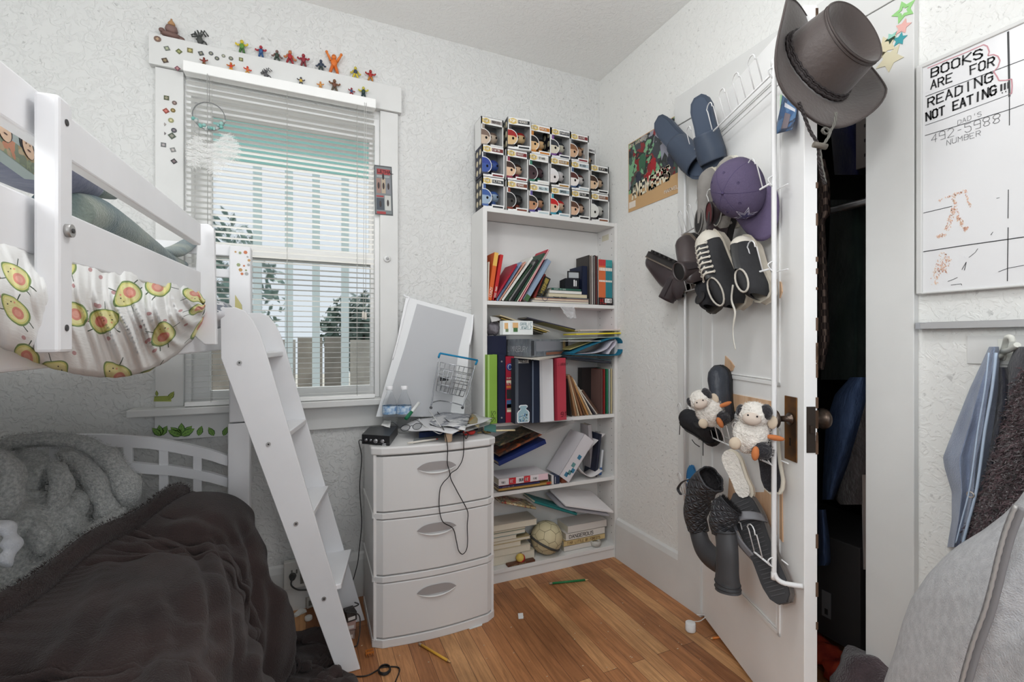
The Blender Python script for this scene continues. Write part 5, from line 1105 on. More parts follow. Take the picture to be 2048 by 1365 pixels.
b=B();letters(b,'MARVEL',(ww*.74,-.0016,hh*.06),(1,0,0),(0,0,1),hh*.04,.2,(0,-1,0),wid=.8);b.bb((.006,-.0012,hh*.05),(ww*.16,-.0008,hh*.14));mk('small_print',b,C(226,216,204),t)
# ================================================================ whiteboard and marker rail on the right wall
xb=XR-.018
def WP(px,py):return PX(px,py,xb)
pl_,pr_y=WP(1846,400).y,-.25
zt_w=WP(1851,134).z;zb_w=WP(1846,585).z
wb=thing('whiteboard','worn whiteboard ruled with black lines and hand-lettered warning on the right wall','whiteboard',(XR,pl_,zb_w))
WI=Matrix.Translation((-XR,-pl_,-zb_w))
yL=WP(1834,400).y
b=B();b.bb((xb,pl_,zb_w),(XR-.001,pr_y,zt_w));mk('writing_surface',b,mat('whiteboard_gloss',(222,222,223),.22,var=.015,vscale=3),wb,M=WI)
b=B();b.bb((xb-.006,pl_,zb_w-.004),(XR-.001,yL,zt_w+.006));b.bb((xb-.004,yL,zt_w),(XR-.001,pr_y,zt_w+.010));b.bb((xb-.004,yL,zb_w-.005),(XR-.001,pr_y,zb_w));mk('board_frame',b,mat('alu_white',(208,208,206),.4),wb,M=WI,bev=.002)
def ln(b,pts,w=.002,lift=.0006):
 P_=[WP(*p)for p in pts]
 for a,c in zip(P_,P_[1:]):
  d=(c-a).normalized();q=Vector((0,-d.z,d.y))*w/2;b.add([a-q-Vector((lift,0,0)),c-q-Vector((lift,0,0)),c+q-Vector((lift,0,0)),a+q-Vector((lift,0,0))],[(0,1,2,3)])
def wpx(x,y):return(1820+x/4.548,40+y/4.548)
def wq(x,y):return(1820+x/3.899,350+y/3.899)
b=B()
for l_,w_ in(([(142,697),(900,412),(1037,360)],.0016),([(138,960),(300,905),(900,680)],.0012),([(136,1053),(430,965),(905,815),(1037,768)],.0016),([(893,105),(900,412),(905,700)],.0035),([(905,700),(905,960)],.0016)):ln(b,[wpx(*p)for p in l_],w_)
for l_,w_ in(([(105,298),(330,245)],.0016),([(105,600),(430,550),(889,485)],.0022),([(768,115),(765,340)],.0014),([(766,410),(760,830)],.0016),([(690,757),(760,730),(889,705)],.0012),([(675,183),(700,178)],.001),([(630,470),(648,445)],.001),([(405,740),(440,680),(425,745)],.0012),([(295,832),(340,815),(372,800)],.0012),([(320,860),(400,850),(405,862)],.0012),([(460,645),(510,605),(530,575)],.001)):ln(b,[wq(*p)for p in l_],w_)
mk('ruled_lines',b,C(60,60,62),wb,M=WI)
def wtext(b,txt,xa,ya,xb_,yb_,hpx,w=.16,**k):
 a,c=WP(*wpx(xa,ya)),WP(*wpx(xb_,yb_));top=WP(*wpx(xa,ya-hpx));h=top.z-a.z;L_=(c-a).length
 letters(b,txt,a,c-a,(0,0,1),h,w,(-1,0,0),lift=.0009,wid=L_/len(txt)/h/1.45,adv=1.45,**k)
b=B();wtext(b,'BOOKS',195,520,690,325,74,.165,jit=.03);wtext(b,'ARE  FOR',192,632,790,405,72,.15,jit=.03,seed=2);wtext(b,'READING',165,792,780,545,76,.15,jit=.04,seed=3);wtext(b,'NOT EATING',150,918,805,665,72,.18,jit=.03,seed=4)
for k in range(3):ln(b,[wpx(832+32*k,585-10*k),wpx(832+32*k,648-12*k)],.0035,.001);ln(b,[wpx(836+32*k,666-12*k),wpx(846+32*k,662-12*k)],.003,.001)
mk('marker_lettering',b,C(40,40,42),wb,M=WI)
b=B();wtext(b,"DAD'S",435,955,665,865,40,.07,jit=.05);wtext(b,'492-5988',195,1118,845,920,72,.05,jit=.05);wtext(b,'NUMBER',335,1140,660,1048,45,.07,jit=.06);mk('pen_lettering',b,C(96,96,98),wb,M=WI)
b=B();ln(b,[wpx(*p)for p in[(160,440),(300,380),(500,300),(670,225),(705,240),(722,290),(710,325),(760,315),(800,330),(820,370),(800,430),(762,470),(795,520),(810,552),(870,550),(925,538),(930,600),(925,670),(908,675)]],.0022,.0008);mk('red_outline',b,C(196,140,148),wb,M=WI)
b=B();rn=random.Random(9)
for(x0,y0,x1,y1,wd,n_)in((345,250,290,430,34,60),(350,250,420,420,30,60),(260,600,180,860,52,70),(300,640,250,760,60,60),(340,150,440,120,16,26),(440,150,470,240,14,20),(215,475,270,462,24,26),(420,425,450,405,24,26),(340,170,360,240,22,20),(230,200,330,150,8,14)):
 for i in range(n_):
  t_=rn.random();x=lerp(x0,x1,t_)+rn.uniform(-wd,wd)*.55;y=lerp(y0,y1,t_)+rn.uniform(-10,10);b.m=rn.choice((0,0,1));ln(b,[wq(x,y),wq(x+rn.uniform(-9,9),y+rn.uniform(4,14))],.0016,.0007+.0001*b.m)
mk('orange_drawing',b,[C(224,190,164),C(206,158,140)],wb,M=WI)
b=B();a=PX(1840,652,XR-.03);z0=PX(1840,659,XR-.03).z;z1=PX(1840,647,XR-.03).z
t=thing('marker_rail','thin aluminium marker rail with end cap below the whiteboard','rail',(XR,a.y,z0));Mi_=Matrix.Translation((-XR,-a.y,-z0))
b.bb((XR-.030,a.y,z0+.001),(XR,-.25,z0+.004));b.bb((XR-.030,a.y,z0+.001),(XR-.027,-.25,z1));b.bb((XR-.004,a.y,z0),(XR,-.25,z1+.003));mk('rail_channel',b,mat('alu',(200,200,202),.3,.55),t,M=Mi_);b=B();b.bb((XR-.032,a.y,z0),(XR,a.y+.010,z1+.002));mk('end_cap',b,C(160,162,166),t,M=Mi_,bev=.001)
# glow stars on the closet casing and the door
def star(cx,cz,r,rot,n=5,inner=.5,hole=0):
 return[((r if i%2==0 else r*inner)*math.cos(R(rot+180/n*i))+cx,(r if i%2==0 else r*inner)*math.sin(R(rot+180/n*i))+cz)for i in range(2*n)]
def wallstar(px,py,rpx,rot,col,label,x=XR-.0225,hole=False,name='star_sticker'):
 q=PX(px,py,x);s=(q-O0).dot(Vector((ST,CT,0)));r=rpx/FPX*s;Mx=frame((x,q.y,q.z),(0,-1,0),(1,0,0),(0,0,1))
 b=B();o=star(0,0,r,rot)
 if hole:
  i_=star(0,0,r*.42,rot)
  for k in range(10):a,c,d,e=o[k],o[(k+1)%10],i_[(k+1)%10],i_[k];b.prism([a,c,d,e],-.0015,0)
 else:b.prism(o,-.0015,0)
 mk(name,b,mat('glow_%s'%str(col),col,.5,alpha=.92),None,label,'sticker','star stickers beside the closet door',M=Mx)
wallstar(1808,22,22,100,(150,206,130),'large green star outline sticker at the top of the closet casing',hole=True)
wallstar(1806,54,15,70,(230,178,170),'pink star sticker under the green outline star')
wallstar(1783,76,12,40,(150,206,190),'mint star sticker left of the teal one')
wallstar(1800,79,13,75,(60,156,164),'teal star sticker under the pink one')
wallstar(1772,92,22,30,(220,210,176),'cream star sticker half hidden behind the hat brim')
wallstar(1780,118,26,50,(216,208,178),'large beige star sticker below the others on the casing')
# ================================================================ things on the door leaf: moon sticker, comic page
dlx=lambda px,py,off=0.0:dl(PDo(px,py,off))
def doorpoly(pxs,y0,y1,m,b=None):
 b=b or B();b.m=m;b.prism([(dlx(*p).x,dlx(*p).z)for p in pxs],y0,y1);return b
b=doorpoly([(1556,188),(1564,190),(1567,200),(1566,222),(1560,236),(1552,240),(1559,228),(1559,208),(1552,200)],-.0015,-.0002,0)
mk('moon_sticker',b,C(176,216,174),None,'pale green crescent moon sticker on the closet door under the hat','sticker',M=DM)
b=doorpoly([(1560,246),(1566,240),(1564,254),(1558,254)],-.0015,-.0002,0);mk('pink_sticker',b,C(230,200,206),None,'faint pink scrap of sticker under the moon sticker','sticker',M=DM)
t=thing('comic_page','blue and black comic cover curling off the closet door under the hat','comic page',DM)
def dq(px,py,off):p=dl(PP(px,py,DH+DN*off,DN));return(p.x,p.y,p.z)
pg=[dq(1567,150,.004),dq(1604,195,.004),dq(1606,258,.02),dq(1559,293,.035),dq(1568,250,.012)]
b=B();b.grid(8,12,lambda u,v:tuple(Vector(dq(*((lerp(1567,lerp(1590,1606,v),u),lerp(150,190,u)+v*lerp(120,70,u))),.005))+Vector((0,-.03*v*v,0))));mk('sheet',b,patch('comic_blue',[(60,96,140),(84,120,160),(50,60,80),(120,130,150),(70,90,120)],22,mixn=1),t,solid=.001)
def onpage(u0,u1,v0,v1,c,name='print',n=2):
 b=B();b.grid(4,4,lambda u,v:(lambda U,V:tuple(Vector(dq(*((lerp(1567,lerp(1590,1606,V),U),lerp(150,190,U)+V*lerp(120,70,U))),.005))+Vector((0,-.03*V*V-.0012,0))))(lerp(u0,u1,u),lerp(v0,v1,v)));mk(name,b,C(*c),t)
onpage(0,1,0,.30,(34,34,38),'black_heading');onpage(.1,.8,.08,.13,(226,220,190),'title_line');onpage(.3,.9,.17,.21,(196,180,90),'title_line');onpage(0,1,.30,.33,(226,226,226),'white_line');onpage(.25,.95,.42,.50,(214,216,222),'title_line');onpage(.35,.7,.60,.92,(120,110,116),'figure_print')
# ================================================================ wire shoe rack on the closet door
M_wire=mat('rack_white',(226,226,226),.35)
rk=thing('shoe_rack','white wire shoe rack fixed on the open closet door','shoe rack',DM)
def DL(px,py,off):return dl(PDo(px,py,off))
OFF=.062
xr_=DL(1548,700,OFF).x;xl_=DL(1370,700,OFF).x
ztp=DL(1548,118,OFF).z;zbt=DL(1548,1158,OFF).z
b=B();b.tube(smoothpath([(xr_+.035,-.002,ztp+.012),(xr_+.012,-.045,ztp+.012),(xr_,-OFF,ztp-.018),(xr_,-OFF,ztp-.06),(xr_,-OFF,1.2),(xr_,-OFF,zbt+.06),(xr_,-OFF,zbt+.018),(xr_+.012,-.048,zbt-.004),(xr_+.035,-.004,zbt-.004)],6),.0066,12);mk('side_tube',b,M_wire,rk)
ztl=DL(1370,308,OFF).z;zbl=DL(1362,995,OFF).z
b=B();b.tube([(xl_,-OFF,ztl),(xl_,-OFF,zbl)],.005,12);mk('side_tube',b,M_wire,rk)
rows=[((1373,310),(1541,158)),((1368,452),(1545,388)),((1370,579),(1541,545)),((1366,850),(1541,928)),((1357,985),(1536,1120))]
for ri,(a_,c_)in enumerate(rows):
 A_,C_=DL(*a_,OFF+.012),DL(*c_,OFF+.012);C_.z=A_.z=(A_.z+C_.z)/2;A_.x=xl_-.004;C_.x=xr_+.002
 A_.y=C_.y=-OFF-.012
 b=B();b.tube([A_,C_],.0028,8)
 for E in(A_,C_):b.tube(smoothpath([E,E+Vector((0,-.006,.012)),E+Vector((0,.006,.02)),E+Vector((0,.014,.008)),E+Vector((0,.012,-.01)),E],3),.0017,6)
 mk('row_wire',b,M_wire,rk)
 b=B();Bk=A_+Vector((0,.05,.0));b.tube([Bk,C_+Vector((0,.05,0))],.002,6);mk('back_wire',b,M_wire,rk)
 n=7
 for k in range(n):
  u=(k+.35)/n;p=A_.lerp(C_,u);w=.021;hgt=.085;ln_=-.022
  pts=[p+Vector((-w,0,0)),p+Vector((-w,ln_*.8,hgt*.8))]+[p+Vector((-w*math.cos(R(t_)),ln_,hgt*.8+w*math.sin(R(t_))))for t_ in range(20,181,32)]+[p+Vector((w,ln_*.8,hgt*.8)),p+Vector((w,0,0))]
  b=B();b.tube(pts,.0019,6);mk('loop',b,M_wire,rk)
  # ---------------------------------------------------------------- footwear
def shoeM(heel,toe,oh,ot,up):
 """world matrix: y from heel to toe, z = up of the shoe; returns matrix and length"""
 H=PDo(*heel,oh);Tt=PDo(*toe,ot);d=Tt-H;u=DN*up[0]+DD*up[1]+Vector((0,0,up[2]))
 y=d.normalized();z=(u-y*u.dot(y)).normalized();x=y.cross(z)
 return frame(H,x,y,z),d.length
def outline(t,L_,w): # half width of a sole along its length
 tab=[(0,.30),(.04,.62),(.15,.82),(.35,.78),(.55,.86),(.75,1.0),(.9,.86),(.97,.55),(1,.25)]
 return w*interp(t,tab)
def sole(b,L_,w,z0,z1,n=22,curve=0.0,grow=0):
 pts=[]
 for s in(1,-1):
  rng=range(n+1)if s==1 else range(n,-1,-1)
  for i in rng:t=i/n;pts.append((s*(outline(t,L_,w)+grow),t*(L_+2*grow)-grow))
 k=len(pts);f=lambda y:curve*max(0,(y/L_-.6))**2*6
 vs=[(x,y,z0+f(y))for x,y in pts]+[(x,y,z1+f(y))for x,y in pts]
 b.add(vs,[(i,(i+1)%k,k+(i+1)%k,k+i)for i in range(k)],True);o=len(b.v)-2*k
 for i in range(n):
  b.f.append((o+i,o+i+1,o+k-2-i,o+k-1-i));b.mi.append(b.m);b.sm.append(False)
  b.f.append((o+k+k-1-i,o+k+k-2-i,o+k+i+1,o+k+i));b.mi.append(b.m);b.sm.append(False)
 return b
def upper(b,L_,w,z0,H,t0=0.0,t1=1.0,toe=.5,n=20,m=12,open_=None):
 """closed shoe upper; H(t) height over the sole; open_ = (t_a, t_b) where the top is left open"""
 def f(u,v):
  t=lerp(t0,t1,v);a=math.pi*u;hw=outline(t,L_,w)*.97;h=H(t)
  x=-hw*math.cos(a)*(1 if True else 1);zz=h*(max(0,math.sin(a))**.75)
  return(x,t*L_,z0+zz)
 b.grid(m,n,f);return b
def Hshoe(h_heel,h_in,h_toe):return lambda t:interp(t,[(0,h_heel*.8),(.03,h_heel),(.3,h_in),(.5,h_in*.92),(.62,(h_in+h_toe)/2),(.8,h_toe),(.93,h_toe*.78),(1,h_toe*.3)])
def slide(Mx,L_,label,col,w=.048):
 t=thing('slide_sandal',label,'sandal',Mx,group='navy slide sandals on the rack')
 b=B();sole(b,L_,w,0,.024,curve=.0);mk('sole',b,mat('rubber_navy',col,.55,var=.05),t,bev=.004)
 b=B();sole(b,L_*.96,w*.86,.0245,.026);mk('footbed',b,mat('footbed_navy',tuple(int(c*1.12)for c in col),.6),t,M=T(0,L_*.02,0))
 b=B()
 def st(u,v):a=math.pi*(u*1.04-.02);t_=lerp(.50,.86,v);hw=outline(t_,L_,w)+.003;return(-hw*math.cos(a),t_*L_+.006*math.sin(a),.010+(.045+.018*(1-v))*max(0,math.sin(a))**.7+(.0022 if int(v*22)%2 else 0))
 b.grid(18,24,st);mk('strap',b,mat('rubber_navy',col,.55),t,solid=.005)
 return t
M1,L1=shoeM((1322,243),(1418,352),.10,.03,(.55,.6,-.35));slide(M1,L1,'navy ribbed slide sandal tilted left at the top of the rack',(64,74,90))
M2,L2=shoeM((1403,196),(1436,345),.09,.03,(.8,.55,.0));slide(M2,L2,'navy ribbed slide sandal standing upright beside the tilted one',(64,76,92),.044)
def lowshoe(Mx,L_,label,cu,cs,H=(.062,.058,.048),w=.042,sole_h=.018,name='slip_on_shoe',grp=None,inner=(40,38,38),cat='shoe',foot_open=(.04,.42),rough=.75,bump=.2):
 t=thing(name,label,cat,Mx,group=grp)
 b=B();sole(b,L_,w,0,sole_h,grow=.002);mk('sole',b,C(*cs),t,bev=.002)
 b=B();upper(b,L_,w,sole_h,Hshoe(*H));mk('upper',b,mat('upper_%d_%d_%d'%cu,cu,rough,var=.08,vscale=16,bump=bump,bscale=90),t)
 b=B();zc=sole_h+H[0]*1.0
 def rim(a):yy=L_*(sum(foot_open)/2+(foot_open[1]-foot_open[0])/2*math.cos(a));return(w*.55*math.sin(a),yy,zc-.004+.006*math.cos(a)*-1)
 b.add([rim(2*math.pi*i/18)for i in range(18)],[tuple(range(18))]);mk('opening',b,C(*inner),t)
 b=B();b.tube([rim(2*math.pi*i/18)for i in range(18)],.0024,6,closed=True);mk('collar',b,C(*[int(c*.9)for c in cu]),t)
 return t
M3,L3=shoeM((1432,470),(1428,322),.03,.055,(.95,.3,0));lowshoe(M3,L3*.9,'grey canvas slip-on with cream sole, toe up, left of the pair',(134,130,126),(206,200,184),w=.036,grp='grey slip-on shoes')
M4,L4=shoeM((1472,455),(1466,302),.03,.055,(.95,.3,0));lowshoe(M4,L4*.92,'grey canvas slip-on with cream sole, toe up, behind the purple cap',(144,140,134),(210,206,194),w=.036,grp='grey slip-on shoes')
M5,L5=shoeM((1470,400),(1440,520),.05,.05,(.9,.2,.3));lowshoe(M5,L5*.95,'glossy dark brown leather shoe, upside down behind the black sneaker',(48,40,42),(30,28,28),w=.046,name='leather_shoe',rough=.25,bump=0,inner=(90,30,34))
def boot(Mx,L_,label,col,shaft_h=.10,w=.042,shaft_r=.042,sole_c=(44,42,42),rough=.32,lug=True):
 t=thing('ankle_boot',label,'boot',Mx,group='dark brown ankle boots')
 b=B();sole(b,L_,w,0,.02,grow=.003)
 if lug:
  for i in range(9):y=L_*(.06+.1*i);hw=outline(y/L_,L_,w);b.box((0,y,-.004),(hw*1.9,L_*.05,.010))
 mk('lug_sole',b,C(*sole_c),t)
 b=B();sole(b,L_,w*.99,.020,.025,grow=.004);mk('welt',b,C(112,102,92),t)
 b=B();upper(b,L_,w,.022,Hshoe(.085,.075,.045));mc=mat('leather_%d'%col[0],col,rough,var=.15,vscale=12);mk('vamp',b,mc,t)
 b=B()
 def sh(u,v):a=2*math.pi*u;r=shaft_r*(1.0-.1*v);return(r*.82*math.cos(a),L_*.24+r*1.15*math.sin(a)+.006*v,.04+v*shaft_h)
 b.grid(22,10,sh,wrapu=True);mk('shaft',b,mc,t,solid=.003)
 b=B();b.add([sh(i/22,.94)for i in range(22)],[tuple(range(22))]);mk('lining',b,C(26,24,24),t)
 for s in(-1,1):b=B();b.prism([(L_*.24-.012,.05),(L_*.24+.014,.05),(L_*.24+.018,shaft_h+.03),(L_*.24-.014,shaft_h+.03)],s*shaft_r*.83,s*shaft_r*.79,RZ(-90))if False else b.grid(4,6,lambda u,v:(s*(shaft_r*(.84-.06*v)+.0006),L_*.24-.013+.028*u,.05+v*(shaft_h-.02)));mk('elastic_panel',b,C(60,54,56),t)
 return t
M6,L6=shoeM((1392,546),(1306,506),.04,.12,(.1,.35,-.9));boot(M6@SC(1.22,1,1.2),L6*1.02,'dark brown ankle boot pointing furthest left on the rack, lug sole up',(62,54,56),.085,w=.036,shaft_r=.034)
M7,L7=shoeM((1436,560),(1378,474),.04,.10,(.25,.55,-.75));boot(M7@SC(1.2,1,1.2),L7*1.0,'dark brown ankle boot beside the canvas sneaker',(70,62,62),.075,w=.034,shaft_r=.033)
def sneaker(Mx,L_,label,w=.046,laces=True):
 t=thing('canvas_sneaker',label,'sneaker',Mx,group='black canvas sneakers')
 b=B();sole(b,L_,w,0,.026,grow=.003);mk('rubber_sole',b,mat('dirty_rubber',(186,178,164),.55,var=.12,vscale=22),t,bev=.003)
 H=Hshoe(.075,.078,.050);b=B();upper(b,L_,w,.022,H,n=24,m=16);mk('canvas_upper',b,mat('black_canvas',(44,44,46),.8,var=.12,vscale=60),t)
 b=B();upper(b,L_*1.004,w*1.03,.022,lambda q:H(q)*1.03,.80,1.0,n=8,m=16);mk('toe_cap',b,mat('toe_rubber',(210,204,192),.5,var=.05),t)
 b=B();upper(b,L_*1.0,w*.50,.034,lambda q:H(q)*1.01,.34,.80,n=10,m=10);mk('tongue',b,C(58,58,58),t)
 if laces:
  b=B();n=7
  for i in range(n):
   tt=.38+.4*i/(n-1);hh=.022+H(tt)*1.10
   for s in(-1,1):
    b.tube(smoothpath([(s*w*.52,tt*L_,hh-.010),(s*w*.2,(tt+.018)*L_,hh+.003),(-s*w*.2,(tt+.04)*L_,hh+.003)],3),.0032,6,flat=.6)
    b.tube([(s*w*.52+.004*math.cos(a),tt*L_+.004*math.sin(a),hh-.009)for a in(0,1.05,2.1,3.14,4.2,5.2)],.0013,5,closed=True)
  mk('laces',b,C(206,200,188),t)
 b=B();b.tube([(w*.5*math.sin(a),L_*(.18+.17*math.cos(a)),.022+.077)for a in[i*.35 for i in range(18)]],.003,6,closed=True);mk('collar',b,C(180,174,164),t)
 return t
M8,L8=shoeM((1494,612),(1420,468),.045,.10,(1.0,.42,-.15));sneaker(M8,L8,'black canvas sneaker with white toe cap and laces, facing out',.05)
M9,L9=shoeM((1540,602),(1490,478),.045,.05,(.9,.5,0));sneaker(M9,L9*.96,'black canvas sneaker tucked behind its pair beside the cap',.036,False)
# hanging lace end
p=[PDo(1466,570,.12),PDo(1463,600,.12),PDo(1470,625,.12),PDo(1466,655,.12),PDo(1467,680,.12),PDo(1471,700,.12)]
b=B();b.tube(smoothpath(p,4),[.0036]*12+[.002]*9,6,flat=.5);b.tube(smoothpath([PDo(1437,560,.12),PDo(1430,575,.12),PDo(1441,590,.12),PDo(1448,578,.12),PDo(1436,565,.12)],4),.003,6,flat=.6)
mk('shoe_lace',b,C(202,198,188),None,'loose grey-white lace dangling from the canvas sneaker','shoelace')
M10,L10=shoeM((1385,600),(1445,600),.07,.07,(.2,.1,.9));lowshoe(shoeM((1437,622),(1400,505),.06,.05,(.9,.3,.3))[0],.13,'black shoe with its mouth open under the boots, dark strap hanging',(40,40,44),(70,66,62),w=.038,name='black_shoe')
lowshoe(shoeM((1486,606),(1455,520),.03,.03,(.9,.4,.2))[0],.12,'dark shoe with pale lining hanging below the sneaker',(50,50,52),(160,156,148),w=.036,name='black_shoe',inner=(130,116,104))
b=B();b.tube(smoothpath([PDo(1408,612,.06),PDo(1414,618,.065),PDo(1421,628,.065)],4),.003,6,flat=.4);mk('strap_end',b,C(40,38,38),None,'short dark strap end sticking down under the black shoe','strap')
# upright black-blue shoe and lace-up below
M11,L11=shoeM((1454,842),(1440,733),.02,.03,(.75,.65,0));lowshoe(M11,L11,'blue-black leather shoe standing toe up behind the cow slippers',(56,60,68),(34,34,36),w=.036,name='black_shoe',rough=.4)
M12,L12=shoeM((1438,886),(1372,838),.05,.09,(.6,.3,.7));lowshoe(M12,L12,'black lace-up shoe hanging under the left cow slipper',(36,36,40),(24,24,26),w=.038,name='black_shoe')
b=B()
for pp in([(1362,838),(1360,850),(1359,870)],[(1384,880),(1390,888),(1399,894)],[(1406,880),(1406,895),(1406,912)],[(1395,845),(1400,862),(1398,880)]):b.tube(smoothpath([PDo(*q_,.09)for q_ in pp],4),.0016,6)
mk('shoe_lace',b,C(34,34,36),None,'thin black laces hanging from the black lace-up shoe','shoelace')
# cow slippers
M_fur=mat('white_fur',(222,216,208),.95,var=.05,vscale=40,bump=.8,bscale=120,sheen=.4)
M_furb=mat('black_fur',(40,38,42),.95,bump=.8,bscale=120,sheen=.3);M_snout=mat('snout',(200,186,174),.9);M_horn=mat('hoof_orange',(186,112,66),.9)
M_soleS=mat('slipper_sole',(214,206,190),.7)
def fuzz(b,c,r,n,L_,seed,M=None):
 rn=random.Random(seed)
 for i in range(n):
  d=Vector((rn.gauss(0,1),rn.gauss(0,1),rn.gauss(0,1))).normalized();p=Vector(c)+Vector((d.x*r[0],d.y*r[1],d.z*r[2]));e=(d+Vector((rn.uniform(-.6,.6),rn.uniform(-.6,.6),rn.uniform(-.6,.6)))).normalized()*L_;s=d.orthogonal().normalized()*.0007
  b.add([p-s,p+s,p+e],[(0,1,2)],False,M)
def cow(px,py,off,s,label,rollz,faceoff):
 c=PDo(px,py,off);v=(O0-c).normalized();Mx=basis(c,v,(0,0,1));Mx=Mx@RZ(rollz)@SC(s) # local z towards viewer, y up
 t=thing('cow_slipper',label,'slipper',Mx,group='plush cow slippers')
 b=B();b.ball((0,-.02,0),(.046,.055,.034),n=20,jit=.15);fuzz(b,(0,-.02,0),(.046,.055,.034),900,.006,3);mk('body',b,M_fur,t)
 b=B();hx,hy=faceoff;b.ball((hx,hy,.012),(.040,.036,.034),n=20,jit=.08);fuzz(b,(hx,hy,.012),(.040,.036,.034),700,.005,4);hd=mk('head',b,M_fur,t)
 b=B();b.ball((hx-.004,hy-.012,.040),(.024,.018,.014),n=16);mk('muzzle',b,M_snout,hd)
 b=B();b.ball((hx-.014,hy-.004,.051),.0028,n=8);b.ball((hx+.008,hy-.004,.052),.0028,n=8);mk('nostril',b,C(30,28,30),hd)
 b=B();b.ball((hx+.028,hy+.012,.026),(.017,.022,.016),n=14,jit=.1);b.ball((hx-.034,hy+.006,.016),(.012,.018,.014),n=14);mk('black_patch',b,M_furb,hd)
 b=B();b.ball((hx+.046,hy-.012,.014),(.013,.019,.007),n=12);b.ball((-.038,-.052,.022),(.016,.018,.010),n=12);mk('ear',b,mat('ear_tan',(196,180,160),.9),t)
 b=B();b.ball((.030,-.058,.020),(.026,.024,.020),n=14,jit=.2);fuzz(b,(.030,-.058,.020),(.026,.024,.020),300,.006,6);mk('black_belly_patch',b,M_furb,t)
 b=B();b.ball((.014,-.068,.036),(.010,.020,.010),T(0,0,0),n=12);b.ball((.056,-.018,.012),(.024,.008,.008),n=12);mk('hoof',b,M_horn,t)
 return t
cow(1414,812,.135,.92,'smaller plush cow slipper, tilted, left on the fourth wire of the rack',25,(-.012,.026))
cow(1505,855,.115,1.0,'right plush cow slipper with brown hoof, largest and nearest the door knob',-6,(0,.034))
for i,(h_,t_,oh,ot,w_,lb)in enumerate([((1500,995),(1462,905),.05,.07,.026,'cream slipper sole hanging below the left cow slipper'),((1553,985),(1530,835),.035,.03,.030,'beige slipper sole beside the rack tube, part black fleece inside')]):
 Mx,L_=shoeM(h_,t_,oh,ot,(.75,.7,0));t=thing('slipper_sole',lb,'slipper',Mx);b=B();sole(b,L_,w_,0,.016,grow=.002);mk('sole',b,M_soleS,t,bev=.004)
 b=B();sole(b,L_*.96,w_*.9,.0162,.030);mk('fleece_lining',b,M_furb if i else M_fur,t,M=T(0,L_*.02,0),bev=.004)
 # blue flip-flop behind the quilted boots
Mx,L_=shoeM((1383,1062),(1385,932),.03,.03,(.8,.6,0));t=thing('flip_flop','blue flip-flop sticking up behind the quilted boots','flip-flop',Mx);b=B();sole(b,L_,.018,0,.012);mk('sole',b,C(52,116,166),t,bev=.003);b=B();b.tube(smoothpath([(-.016,L_*.45,.012),(-.008,L_*.6,.028),(0,L_*.75,.014),(.008,L_*.6,.028),(.016,L_*.45,.012)],4),.003,6,flat=.5);mk('strap',b,C(44,100,150),t)
# quilted snow boots
M_quilt=None
def quiltmat():
 m,N,L,P=nt('quilted_black');P.inputs['Base Color'].default_value=lin((62,62,66));P.inputs['Roughness'].default_value=.48
 uv=N.new('ShaderNodeUVMap');sx=N.new('ShaderNodeSeparateXYZ');L.new(uv.outputs[0],sx.inputs[0])
 hs=[]
 for a,c in((9,7),(9,-7),(0,14)):
  w1=N.new('ShaderNodeMath');w1.operation='MULTIPLY';L.new(sx.outputs[0],w1.inputs[0]);w1.inputs[1].default_value=a
  w2=N.new('ShaderNodeMath');w2.operation='MULTIPLY_ADD';L.new(sx.outputs[1],w2.inputs[0]);w2.inputs[1].default_value=c;L.new(w1.outputs[0],w2.inputs[2])
  f=N.new('ShaderNodeMath');f.operation='PINGPONG';L.new(w2.outputs[0],f.inputs[0]);f.inputs[1].default_value=.5;hs.append(f)
 mn=N.new('ShaderNodeMath');mn.operation='MINIMUM';L.new(hs[0].outputs[0],mn.inputs[0]);L.new(hs[1].outputs[0],mn.inputs[1])
 mn2=N.new('ShaderNodeMath');mn2.operation='SMOOTH_MIN';mn2.inputs[2].default_value=.1;L.new(mn.outputs[0],mn2.inputs[0]);L.new(hs[2].outputs[0],mn2.inputs[1])
 sq=N.new('ShaderNodeMath');sq.operation='POWER';L.new(mn2.outputs[0],sq.inputs[0]);sq.inputs[1].default_value=.45
 bp=N.new('ShaderNodeBump');bp.inputs['Strength'].default_value=1;bp.inputs['Distance'].default_value=.012;L.new(sq.outputs[0],bp.inputs['Height']);L.new(bp.outputs[0],P.inputs['Normal'])
 return m
M_quilt=quiltmat();M_bootr=mat('matte_rubber',(66,66,68),.5,bump=.15,bscale=20);M_furd=mat('dark_faux_fur',(30,28,30),.95,bump=1,bscale=90)
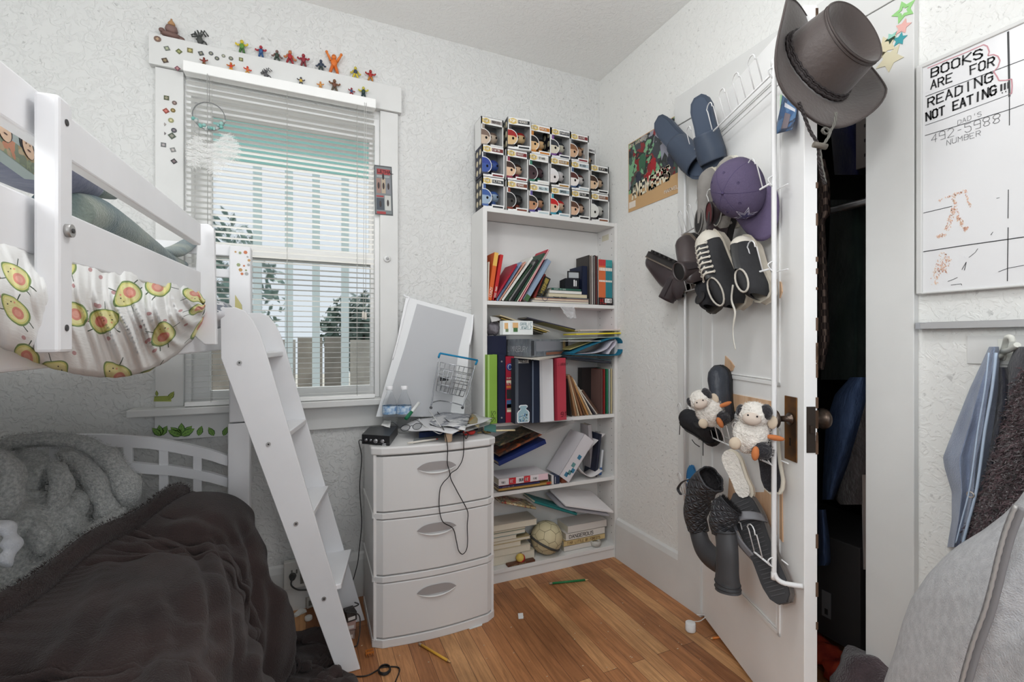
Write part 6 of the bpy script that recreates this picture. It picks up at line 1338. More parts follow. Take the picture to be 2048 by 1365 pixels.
def snowboot(stops,foot,label,opening_dir,toe_r):
 """stops: px,py,off,radius from the mouth down the shaft; foot: the same to the toe"""
 t=thing('snow_boot',label,'boot',(0,0,0),group='black quilted snow boots')
 def tubeof(st,n,squash=1.0,jit=0.0,seed=0):
  P_=smoothpath([PDo(x,y,o)for x,y,o,r in st],6);rr=[interp(i/(len(P_)-1)*(len(st)-1),[(k,s[3])for k,s in enumerate(st)])for i in range(len(P_))]
  prev=None;rings=[]
  for i,p in enumerate(P_):
   a=P_[max(0,i-1)];c=P_[min(len(P_)-1,i+1)];tg_=(c-a).normalized();x=(prev-tg_*prev.dot(tg_)).normalized()if prev is not None else tg_.cross(DN).normalized();prev=x;y=tg_.cross(x);rings.append((p,x,y,rr[i]))
  def f(u,v):
   k=v*(len(rings)-1);i=min(int(k),len(rings)-2);q=k-i;a_,c_=rings[i],rings[i+1];p=a_[0].lerp(c_[0],q);x=a_[1].lerp(c_[1],q);y=a_[2].lerp(c_[2],q);r=lerp(a_[3],c_[3],q);an=2*math.pi*u
   r*=1+jit*mnoise.noise(Vector((math.cos(an)*1.6,math.sin(an)*1.6,v*5+seed)))
   return p+x*r*math.cos(an)+y*r*squash*math.sin(an)
  return f,rings
 f,rg=tubeof(stops,0,.85,.22,3);b=B();b.grid(40,36,f,wrapu=True);mk('quilted_shaft',b,M_quilt,t,solid=.005)
 b=B();p,x,y,r=rg[1];d=(rg[0][0]-rg[3][0]).normalized()
 for i in range(700):
  rn_=random.Random(i);a=rn_.uniform(0,6.283);q_=rn_.uniform(.72,.96);o_=p+x*r*q_*math.cos(a)+y*r*.85*q_*math.sin(a);e_=d*rn_.uniform(.004,.012)+x*math.cos(a)*.004+y*math.sin(a)*.004;s_=x*.0009;b.add([o_-s_,o_+s_,o_+e_],[(0,1,2)])
 b.add([rg[2][0]+rg[2][1]*rg[2][3]*.95*math.cos(i*.349)+rg[2][2]*rg[2][3]*.8*math.sin(i*.349)for i in range(18)],[tuple(range(18))]);mk('fur_lining',b,M_furd,t)
 f,rg=tubeof(foot,0,.78,.06,1);b=B();b.grid(28,26,f,wrapu=True);n=28
 mk('rubber_foot',b,M_bootr,t)
 b=B();p,x,y,r=rg[-1];b.add([p+x*r*math.cos(i*.2618)+y*r*.78*math.sin(i*.2618)for i in range(24)],[tuple(range(24))]);mk('brown_sole',b,mat('sole_brown',(84,66,58),.7,var=.2,vscale=30,bump=.5,bscale=60),t)
 b=B();k=len(rg)-4
 for j in(k,k-3):p,x,y,r=rg[j];b.tube([p+x*r*1.02*math.cos(i*.2618)+y*r*.8*math.sin(i*.2618)for i in range(24)],.0016,6,closed=True)
 p,x,y,r=rg[1];b.tube([p+x*r*1.02*math.cos(i*.2618)+y*r*.8*math.sin(i*.2618)for i in range(24)],.0018,6,closed=True);mk('rubber_band_line',b,C(50,50,52),t)
 return t
snowboot([(1424,958,.10,.047),(1404,978,.115,.048),(1395,1005,.12,.047),(1392,1035,.12,.042),(1396,1062,.115,.036)],[(1394,1054,.115,.034),(1402,1085,.115,.036),(1418,1110,.11,.040),(1446,1130,.10,.036),(1452,1136,.095,.026)],'black quilted snow boot, fur mouth facing up right, left of its pair',0,0)
snowboot([(1462,1010,.13,.036),(1450,1024,.145,.042),(1444,1046,.15,.038),(1446,1070,.15,.032)],[(1450,1062,.15,.034),(1454,1098,.15,.036),(1455,1140,.15,.038),(1455,1166,.15,.041),(1456,1182,.15,.043)],'black quilted snow boot with its foot hanging straight down, brown sole showing',0,0)
b=B();b.tube(smoothpath([PDo(1386,958,.12),PDo(1366,964,.13),PDo(1356,978,.13),PDo(1362,990,.13)],4),.006,8,flat=.3);mk('pull_strap',b,C(60,60,62),None,'black pull strap looped over the rack wire beside the quilted boot','strap')
# big black sandal at the bottom right
Mx,L_=shoeM((1574,1204),(1484,988),.03,.06,(.85,.5,.1));t=thing('rubber_sandal','large black rubber sandal with wide grey strap, lowest on the rack','sandal',Mx)
b=B();sole(b,L_,.044,0,.016,grow=.002);b.m=1;sole(b,L_,.044,.016,.026);mk('sole',b,[C(104,98,94),C(66,66,68)],t,bev=.003)
b=B()
for i in range(24):y=L_*(.06+.037*i);hw=outline(y/L_,L_,.044)*.8;b.box((0,y,.0265),(hw*1.9,.002,.0016))
mk('footbed_ribs',b,C(90,90,92),t)
b=B();b.grid(20,5,lambda u,v:(-(.046)*math.cos(math.pi*u),L_*.66+.024*v+.05*math.sin(math.pi*u)*.3,.008+.062*max(0,math.sin(math.pi*u))**.7));b.grid(10,5,lambda u,v:(-.045+.02*v,L_*(.66-.28*u),.012+.05*math.sin(math.pi*(1-u)*.5)));mk('strap',b,C(122,122,126),t,solid=.004)
# ================================================================ hat, cap, cord
# wide brimmed leather hat on the door corner; local frame: z = crown axis
M_hat=mat('hat_leather',(70,61,58),.55,var=.07,vscale=9,bump=.12,bscale=120,sheen=.25);M_band=mat('hat_braid',(48,42,42),.6,bump=.6,bscale=160)
hc=PS(1632,134,1.175);tow=(PS(1690,40,.98)-PS(1640,150,1.14)).normalized()
ax=(ray(1680,60)*-1).normalized()
# crown axis points up, right and towards the viewer
rgt=Vector((CT,-ST,0));fwd=Vector((ST,CT,0))
axis=(rgt*.38+Vector((0,0,1))*.36-fwd*.86).normalized()
HM=basis(hc,axis,(rgt*-.55+Vector((0,0,1))*-.85))@SC(1.05)
ht=thing('brimmed_hat','brown leather wide-brimmed hat hung over the top corner of the closet door','hat',HM)
rx,ry=.098,.112
def brim(u,v):
 a=2*math.pi*u;r=lerp(0,.078,v);ex=(rx+r)*math.cos(a);ey=(ry+r*1.04)*math.sin(a);roll=(abs(math.cos(a))**2.2)
 return(ex*(1-.10*v*roll),ey,.052*roll*v**1.6-.018*v*(math.sin(a)>0)*abs(math.sin(a))+.004*math.sin(5*a)*v)
b=B();b.grid(64,10,brim,wrapu=True);mk('brim',b,M_hat,ht,solid=.0035)
b=B();b.tube([Vector(brim(i/64,.985))+Vector((0,0,.002))for i in range(64)],.0022,6,closed=True);mk('brim_edge',b,mat('hat_edge',(70,62,60),.6),ht)
def crown(u,v):
 a=2*math.pi*u;k=1-.17*v-(.20*max(0,v-.8)/.2*0);z=.092*v*(1+.06*math.sin(a)*-1)
 return(rx*k*math.cos(a)*(1-.10*v*max(0,-math.sin(a))),ry*k*math.sin(a),z)
b=B();b.grid(56,14,crown,wrapu=True);mk('crown',b,M_hat,ht)
b=B()
def top(u,v):
 p=crown(u,1.0);q=Vector((0,-.0,p[2]));P_=Vector(p).lerp(Vector((0,0,.088)),v);dip=math.sin(math.pi*min(1,v*1.0+.12))if v>0 else 0
 rim_=.004*math.exp(-(v/.06)**2);return(P_.x,P_.y,p[2]*(1-v)+.088*v+rim_-.030*(1-math.exp(-(v/.25)**2))+.016*math.exp(-((P_.x)/.018)**2)*(v>.2)*(1 if P_.y<.05 else 0)*0)
b.grid(56,12,top,wrapu=True);mk('crown_top',b,M_hat,ht)
b=B();b.tube([Vector(crown(i/56,1.0))+Vector((0,0,.001))for i in range(56)],.0026,6,closed=True);b.tube([Vector(crown(i/56,.93))*1.008 for i in range(56)],.0012,5,closed=True);mk('seam',b,mat('hat_seam',(66,58,56),.6),ht)
b=B()
for zz,rr in((.02,.0045),(.085,.0022),(.115,.0022)):
 v_=.07 if zz==.02 else .13+(zz-.085)*1.5
 pts=[]
 for i in range(96):p=Vector(crown(i/96,v_));p=Vector((p.x*1.02,p.y*1.02,p.z+.0012*math.sin(i*1.9)));pts.append(p)
 b.tube(pts,rr*(1),6,closed=True)
mk('hat_band',b,M_band,ht)
for aa in(205,228):
 a=aa/360;p=Vector(crown(a,.52));p2=Vector(crown(a,.56));nx=Vector((math.cos(2*math.pi*a),math.sin(2*math.pi*a),.15)).normalized()
 e1=nx.orthogonal().normalized();e2=nx.cross(e1);b=B();b.tube([p+nx*.001+(e1*math.cos(k*.6283)+e2*math.sin(k*.6283))*.0048 for k in range(10)],.0011,6,closed=True);mk('eyelet',b,mat('nickel',(190,180,170),.3,.8),ht)
def braid(pts,r,n=60):
 P_=smoothpath(pts,max(4,n//len(pts)));b=B()
 for ph in(0,2.09,4.19):
  b.tube([p+Vector((math.cos(i*.8+ph),math.sin(i*.8+ph),0))*r*.7 for i,p in enumerate(P_)],r*.62,5)
 return b
s_=1.10
cord=[PS(1598,205,1.08),PS(1607,228,1.08),PS(1620,262,1.08),PS(1636,290,1.07),PS(1638,320,1.07),PS(1644,350,1.07),PS(1650,370,1.07)]
mk('chin_cord',braid(cord,.0032),M_band,ht,M=HM.inverted())
cord2=[PS(1672,225,1.1),PS(1668,250,1.1),PS(1655,268,1.1),PS(1645,262,1.1),PS(1650,256,1.1),PS(1660,265,1.1),PS(1650,285,1.08),PS(1640,292,1.07),PS(1642,325,1.07),PS(1650,366,1.07)]
mk('chin_cord',braid(cord2,.003),mat('cord_grey',(104,102,96),.7),ht,M=HM.inverted())
b=B();b.tube([PS(1627,289,1.065),PS(1653,294,1.065)],.0065,12);mk('cord_toggle',b,mat('toggle',(104,98,90),.5),ht,M=HM.inverted())
# purple cap hung over the rack tube
M_cap=mat('cap_purple',(84,74,100),.8,var=.04,vscale=30,bump=.25,bscale=260);M_cap2=mat('cap_dusk',(84,74,100),.8)
cc=PDo(1500,395,.10)
# dome centre; crown points left-down of the picture, open back right-up; bill hangs down
vdir=(O0-cc).normalized();sideR=vdir.cross(Vector((0,0,1))).normalized()*-1
upc=Vector((0,0,1))
zax=(sideR*-.50+vdir*.80+upc*-.10).normalized() # crown top direction, towards viewer's left
yax=(upc*-.93+sideR*.26+vdir*.22) # bill direction
CM=basis(PDo(1484,376,.085),zax,yax)@SC(1.2)
cp=thing('baseball_cap','purple baseball cap with a white-edged star, hung bill down on the shoe rack','cap',CM)
crx,cry,crz=.060,.078,.080
def dome(u,v):
 a=2*math.pi*u;th=v*math.pi/2;return(crx*math.cos(a)*max(0,math.cos(th))**.8,cry*math.sin(a)*max(0,math.cos(th))**.8*(1.0),crz*math.sin(th)**.9+.010*math.sin(a)*(1-v))
b=B();b.grid(48,16,dome,wrapu=True);mk('crown',b,M_cap,cp,solid=.0015)
b=B()
for k in range(6):a=k/6+1/12;b.tube([Vector(dome(a,j/14))*1.004 for j in range(15)],.0009,5)
b.ball((0,0,crz+.001),.004,n=10);mk('seam',b,mat('cap_seam',(70,60,92),.8),cp)
for k in range(6):
 a=(k+.5)/6+1/12;p=Vector(dome(a,.62))*1.01;n_=p.normalized();e1=n_.orthogonal().normalized();e2=n_.cross(e1);b=B();b.tube([p+(e1*math.cos(q_)+e2*math.sin(q_))*.0028 for q_ in(0,1.05,2.1,3.14,4.2,5.2)],.0008,5,closed=True);mk('eyelet',b,C(60,50,84),cp)
def bill(u,v):
 a=R(lerp(22,158,u));r0=Vector((crx*1.0*math.cos(a),cry*math.sin(a),.010*math.sin(a)));ext=.068*max(0,math.sin(math.pi*(u*.9+.05)))**.6*v
 return(r0.x*(1+.10*v),r0.y+ext,r0.z-.026*v*(math.cos(a)**2)*1.2+.010*v)
b=B();b.grid(26,8,bill);mk('bill',b,mat('cap_bill',(96,84,114),.75,bump=.2,bscale=200),cp,solid=.003)
# star emblem on the front panels
def ondome(x,z,lift): # x sideways, z up the front
 u=.25-x/(2*math.pi*crx);v=min(.98,max(0,z/(crz*1.35)));p=Vector(dome(u,v));return p+p.normalized()*lift
def starmesh(r,inn,lift,m):
 b=B();pts=star(0,.034,r,90,inner=inn);c=ondome(0,.034,lift);b.add([c]+[ondome(x,z,lift)for x,z in pts],[(0,1+i,1+(i+1)%10)for i in range(10)]);return mk('star_emblem',b,m,cp)
starmesh(.030,.40,.0022,C(214,212,222));starmesh(.0255,.40,.0030,C(70,62,110));starmesh(.0225,.38,.0036,C(214,212,222));starmesh(.0190,.36,.0042,C(58,54,96))
# ================================================================ clutter on the drawer chest
ZD=DTOP+.001
def DZ(px,py,z=ZD):return PZ(px,py,z)
M_blk=mat('black_plastic',(36,36,38),.35);M_chrome=mat('chrome',(200,200,204),.18,.95);M_wirec=mat('wire_chrome',(176,178,182),.25,.85)
# black audio box
A_,B_=DZ(722,890),DZ(778,894);C_=DZ(905,880)
ux=(B_-A_);uy=Vector((.04,.20,0));
t=thing('audio_box','black metal audio box with silver jacks at the left front of the drawer chest top','audio box',(A_.x+.004,A_.y+.012,ZD))
wd_=ux.length;d1=ux.normalized();d2=(DZ(800,884)-B_);d2=Vector((.075,.030,0));hb=.036
P_=[Vector((0,0,0)),d1*wd_,d1*wd_+Vector((.16,.05,0)),Vector((.10,.16,0))]
P_[3]=Vector((.045,.150,0));P_[2]=Vector((.155,.125,0))
vs=P_+[p+Vector((0,0,hb))for p in P_];b=B();b.add(vs,[(3,2,1,0),(4,5,6,7)]+[(i,(i+1)%4,4+(i+1)%4,4+i)for i in range(4)]);mk('case',b,M_blk,t,bev=.0015)
nrm=Vector((d1.y,-d1.x,0))
for k,(u,r,l_)in enumerate(((.18,.006,.006),(.34,.005,.005),(.56,.0075,.014),(.78,.007,.007))):
 p=d1*wd_*u+Vector((0,0,hb*.46));b=B();b.tube([p,p+nrm*l_],r,16);b.tube([p+nrm*l_,p+nrm*(l_+.003)],r*.6,12);mk('jack',b,M_chrome,t)
b=B();b.tube([d1*wd_*.85+nrm*.004+Vector((.010*math.cos(a),.002,.004+.003*math.sin(a)))for a in(0,1,2,3,4,5)],.0012,5,closed=True);mk('steel_ring',b,M_chrome,t)
# navy notebook box behind
def polybox(name,pxs,z,h,m,label,cat,bev=.001,**k):
 P_=[DZ(x,y,z)for x,y in pxs];n=len(P_);vs=P_+[p+Vector((0,0,h))for p in P_];b=B()
 b.add(vs,[tuple(reversed(range(n))),tuple(range(n,2*n))]+[(i,(i+1)%n,n+(i+1)%n,n+i)for i in range(n)]);return mk(name,b,m,None,label,cat,bev=bev,**k)
polybox('navy_box',[(838,880),(925,868),(930,840),(842,852)],ZD,.026,C(34,48,84),'dark navy card box behind the audio box under the papers','box')
polybox('grey_tray',[(826,888),(905,876),(905,868),(828,880)],ZD,.006,C(120,124,124),'low grey strip tray in front of the navy box','tray')
# papers
def sheet(name,corners,zs,m,label,cat='paper',bend=.0,n=10,solid=.0012,seed=0):
 """corners in pixels with heights: bilinear patch with a little waviness"""
 Pc=[DZ(x,y,z)for(x,y),z in zip(corners,zs)]
 def f(u,v):
  p=Pc[0].lerp(Pc[1],u).lerp(Pc[3].lerp(Pc[2],u),v);w=mnoise.noise(Vector((u*2.2+seed,v*2.2,seed)))*bend;return(p.x,p.y,p.z+w)
 b=B();b.grid(n,n,f);return mk(name,b,m,None,label,cat,solid=solid)
zs=ZD+.038
sheet('paper_sheet',[(800,858),(905,868),(985,838),(880,818)],[zs,zs+.004,zs+.012,zs+.006],C(206,206,208),'crumpled pale paper heap across the middle of the chest top',bend=.012,seed=2)
sheet('magazine',[(858,846),(930,862),(942,828),(880,818)],[zs+.012,zs+.012,zs+.018,zs+.02],patch('mag_grey',[(190,190,192),(150,152,158),(214,214,214),(110,112,120)],30),'glossy grey magazine curling over the papers','magazine',bend=.014,seed=5)
sheet('paper_sheet',[(928,864),(978,850),(985,838),(945,826)],[ZD+.03,ZD+.026,ZD+.03,ZD+.045],C(214,214,212),'white card slanting at the right of the paper heap',bend=.004,seed=7)
sheet('printed_card',[(934,846),(958,856),(962,838),(944,828)],[ZD+.046,ZD+.042,ZD+.044,ZD+.052],C(150,140,110),'khaki printed card lying on the white card','card',bend=.003,seed=8)
sheet('paper_scrap',[(762,852),(780,856),(782,842),(768,840)],[ZD+.038,ZD+.038,ZD+.045,ZD+.040],C(222,222,220),'torn white scrap on the audio box',bend=.006,seed=9)
# bottles
M_pet=mat('clear_pet',(236,242,246),.06,trans=1,alpha=.32,ior=1.1);M_lab=mat('label_blue',(70,130,184),.4,rgb2=(206,220,232),vscale=60)
for i,(px,py,lb)in enumerate(((779,838,'left clear plastic water bottle with blue label at the back of the chest'),(806,838,'right clear plastic water bottle with blue label, nearest the leaning board'))):
 p=DZ(px,852+2,ZD);p=Vector((PY(px,800,1.99).x,1.985-.02*i,ZD));s=.93
 t=thing('water_bottle',lb,'bottle',tuple(p),group='water bottles on the drawer chest')
 pr=[(0,.001),(.024,0),(.031,.006)]
 for k in range(6):z=.012+k*.012;pr+=[(.0325,z),(.030,z+.006)]
 pr+=[(.0325,.086),(.0325,.124),(.031,.130),(.027,.148),(.018,.168),(.0135,.178),(.0125,.192),(.0125,.196)]
 b=B();b.lathe([(r*s,z*s)for r,z in pr],28);mk('bottle_body',b,M_pet,t)
 b=B();b.lathe([(.0328*s,.087*s),(.0330*s,.088*s),(.0330*s,.122*s),(.0328*s,.123*s)],28);b.f=b.f[:-2];b.mi=b.mi[:-2];b.sm=b.sm[:-2];mk('label',b,M_lab,t)
 b=B();b.lathe([(.0145*s,.194*s),(.0148*s,.196*s),(.0148*s,.209*s),(.013*s,.211*s),(0,.211*s)],24);mk('cap',b,C(236,236,238,40),t)
 # board in a translucent sleeve leaning on the wall
yb0,yt0=2.03,2.105
def LB(px,py):
# plane leaning back: Y from yb0 at z=.73 to yt0 at z=1.26
 n=Vector((0,(1.26-.73),-(yt0-yb0))).normalized();return PP(px,py,(0,yb0,.73),n)
t=thing('sleeved_board','large grey board in a milky plastic sleeve leaning on the wall behind the bottles','board',tuple(LB(850,800)))
Ti=T(tuple(-LB(850,800)))
outer=[LB(812,594),LB(946,630),LB(938,700),LB(928,834),LB(752,834),LB(790,700)];outer=[Vector((p.x,p.y,max(p.z,ZD+.001)))for p in outer]
n=len(outer);nb=Vector((0,.004,0));b=B();b.add(outer+[p+nb for p in outer],[tuple(reversed(range(n))),tuple(range(n,2*n))]+[(i,(i+1)%n,n+(i+1)%n,n+i)for i in range(n)]);mk('plastic_sleeve',b,mat('milky_sleeve',(228,229,230),.35,bump=.2,bscale=9),t,M=Ti)
inner=[LB(834,608),LB(933,635),LB(917,700),LB(900,834),LB(765,834),LB(808,700)];inner=[Vector((p.x,p.y-.002,max(p.z-0,ZD+.004)))for p in inner]
b=B();b.add(inner+[p+Vector((0,.0015,0))for p in inner],[tuple(reversed(range(n))),tuple(range(n,2*n))]+[(i,(i+1)%n,n+(i+1)%n,n+i)for i in range(n)]);mk('grey_board',b,mat('grey_board',(186,187,190),.55),t,M=Ti)
b=B();b.tube(smoothpath([LB(807,590),LB(812,594),LB(818,596),LB(813,610),LB(806,640),LB(796,680),LB(785,720)],4),.004,6);b.tube(smoothpath([LB(946,630),LB(944,660),LB(939,690)],4),.004,6);mk('folded_edge',b,mat('milky_edge',(236,236,238),.3),t,M=Ti)
# mini shopping cart
CY=1.93
def cp_(px,py,dy=0.0):return PY(px,py,CY+dy)
t=thing('mini_shopping_cart','small chrome wire shopping cart with a blue handle standing on the papers','shopping cart',tuple(cp_(890,815)))
Ti=T(tuple(-cp_(890,815)))
b=B();b.tube([cp_(880,707),cp_(955,721)],.0042,10);b.tube([cp_(880,707),cp_(877,716)],.0045,8);b.tube([cp_(955,721),cp_(951,730)],.0045,8);mk('handle',b,C(36,128,170,35),t,M=Ti)
b=B();w=.0022
for pp in([cp_(878,714),cp_(868,770),cp_(864,806),cp_(861,812)],[cp_(951,728),cp_(938,780),cp_(930,800),cp_(926,818)],[cp_(864,806),cp_(880,802,.05),cp_(905,806,.06),cp_(926,812)],[cp_(866,790),cp_(862,812)]):b.tube(smoothpath(pp,4),.0026,6)
mk('frame',b,M_wirec,t,M=Ti)
b=B();TL,TR,BRr,BL_=(881,725),(948,738),(926,794),(872,782)
q4=lambda u,v,dy=0:cp_(lerp(lerp(TL[0],TR[0],u),lerp(BL_[0],BRr[0],u),v),lerp(lerp(TL[1],TR[1],u),lerp(BL_[1],BRr[1],u),v),dy)
for dy in(0,.085):
 sh=.014 if dy else 0
 for k in range(8):b.tube([q4(k/7,0,dy),q4(k/7,1-.2*(dy>0),dy)],w*.8,5)
 for k in range(5):b.tube([q4(0,k/4*(1-.2*(dy>0)),dy),q4(1,k/4*(1-.2*(dy>0)),dy)],w*.8,5)
for k in range(7):
 for v in(0,1):b.tube([q4(k/6,v),q4(k/6,v*.8,.085)],w*.7,5)
for v in(.25,.5,.75):
 for u in(0,1):b.tube([q4(u,v),q4(u,v*.8,.085)],w*.7,5)
b.tube([q4(0,0),q4(1,0),q4(1,0,.085),q4(0,0,.085)],.0018,6,closed=True);mk('basket',b,M_wirec,t,M=Ti)
b=B()
for px in(862,925):p=cp_(px,816,.0);b.tube([p+Vector((0,-.003,0)),p+Vector((0,.003,0))],.006,12)
mk('wheel',b,C(70,70,72),t,M=Ti)
b=B();p0_=q4(.12,.55,.03);b.bb((p0_.x-.01,CY+.03,p0_.z-.018),(p0_.x+.045,CY+.06,p0_.z+.012));b.m=1;b.bb((p0_.x-.008,CY+.0294,p0_.z-.010),(p0_.x+.03,CY+.03,p0_.z+.006));mk('small_box',b,[C(176,178,180),C(52,54,58)],None,'little grey printed box lying in the shopping cart','box')
# eyeglasses, marker, misc
g=DZ(820,860,ZD+.04);v_=(O0-g).normalized()
glasses(T(DZ(822,862,ZD+.042))@RZ(14)@RX(12)@SC(.72),'black-rimmed eyeglasses lying open on the papers and audio box')
def rod(name,p,q,r,m,label,cat,n=12,tipm=None):
 t=thing(name,label,cat,tuple(p));b=B();b.tube([Vector((0,0,0)),q-p],r,n);mk('barrel',b,m,t)
 if tipm:d=(q-p).normalized();b=B();b.tube([q-p,q-p+d*r*2.4],[r,r*.2],n);mk('tip',b,tipm,t)
 return t
p,q=DZ(814,838,ZD+.052),DZ(838,812,ZD+.075);p=PY(812,838,1.86);q=PY(838,806,1.90)
t=rod('green_marker',p,q,.0065,C(216,218,216),'white and green marker pointing up out of the paper heap','marker');b=B();d=(q-p);b.tube([d*-.02,d*.42],.0072,12);mk('green_cap',b,C(30,110,74),t)
rod('white_pen',PZ(815,887,ZD+.008),PZ(872,879,ZD+.008),.0036,C(216,210,200),'white pen with red end lying along the front of the chest','pen',tipm=C(176,50,44))
t=thing('beige_jar','small beige translucent jar at the front of the chest top','jar',tuple(DZ(897,884,ZD+.0)))
b=B();b.lathe([(.011,0),(.0135,.003),(.0145,.024),(.0155,.026),(.0155,.033),(.0145,.034),(0,.034)],24);b.m=0;mk('jar_body',b,mat('beige_wax',(222,196,166),.35,alpha=.95),t)
# red and black tool, keys
t=thing('red_scissors','red-handled scissors beside the beige jar','scissors',tuple(DZ(940,872)))
b=B();b.tube([(-.018+.010*math.cos(a),.004,.012+.007*math.sin(a))for a in[i*.5236 for i in range(12)]],.004,8,closed=True);b.ball((.006,0,.011),(.016,.008,.008),n=12);b.tube([(.0,0,.010),(.022,.004,.014)],[.007,.005],10);mk('handles',b,C(190,46,40),t)
b=B();b.tube([(-.026,.0,.010),(-.055,.01,.010)],[.003,.001],6);mk('blade',b,M_chrome,t)
t=thing('key_bunch','bunch of dark keys and clips right of the red scissors','keys',tuple(DZ(968,868)))
for k in range(5):
 a=k*1.2;b=B();b.tube([(.008*math.cos(a)+.006*math.cos(q_),.006*math.sin(a),.008+.004*k*.5+.006*math.sin(q_))for q_ in(0,1.05,2.1,3.14,4.2,5.2)],.0018,6,closed=True);b.tube([(.01*math.cos(a),.006*math.sin(a),.006),(.026*math.cos(a*1.3),.012*math.sin(a),.004)],.0025,6);mk('key',b,C(44,44,48)if k%2 else C(150,130,80),t)
polybox('teal_case',[(968,862),(992,866),(992,854),(970,850)],ZD+.016,.008,C(72,120,118),'small teal case at the right edge of the chest top','case')
rod('wooden_stick',PZ(985,862,ZD+.018),PZ(1030,861,ZD+.016),.0034,mat('pale_wood',(216,200,160),.6),'pale wooden stick poking over the right edge of the chest','stick')
b=B();pa,pb=PZ(918,862,ZD+.036),PZ(946,836,ZD+.05)
for ph in(0,3.14):b.tube([pa.lerp(pb,i/24)+Vector((.0035*math.cos(i*.9+ph),0,.0035*math.sin(i*.9+ph)))for i in range(25)],.0034,6)
mk('braided_band',b,mat('braid_gold',(186,140,70),.6,rgb2=(120,84,40),vscale=120),None,'golden brown braided band on the papers','band')
rn=random.Random(21)
for k,(x,y,c,lb)in enumerate([(905,872,(60,70,90),'blue-grey plastic cap beside the beige jar'),(860,873,(70,74,76),'dark rubber stopper behind the white pen'),(952,860,(60,62,60),'black plug lying on the scissors'),(914,852,(196,196,190),'white round pillbox under the braided band'),(880,862,(110,116,130),'slate plastic clip on the navy box')]):
 p=DZ(x,y);b=B();b.lathe([(.008,0),(.009,.002),(.008,.014),(.005,.016),(0,.016)],14,T(tuple(p))@RX(rn.uniform(-8,8)));b.tube([tuple(p+Vector((0,0,.012))),tuple(p+Vector((.016,-.004,.010)))],.003,8);mk('small_knick_knack',b,C(*c),None,lb,'knick-knack')
 # cords
def k6(x,y):return(700+x/2.576,780+y/2.576)
ycf=1.695
def fr(x,y,dy=0):return PY(*k6(x,y),ycf+dy)
loop=[DZ(860,850,ZD+.045),DZ(880,856,ZD+.045),PY(*k6(475,190),1.74),fr(492,235),fr(503,300),fr(502,380),fr(514,438,-.004),fr(480,480),fr(463,520),fr(460,610),fr(478,680),fr(530,715),fr(548,780),fr(560,830),fr(580,848),fr(600,825),fr(606,780),fr(604,700),fr(608,640),fr(594,600),fr(550,520),fr(516,442,-.002),fr(555,405),fr(582,350),fr(586,260),PY(*k6(583,225),1.74),DZ(920,868,ZD+.02)]
b=B();b.tube(smoothpath(loop,7),.0017,6);mk('thin_cable',b,C(30,30,32),None,'long thin black cable looping down over the front of the drawers','cable')
b=B();lp2=[A_+Vector((.01,.0,.012)),PY(*k6(46,265),1.76),PY(*k6(60,350),1.77),PY(*k6(50,500),1.80),PY(*k6(60,680),1.84),PY(*k6(48,820),1.88),PY(*k6(38,900),1.92),PY(*k6(12,1000),1.98),PY(*k6(14,1030),2.0)]
b.tube(smoothpath(lp2,6),.0018,6);mk('thin_cable',b,C(32,32,34),None,'black cable running from the audio box down behind the chest to the wall','cable')
b=B();wl=[DZ(838,838,ZD+.06),DZ(846,850,ZD+.045),PZ(866,862,ZD+.042),PZ(880,868,ZD+.035),PZ(885,860,ZD+.04),PZ(870,838,ZD+.07),PZ(858,822,ZD+.075),PZ(850,815,ZD+.07)];b.tube(smoothpath(wl,6),.0016,6)
mk('white_cable',b,C(214,214,212),None,'white cable curling over the eyeglasses and papers','cable')
b=B();wl=[DZ(840,806,ZD+.08),PZ(862,812,ZD+.085),PZ(880,830,ZD+.06),PZ(905,850,ZD+.05),PZ(925,866,ZD+.03),PZ(932,878,ZD+.010),PZ(936,868,ZD+.02),PZ(928,862,ZD+.02)];b.tube(smoothpath(wl,6),.0017,6)
mk('thin_cable',b,C(40,40,42),None,'short black cable arching over the white paper heap','cable')
# ================================================================ things on the floor
def fl(px,py,z=.001):return PZ(px,py,z)
def pencil(pa,pb,r,c,label,name='pencil',grp=None):
 A=fl(*pa,r+.0005);Z=fl(*pb,r+.0005);t=thing(name,label,'pencil',tuple(A));d=Z-A;L_=d.length;dn=d.normalized()
 b=B();b.tube([d*.08,d*.9],r,6);mk('barrel',b,C(*c),t)
 b=B();b.tube([d*.9,d*.985],[r,r*.25],6);mk('sharpened_wood',b,C(206,170,120),t);b=B();b.tube([d*.985,d],[r*.25,.0003],6);mk('lead',b,C(40,40,40),t)
 b=B();b.tube([d*.0,d*.08],r*1.02,8);mk('ferrule',b,C(150,130,110),t)
pencil((838,1288),(902,1326),.0045,(214,164,60),'yellow pencil lying in front of the drawer chest')
pencil((1098,1168),(1178,1160),.0048,(40,116,66),'green pencil lying in front of the bookcase')
pencil((1466,1272),(1420,1278),.004,(206,120,50),'orange pencil stub half under the closet door')
t=thing('door_stop','white round door stop with a short cord by the door hinge','door stop',tuple(fl(1381,1262)))
b=B();b.lathe([(.0185,0),(.019,.004),(.0185,.030),(.016,.032),(0,.032)],28);mk('stop_body',b,C(218,218,218,40),t)
b=B();p_=fl(1381,1262);b.tube(smoothpath([Vector((.016,.006,.028)),fl(1400,1243,.02)-p_,fl(1412,1232,.02)-p_,Vector((.062,.03,.03))],4),.0018,6);mk('cord',b,C(214,214,212),t)
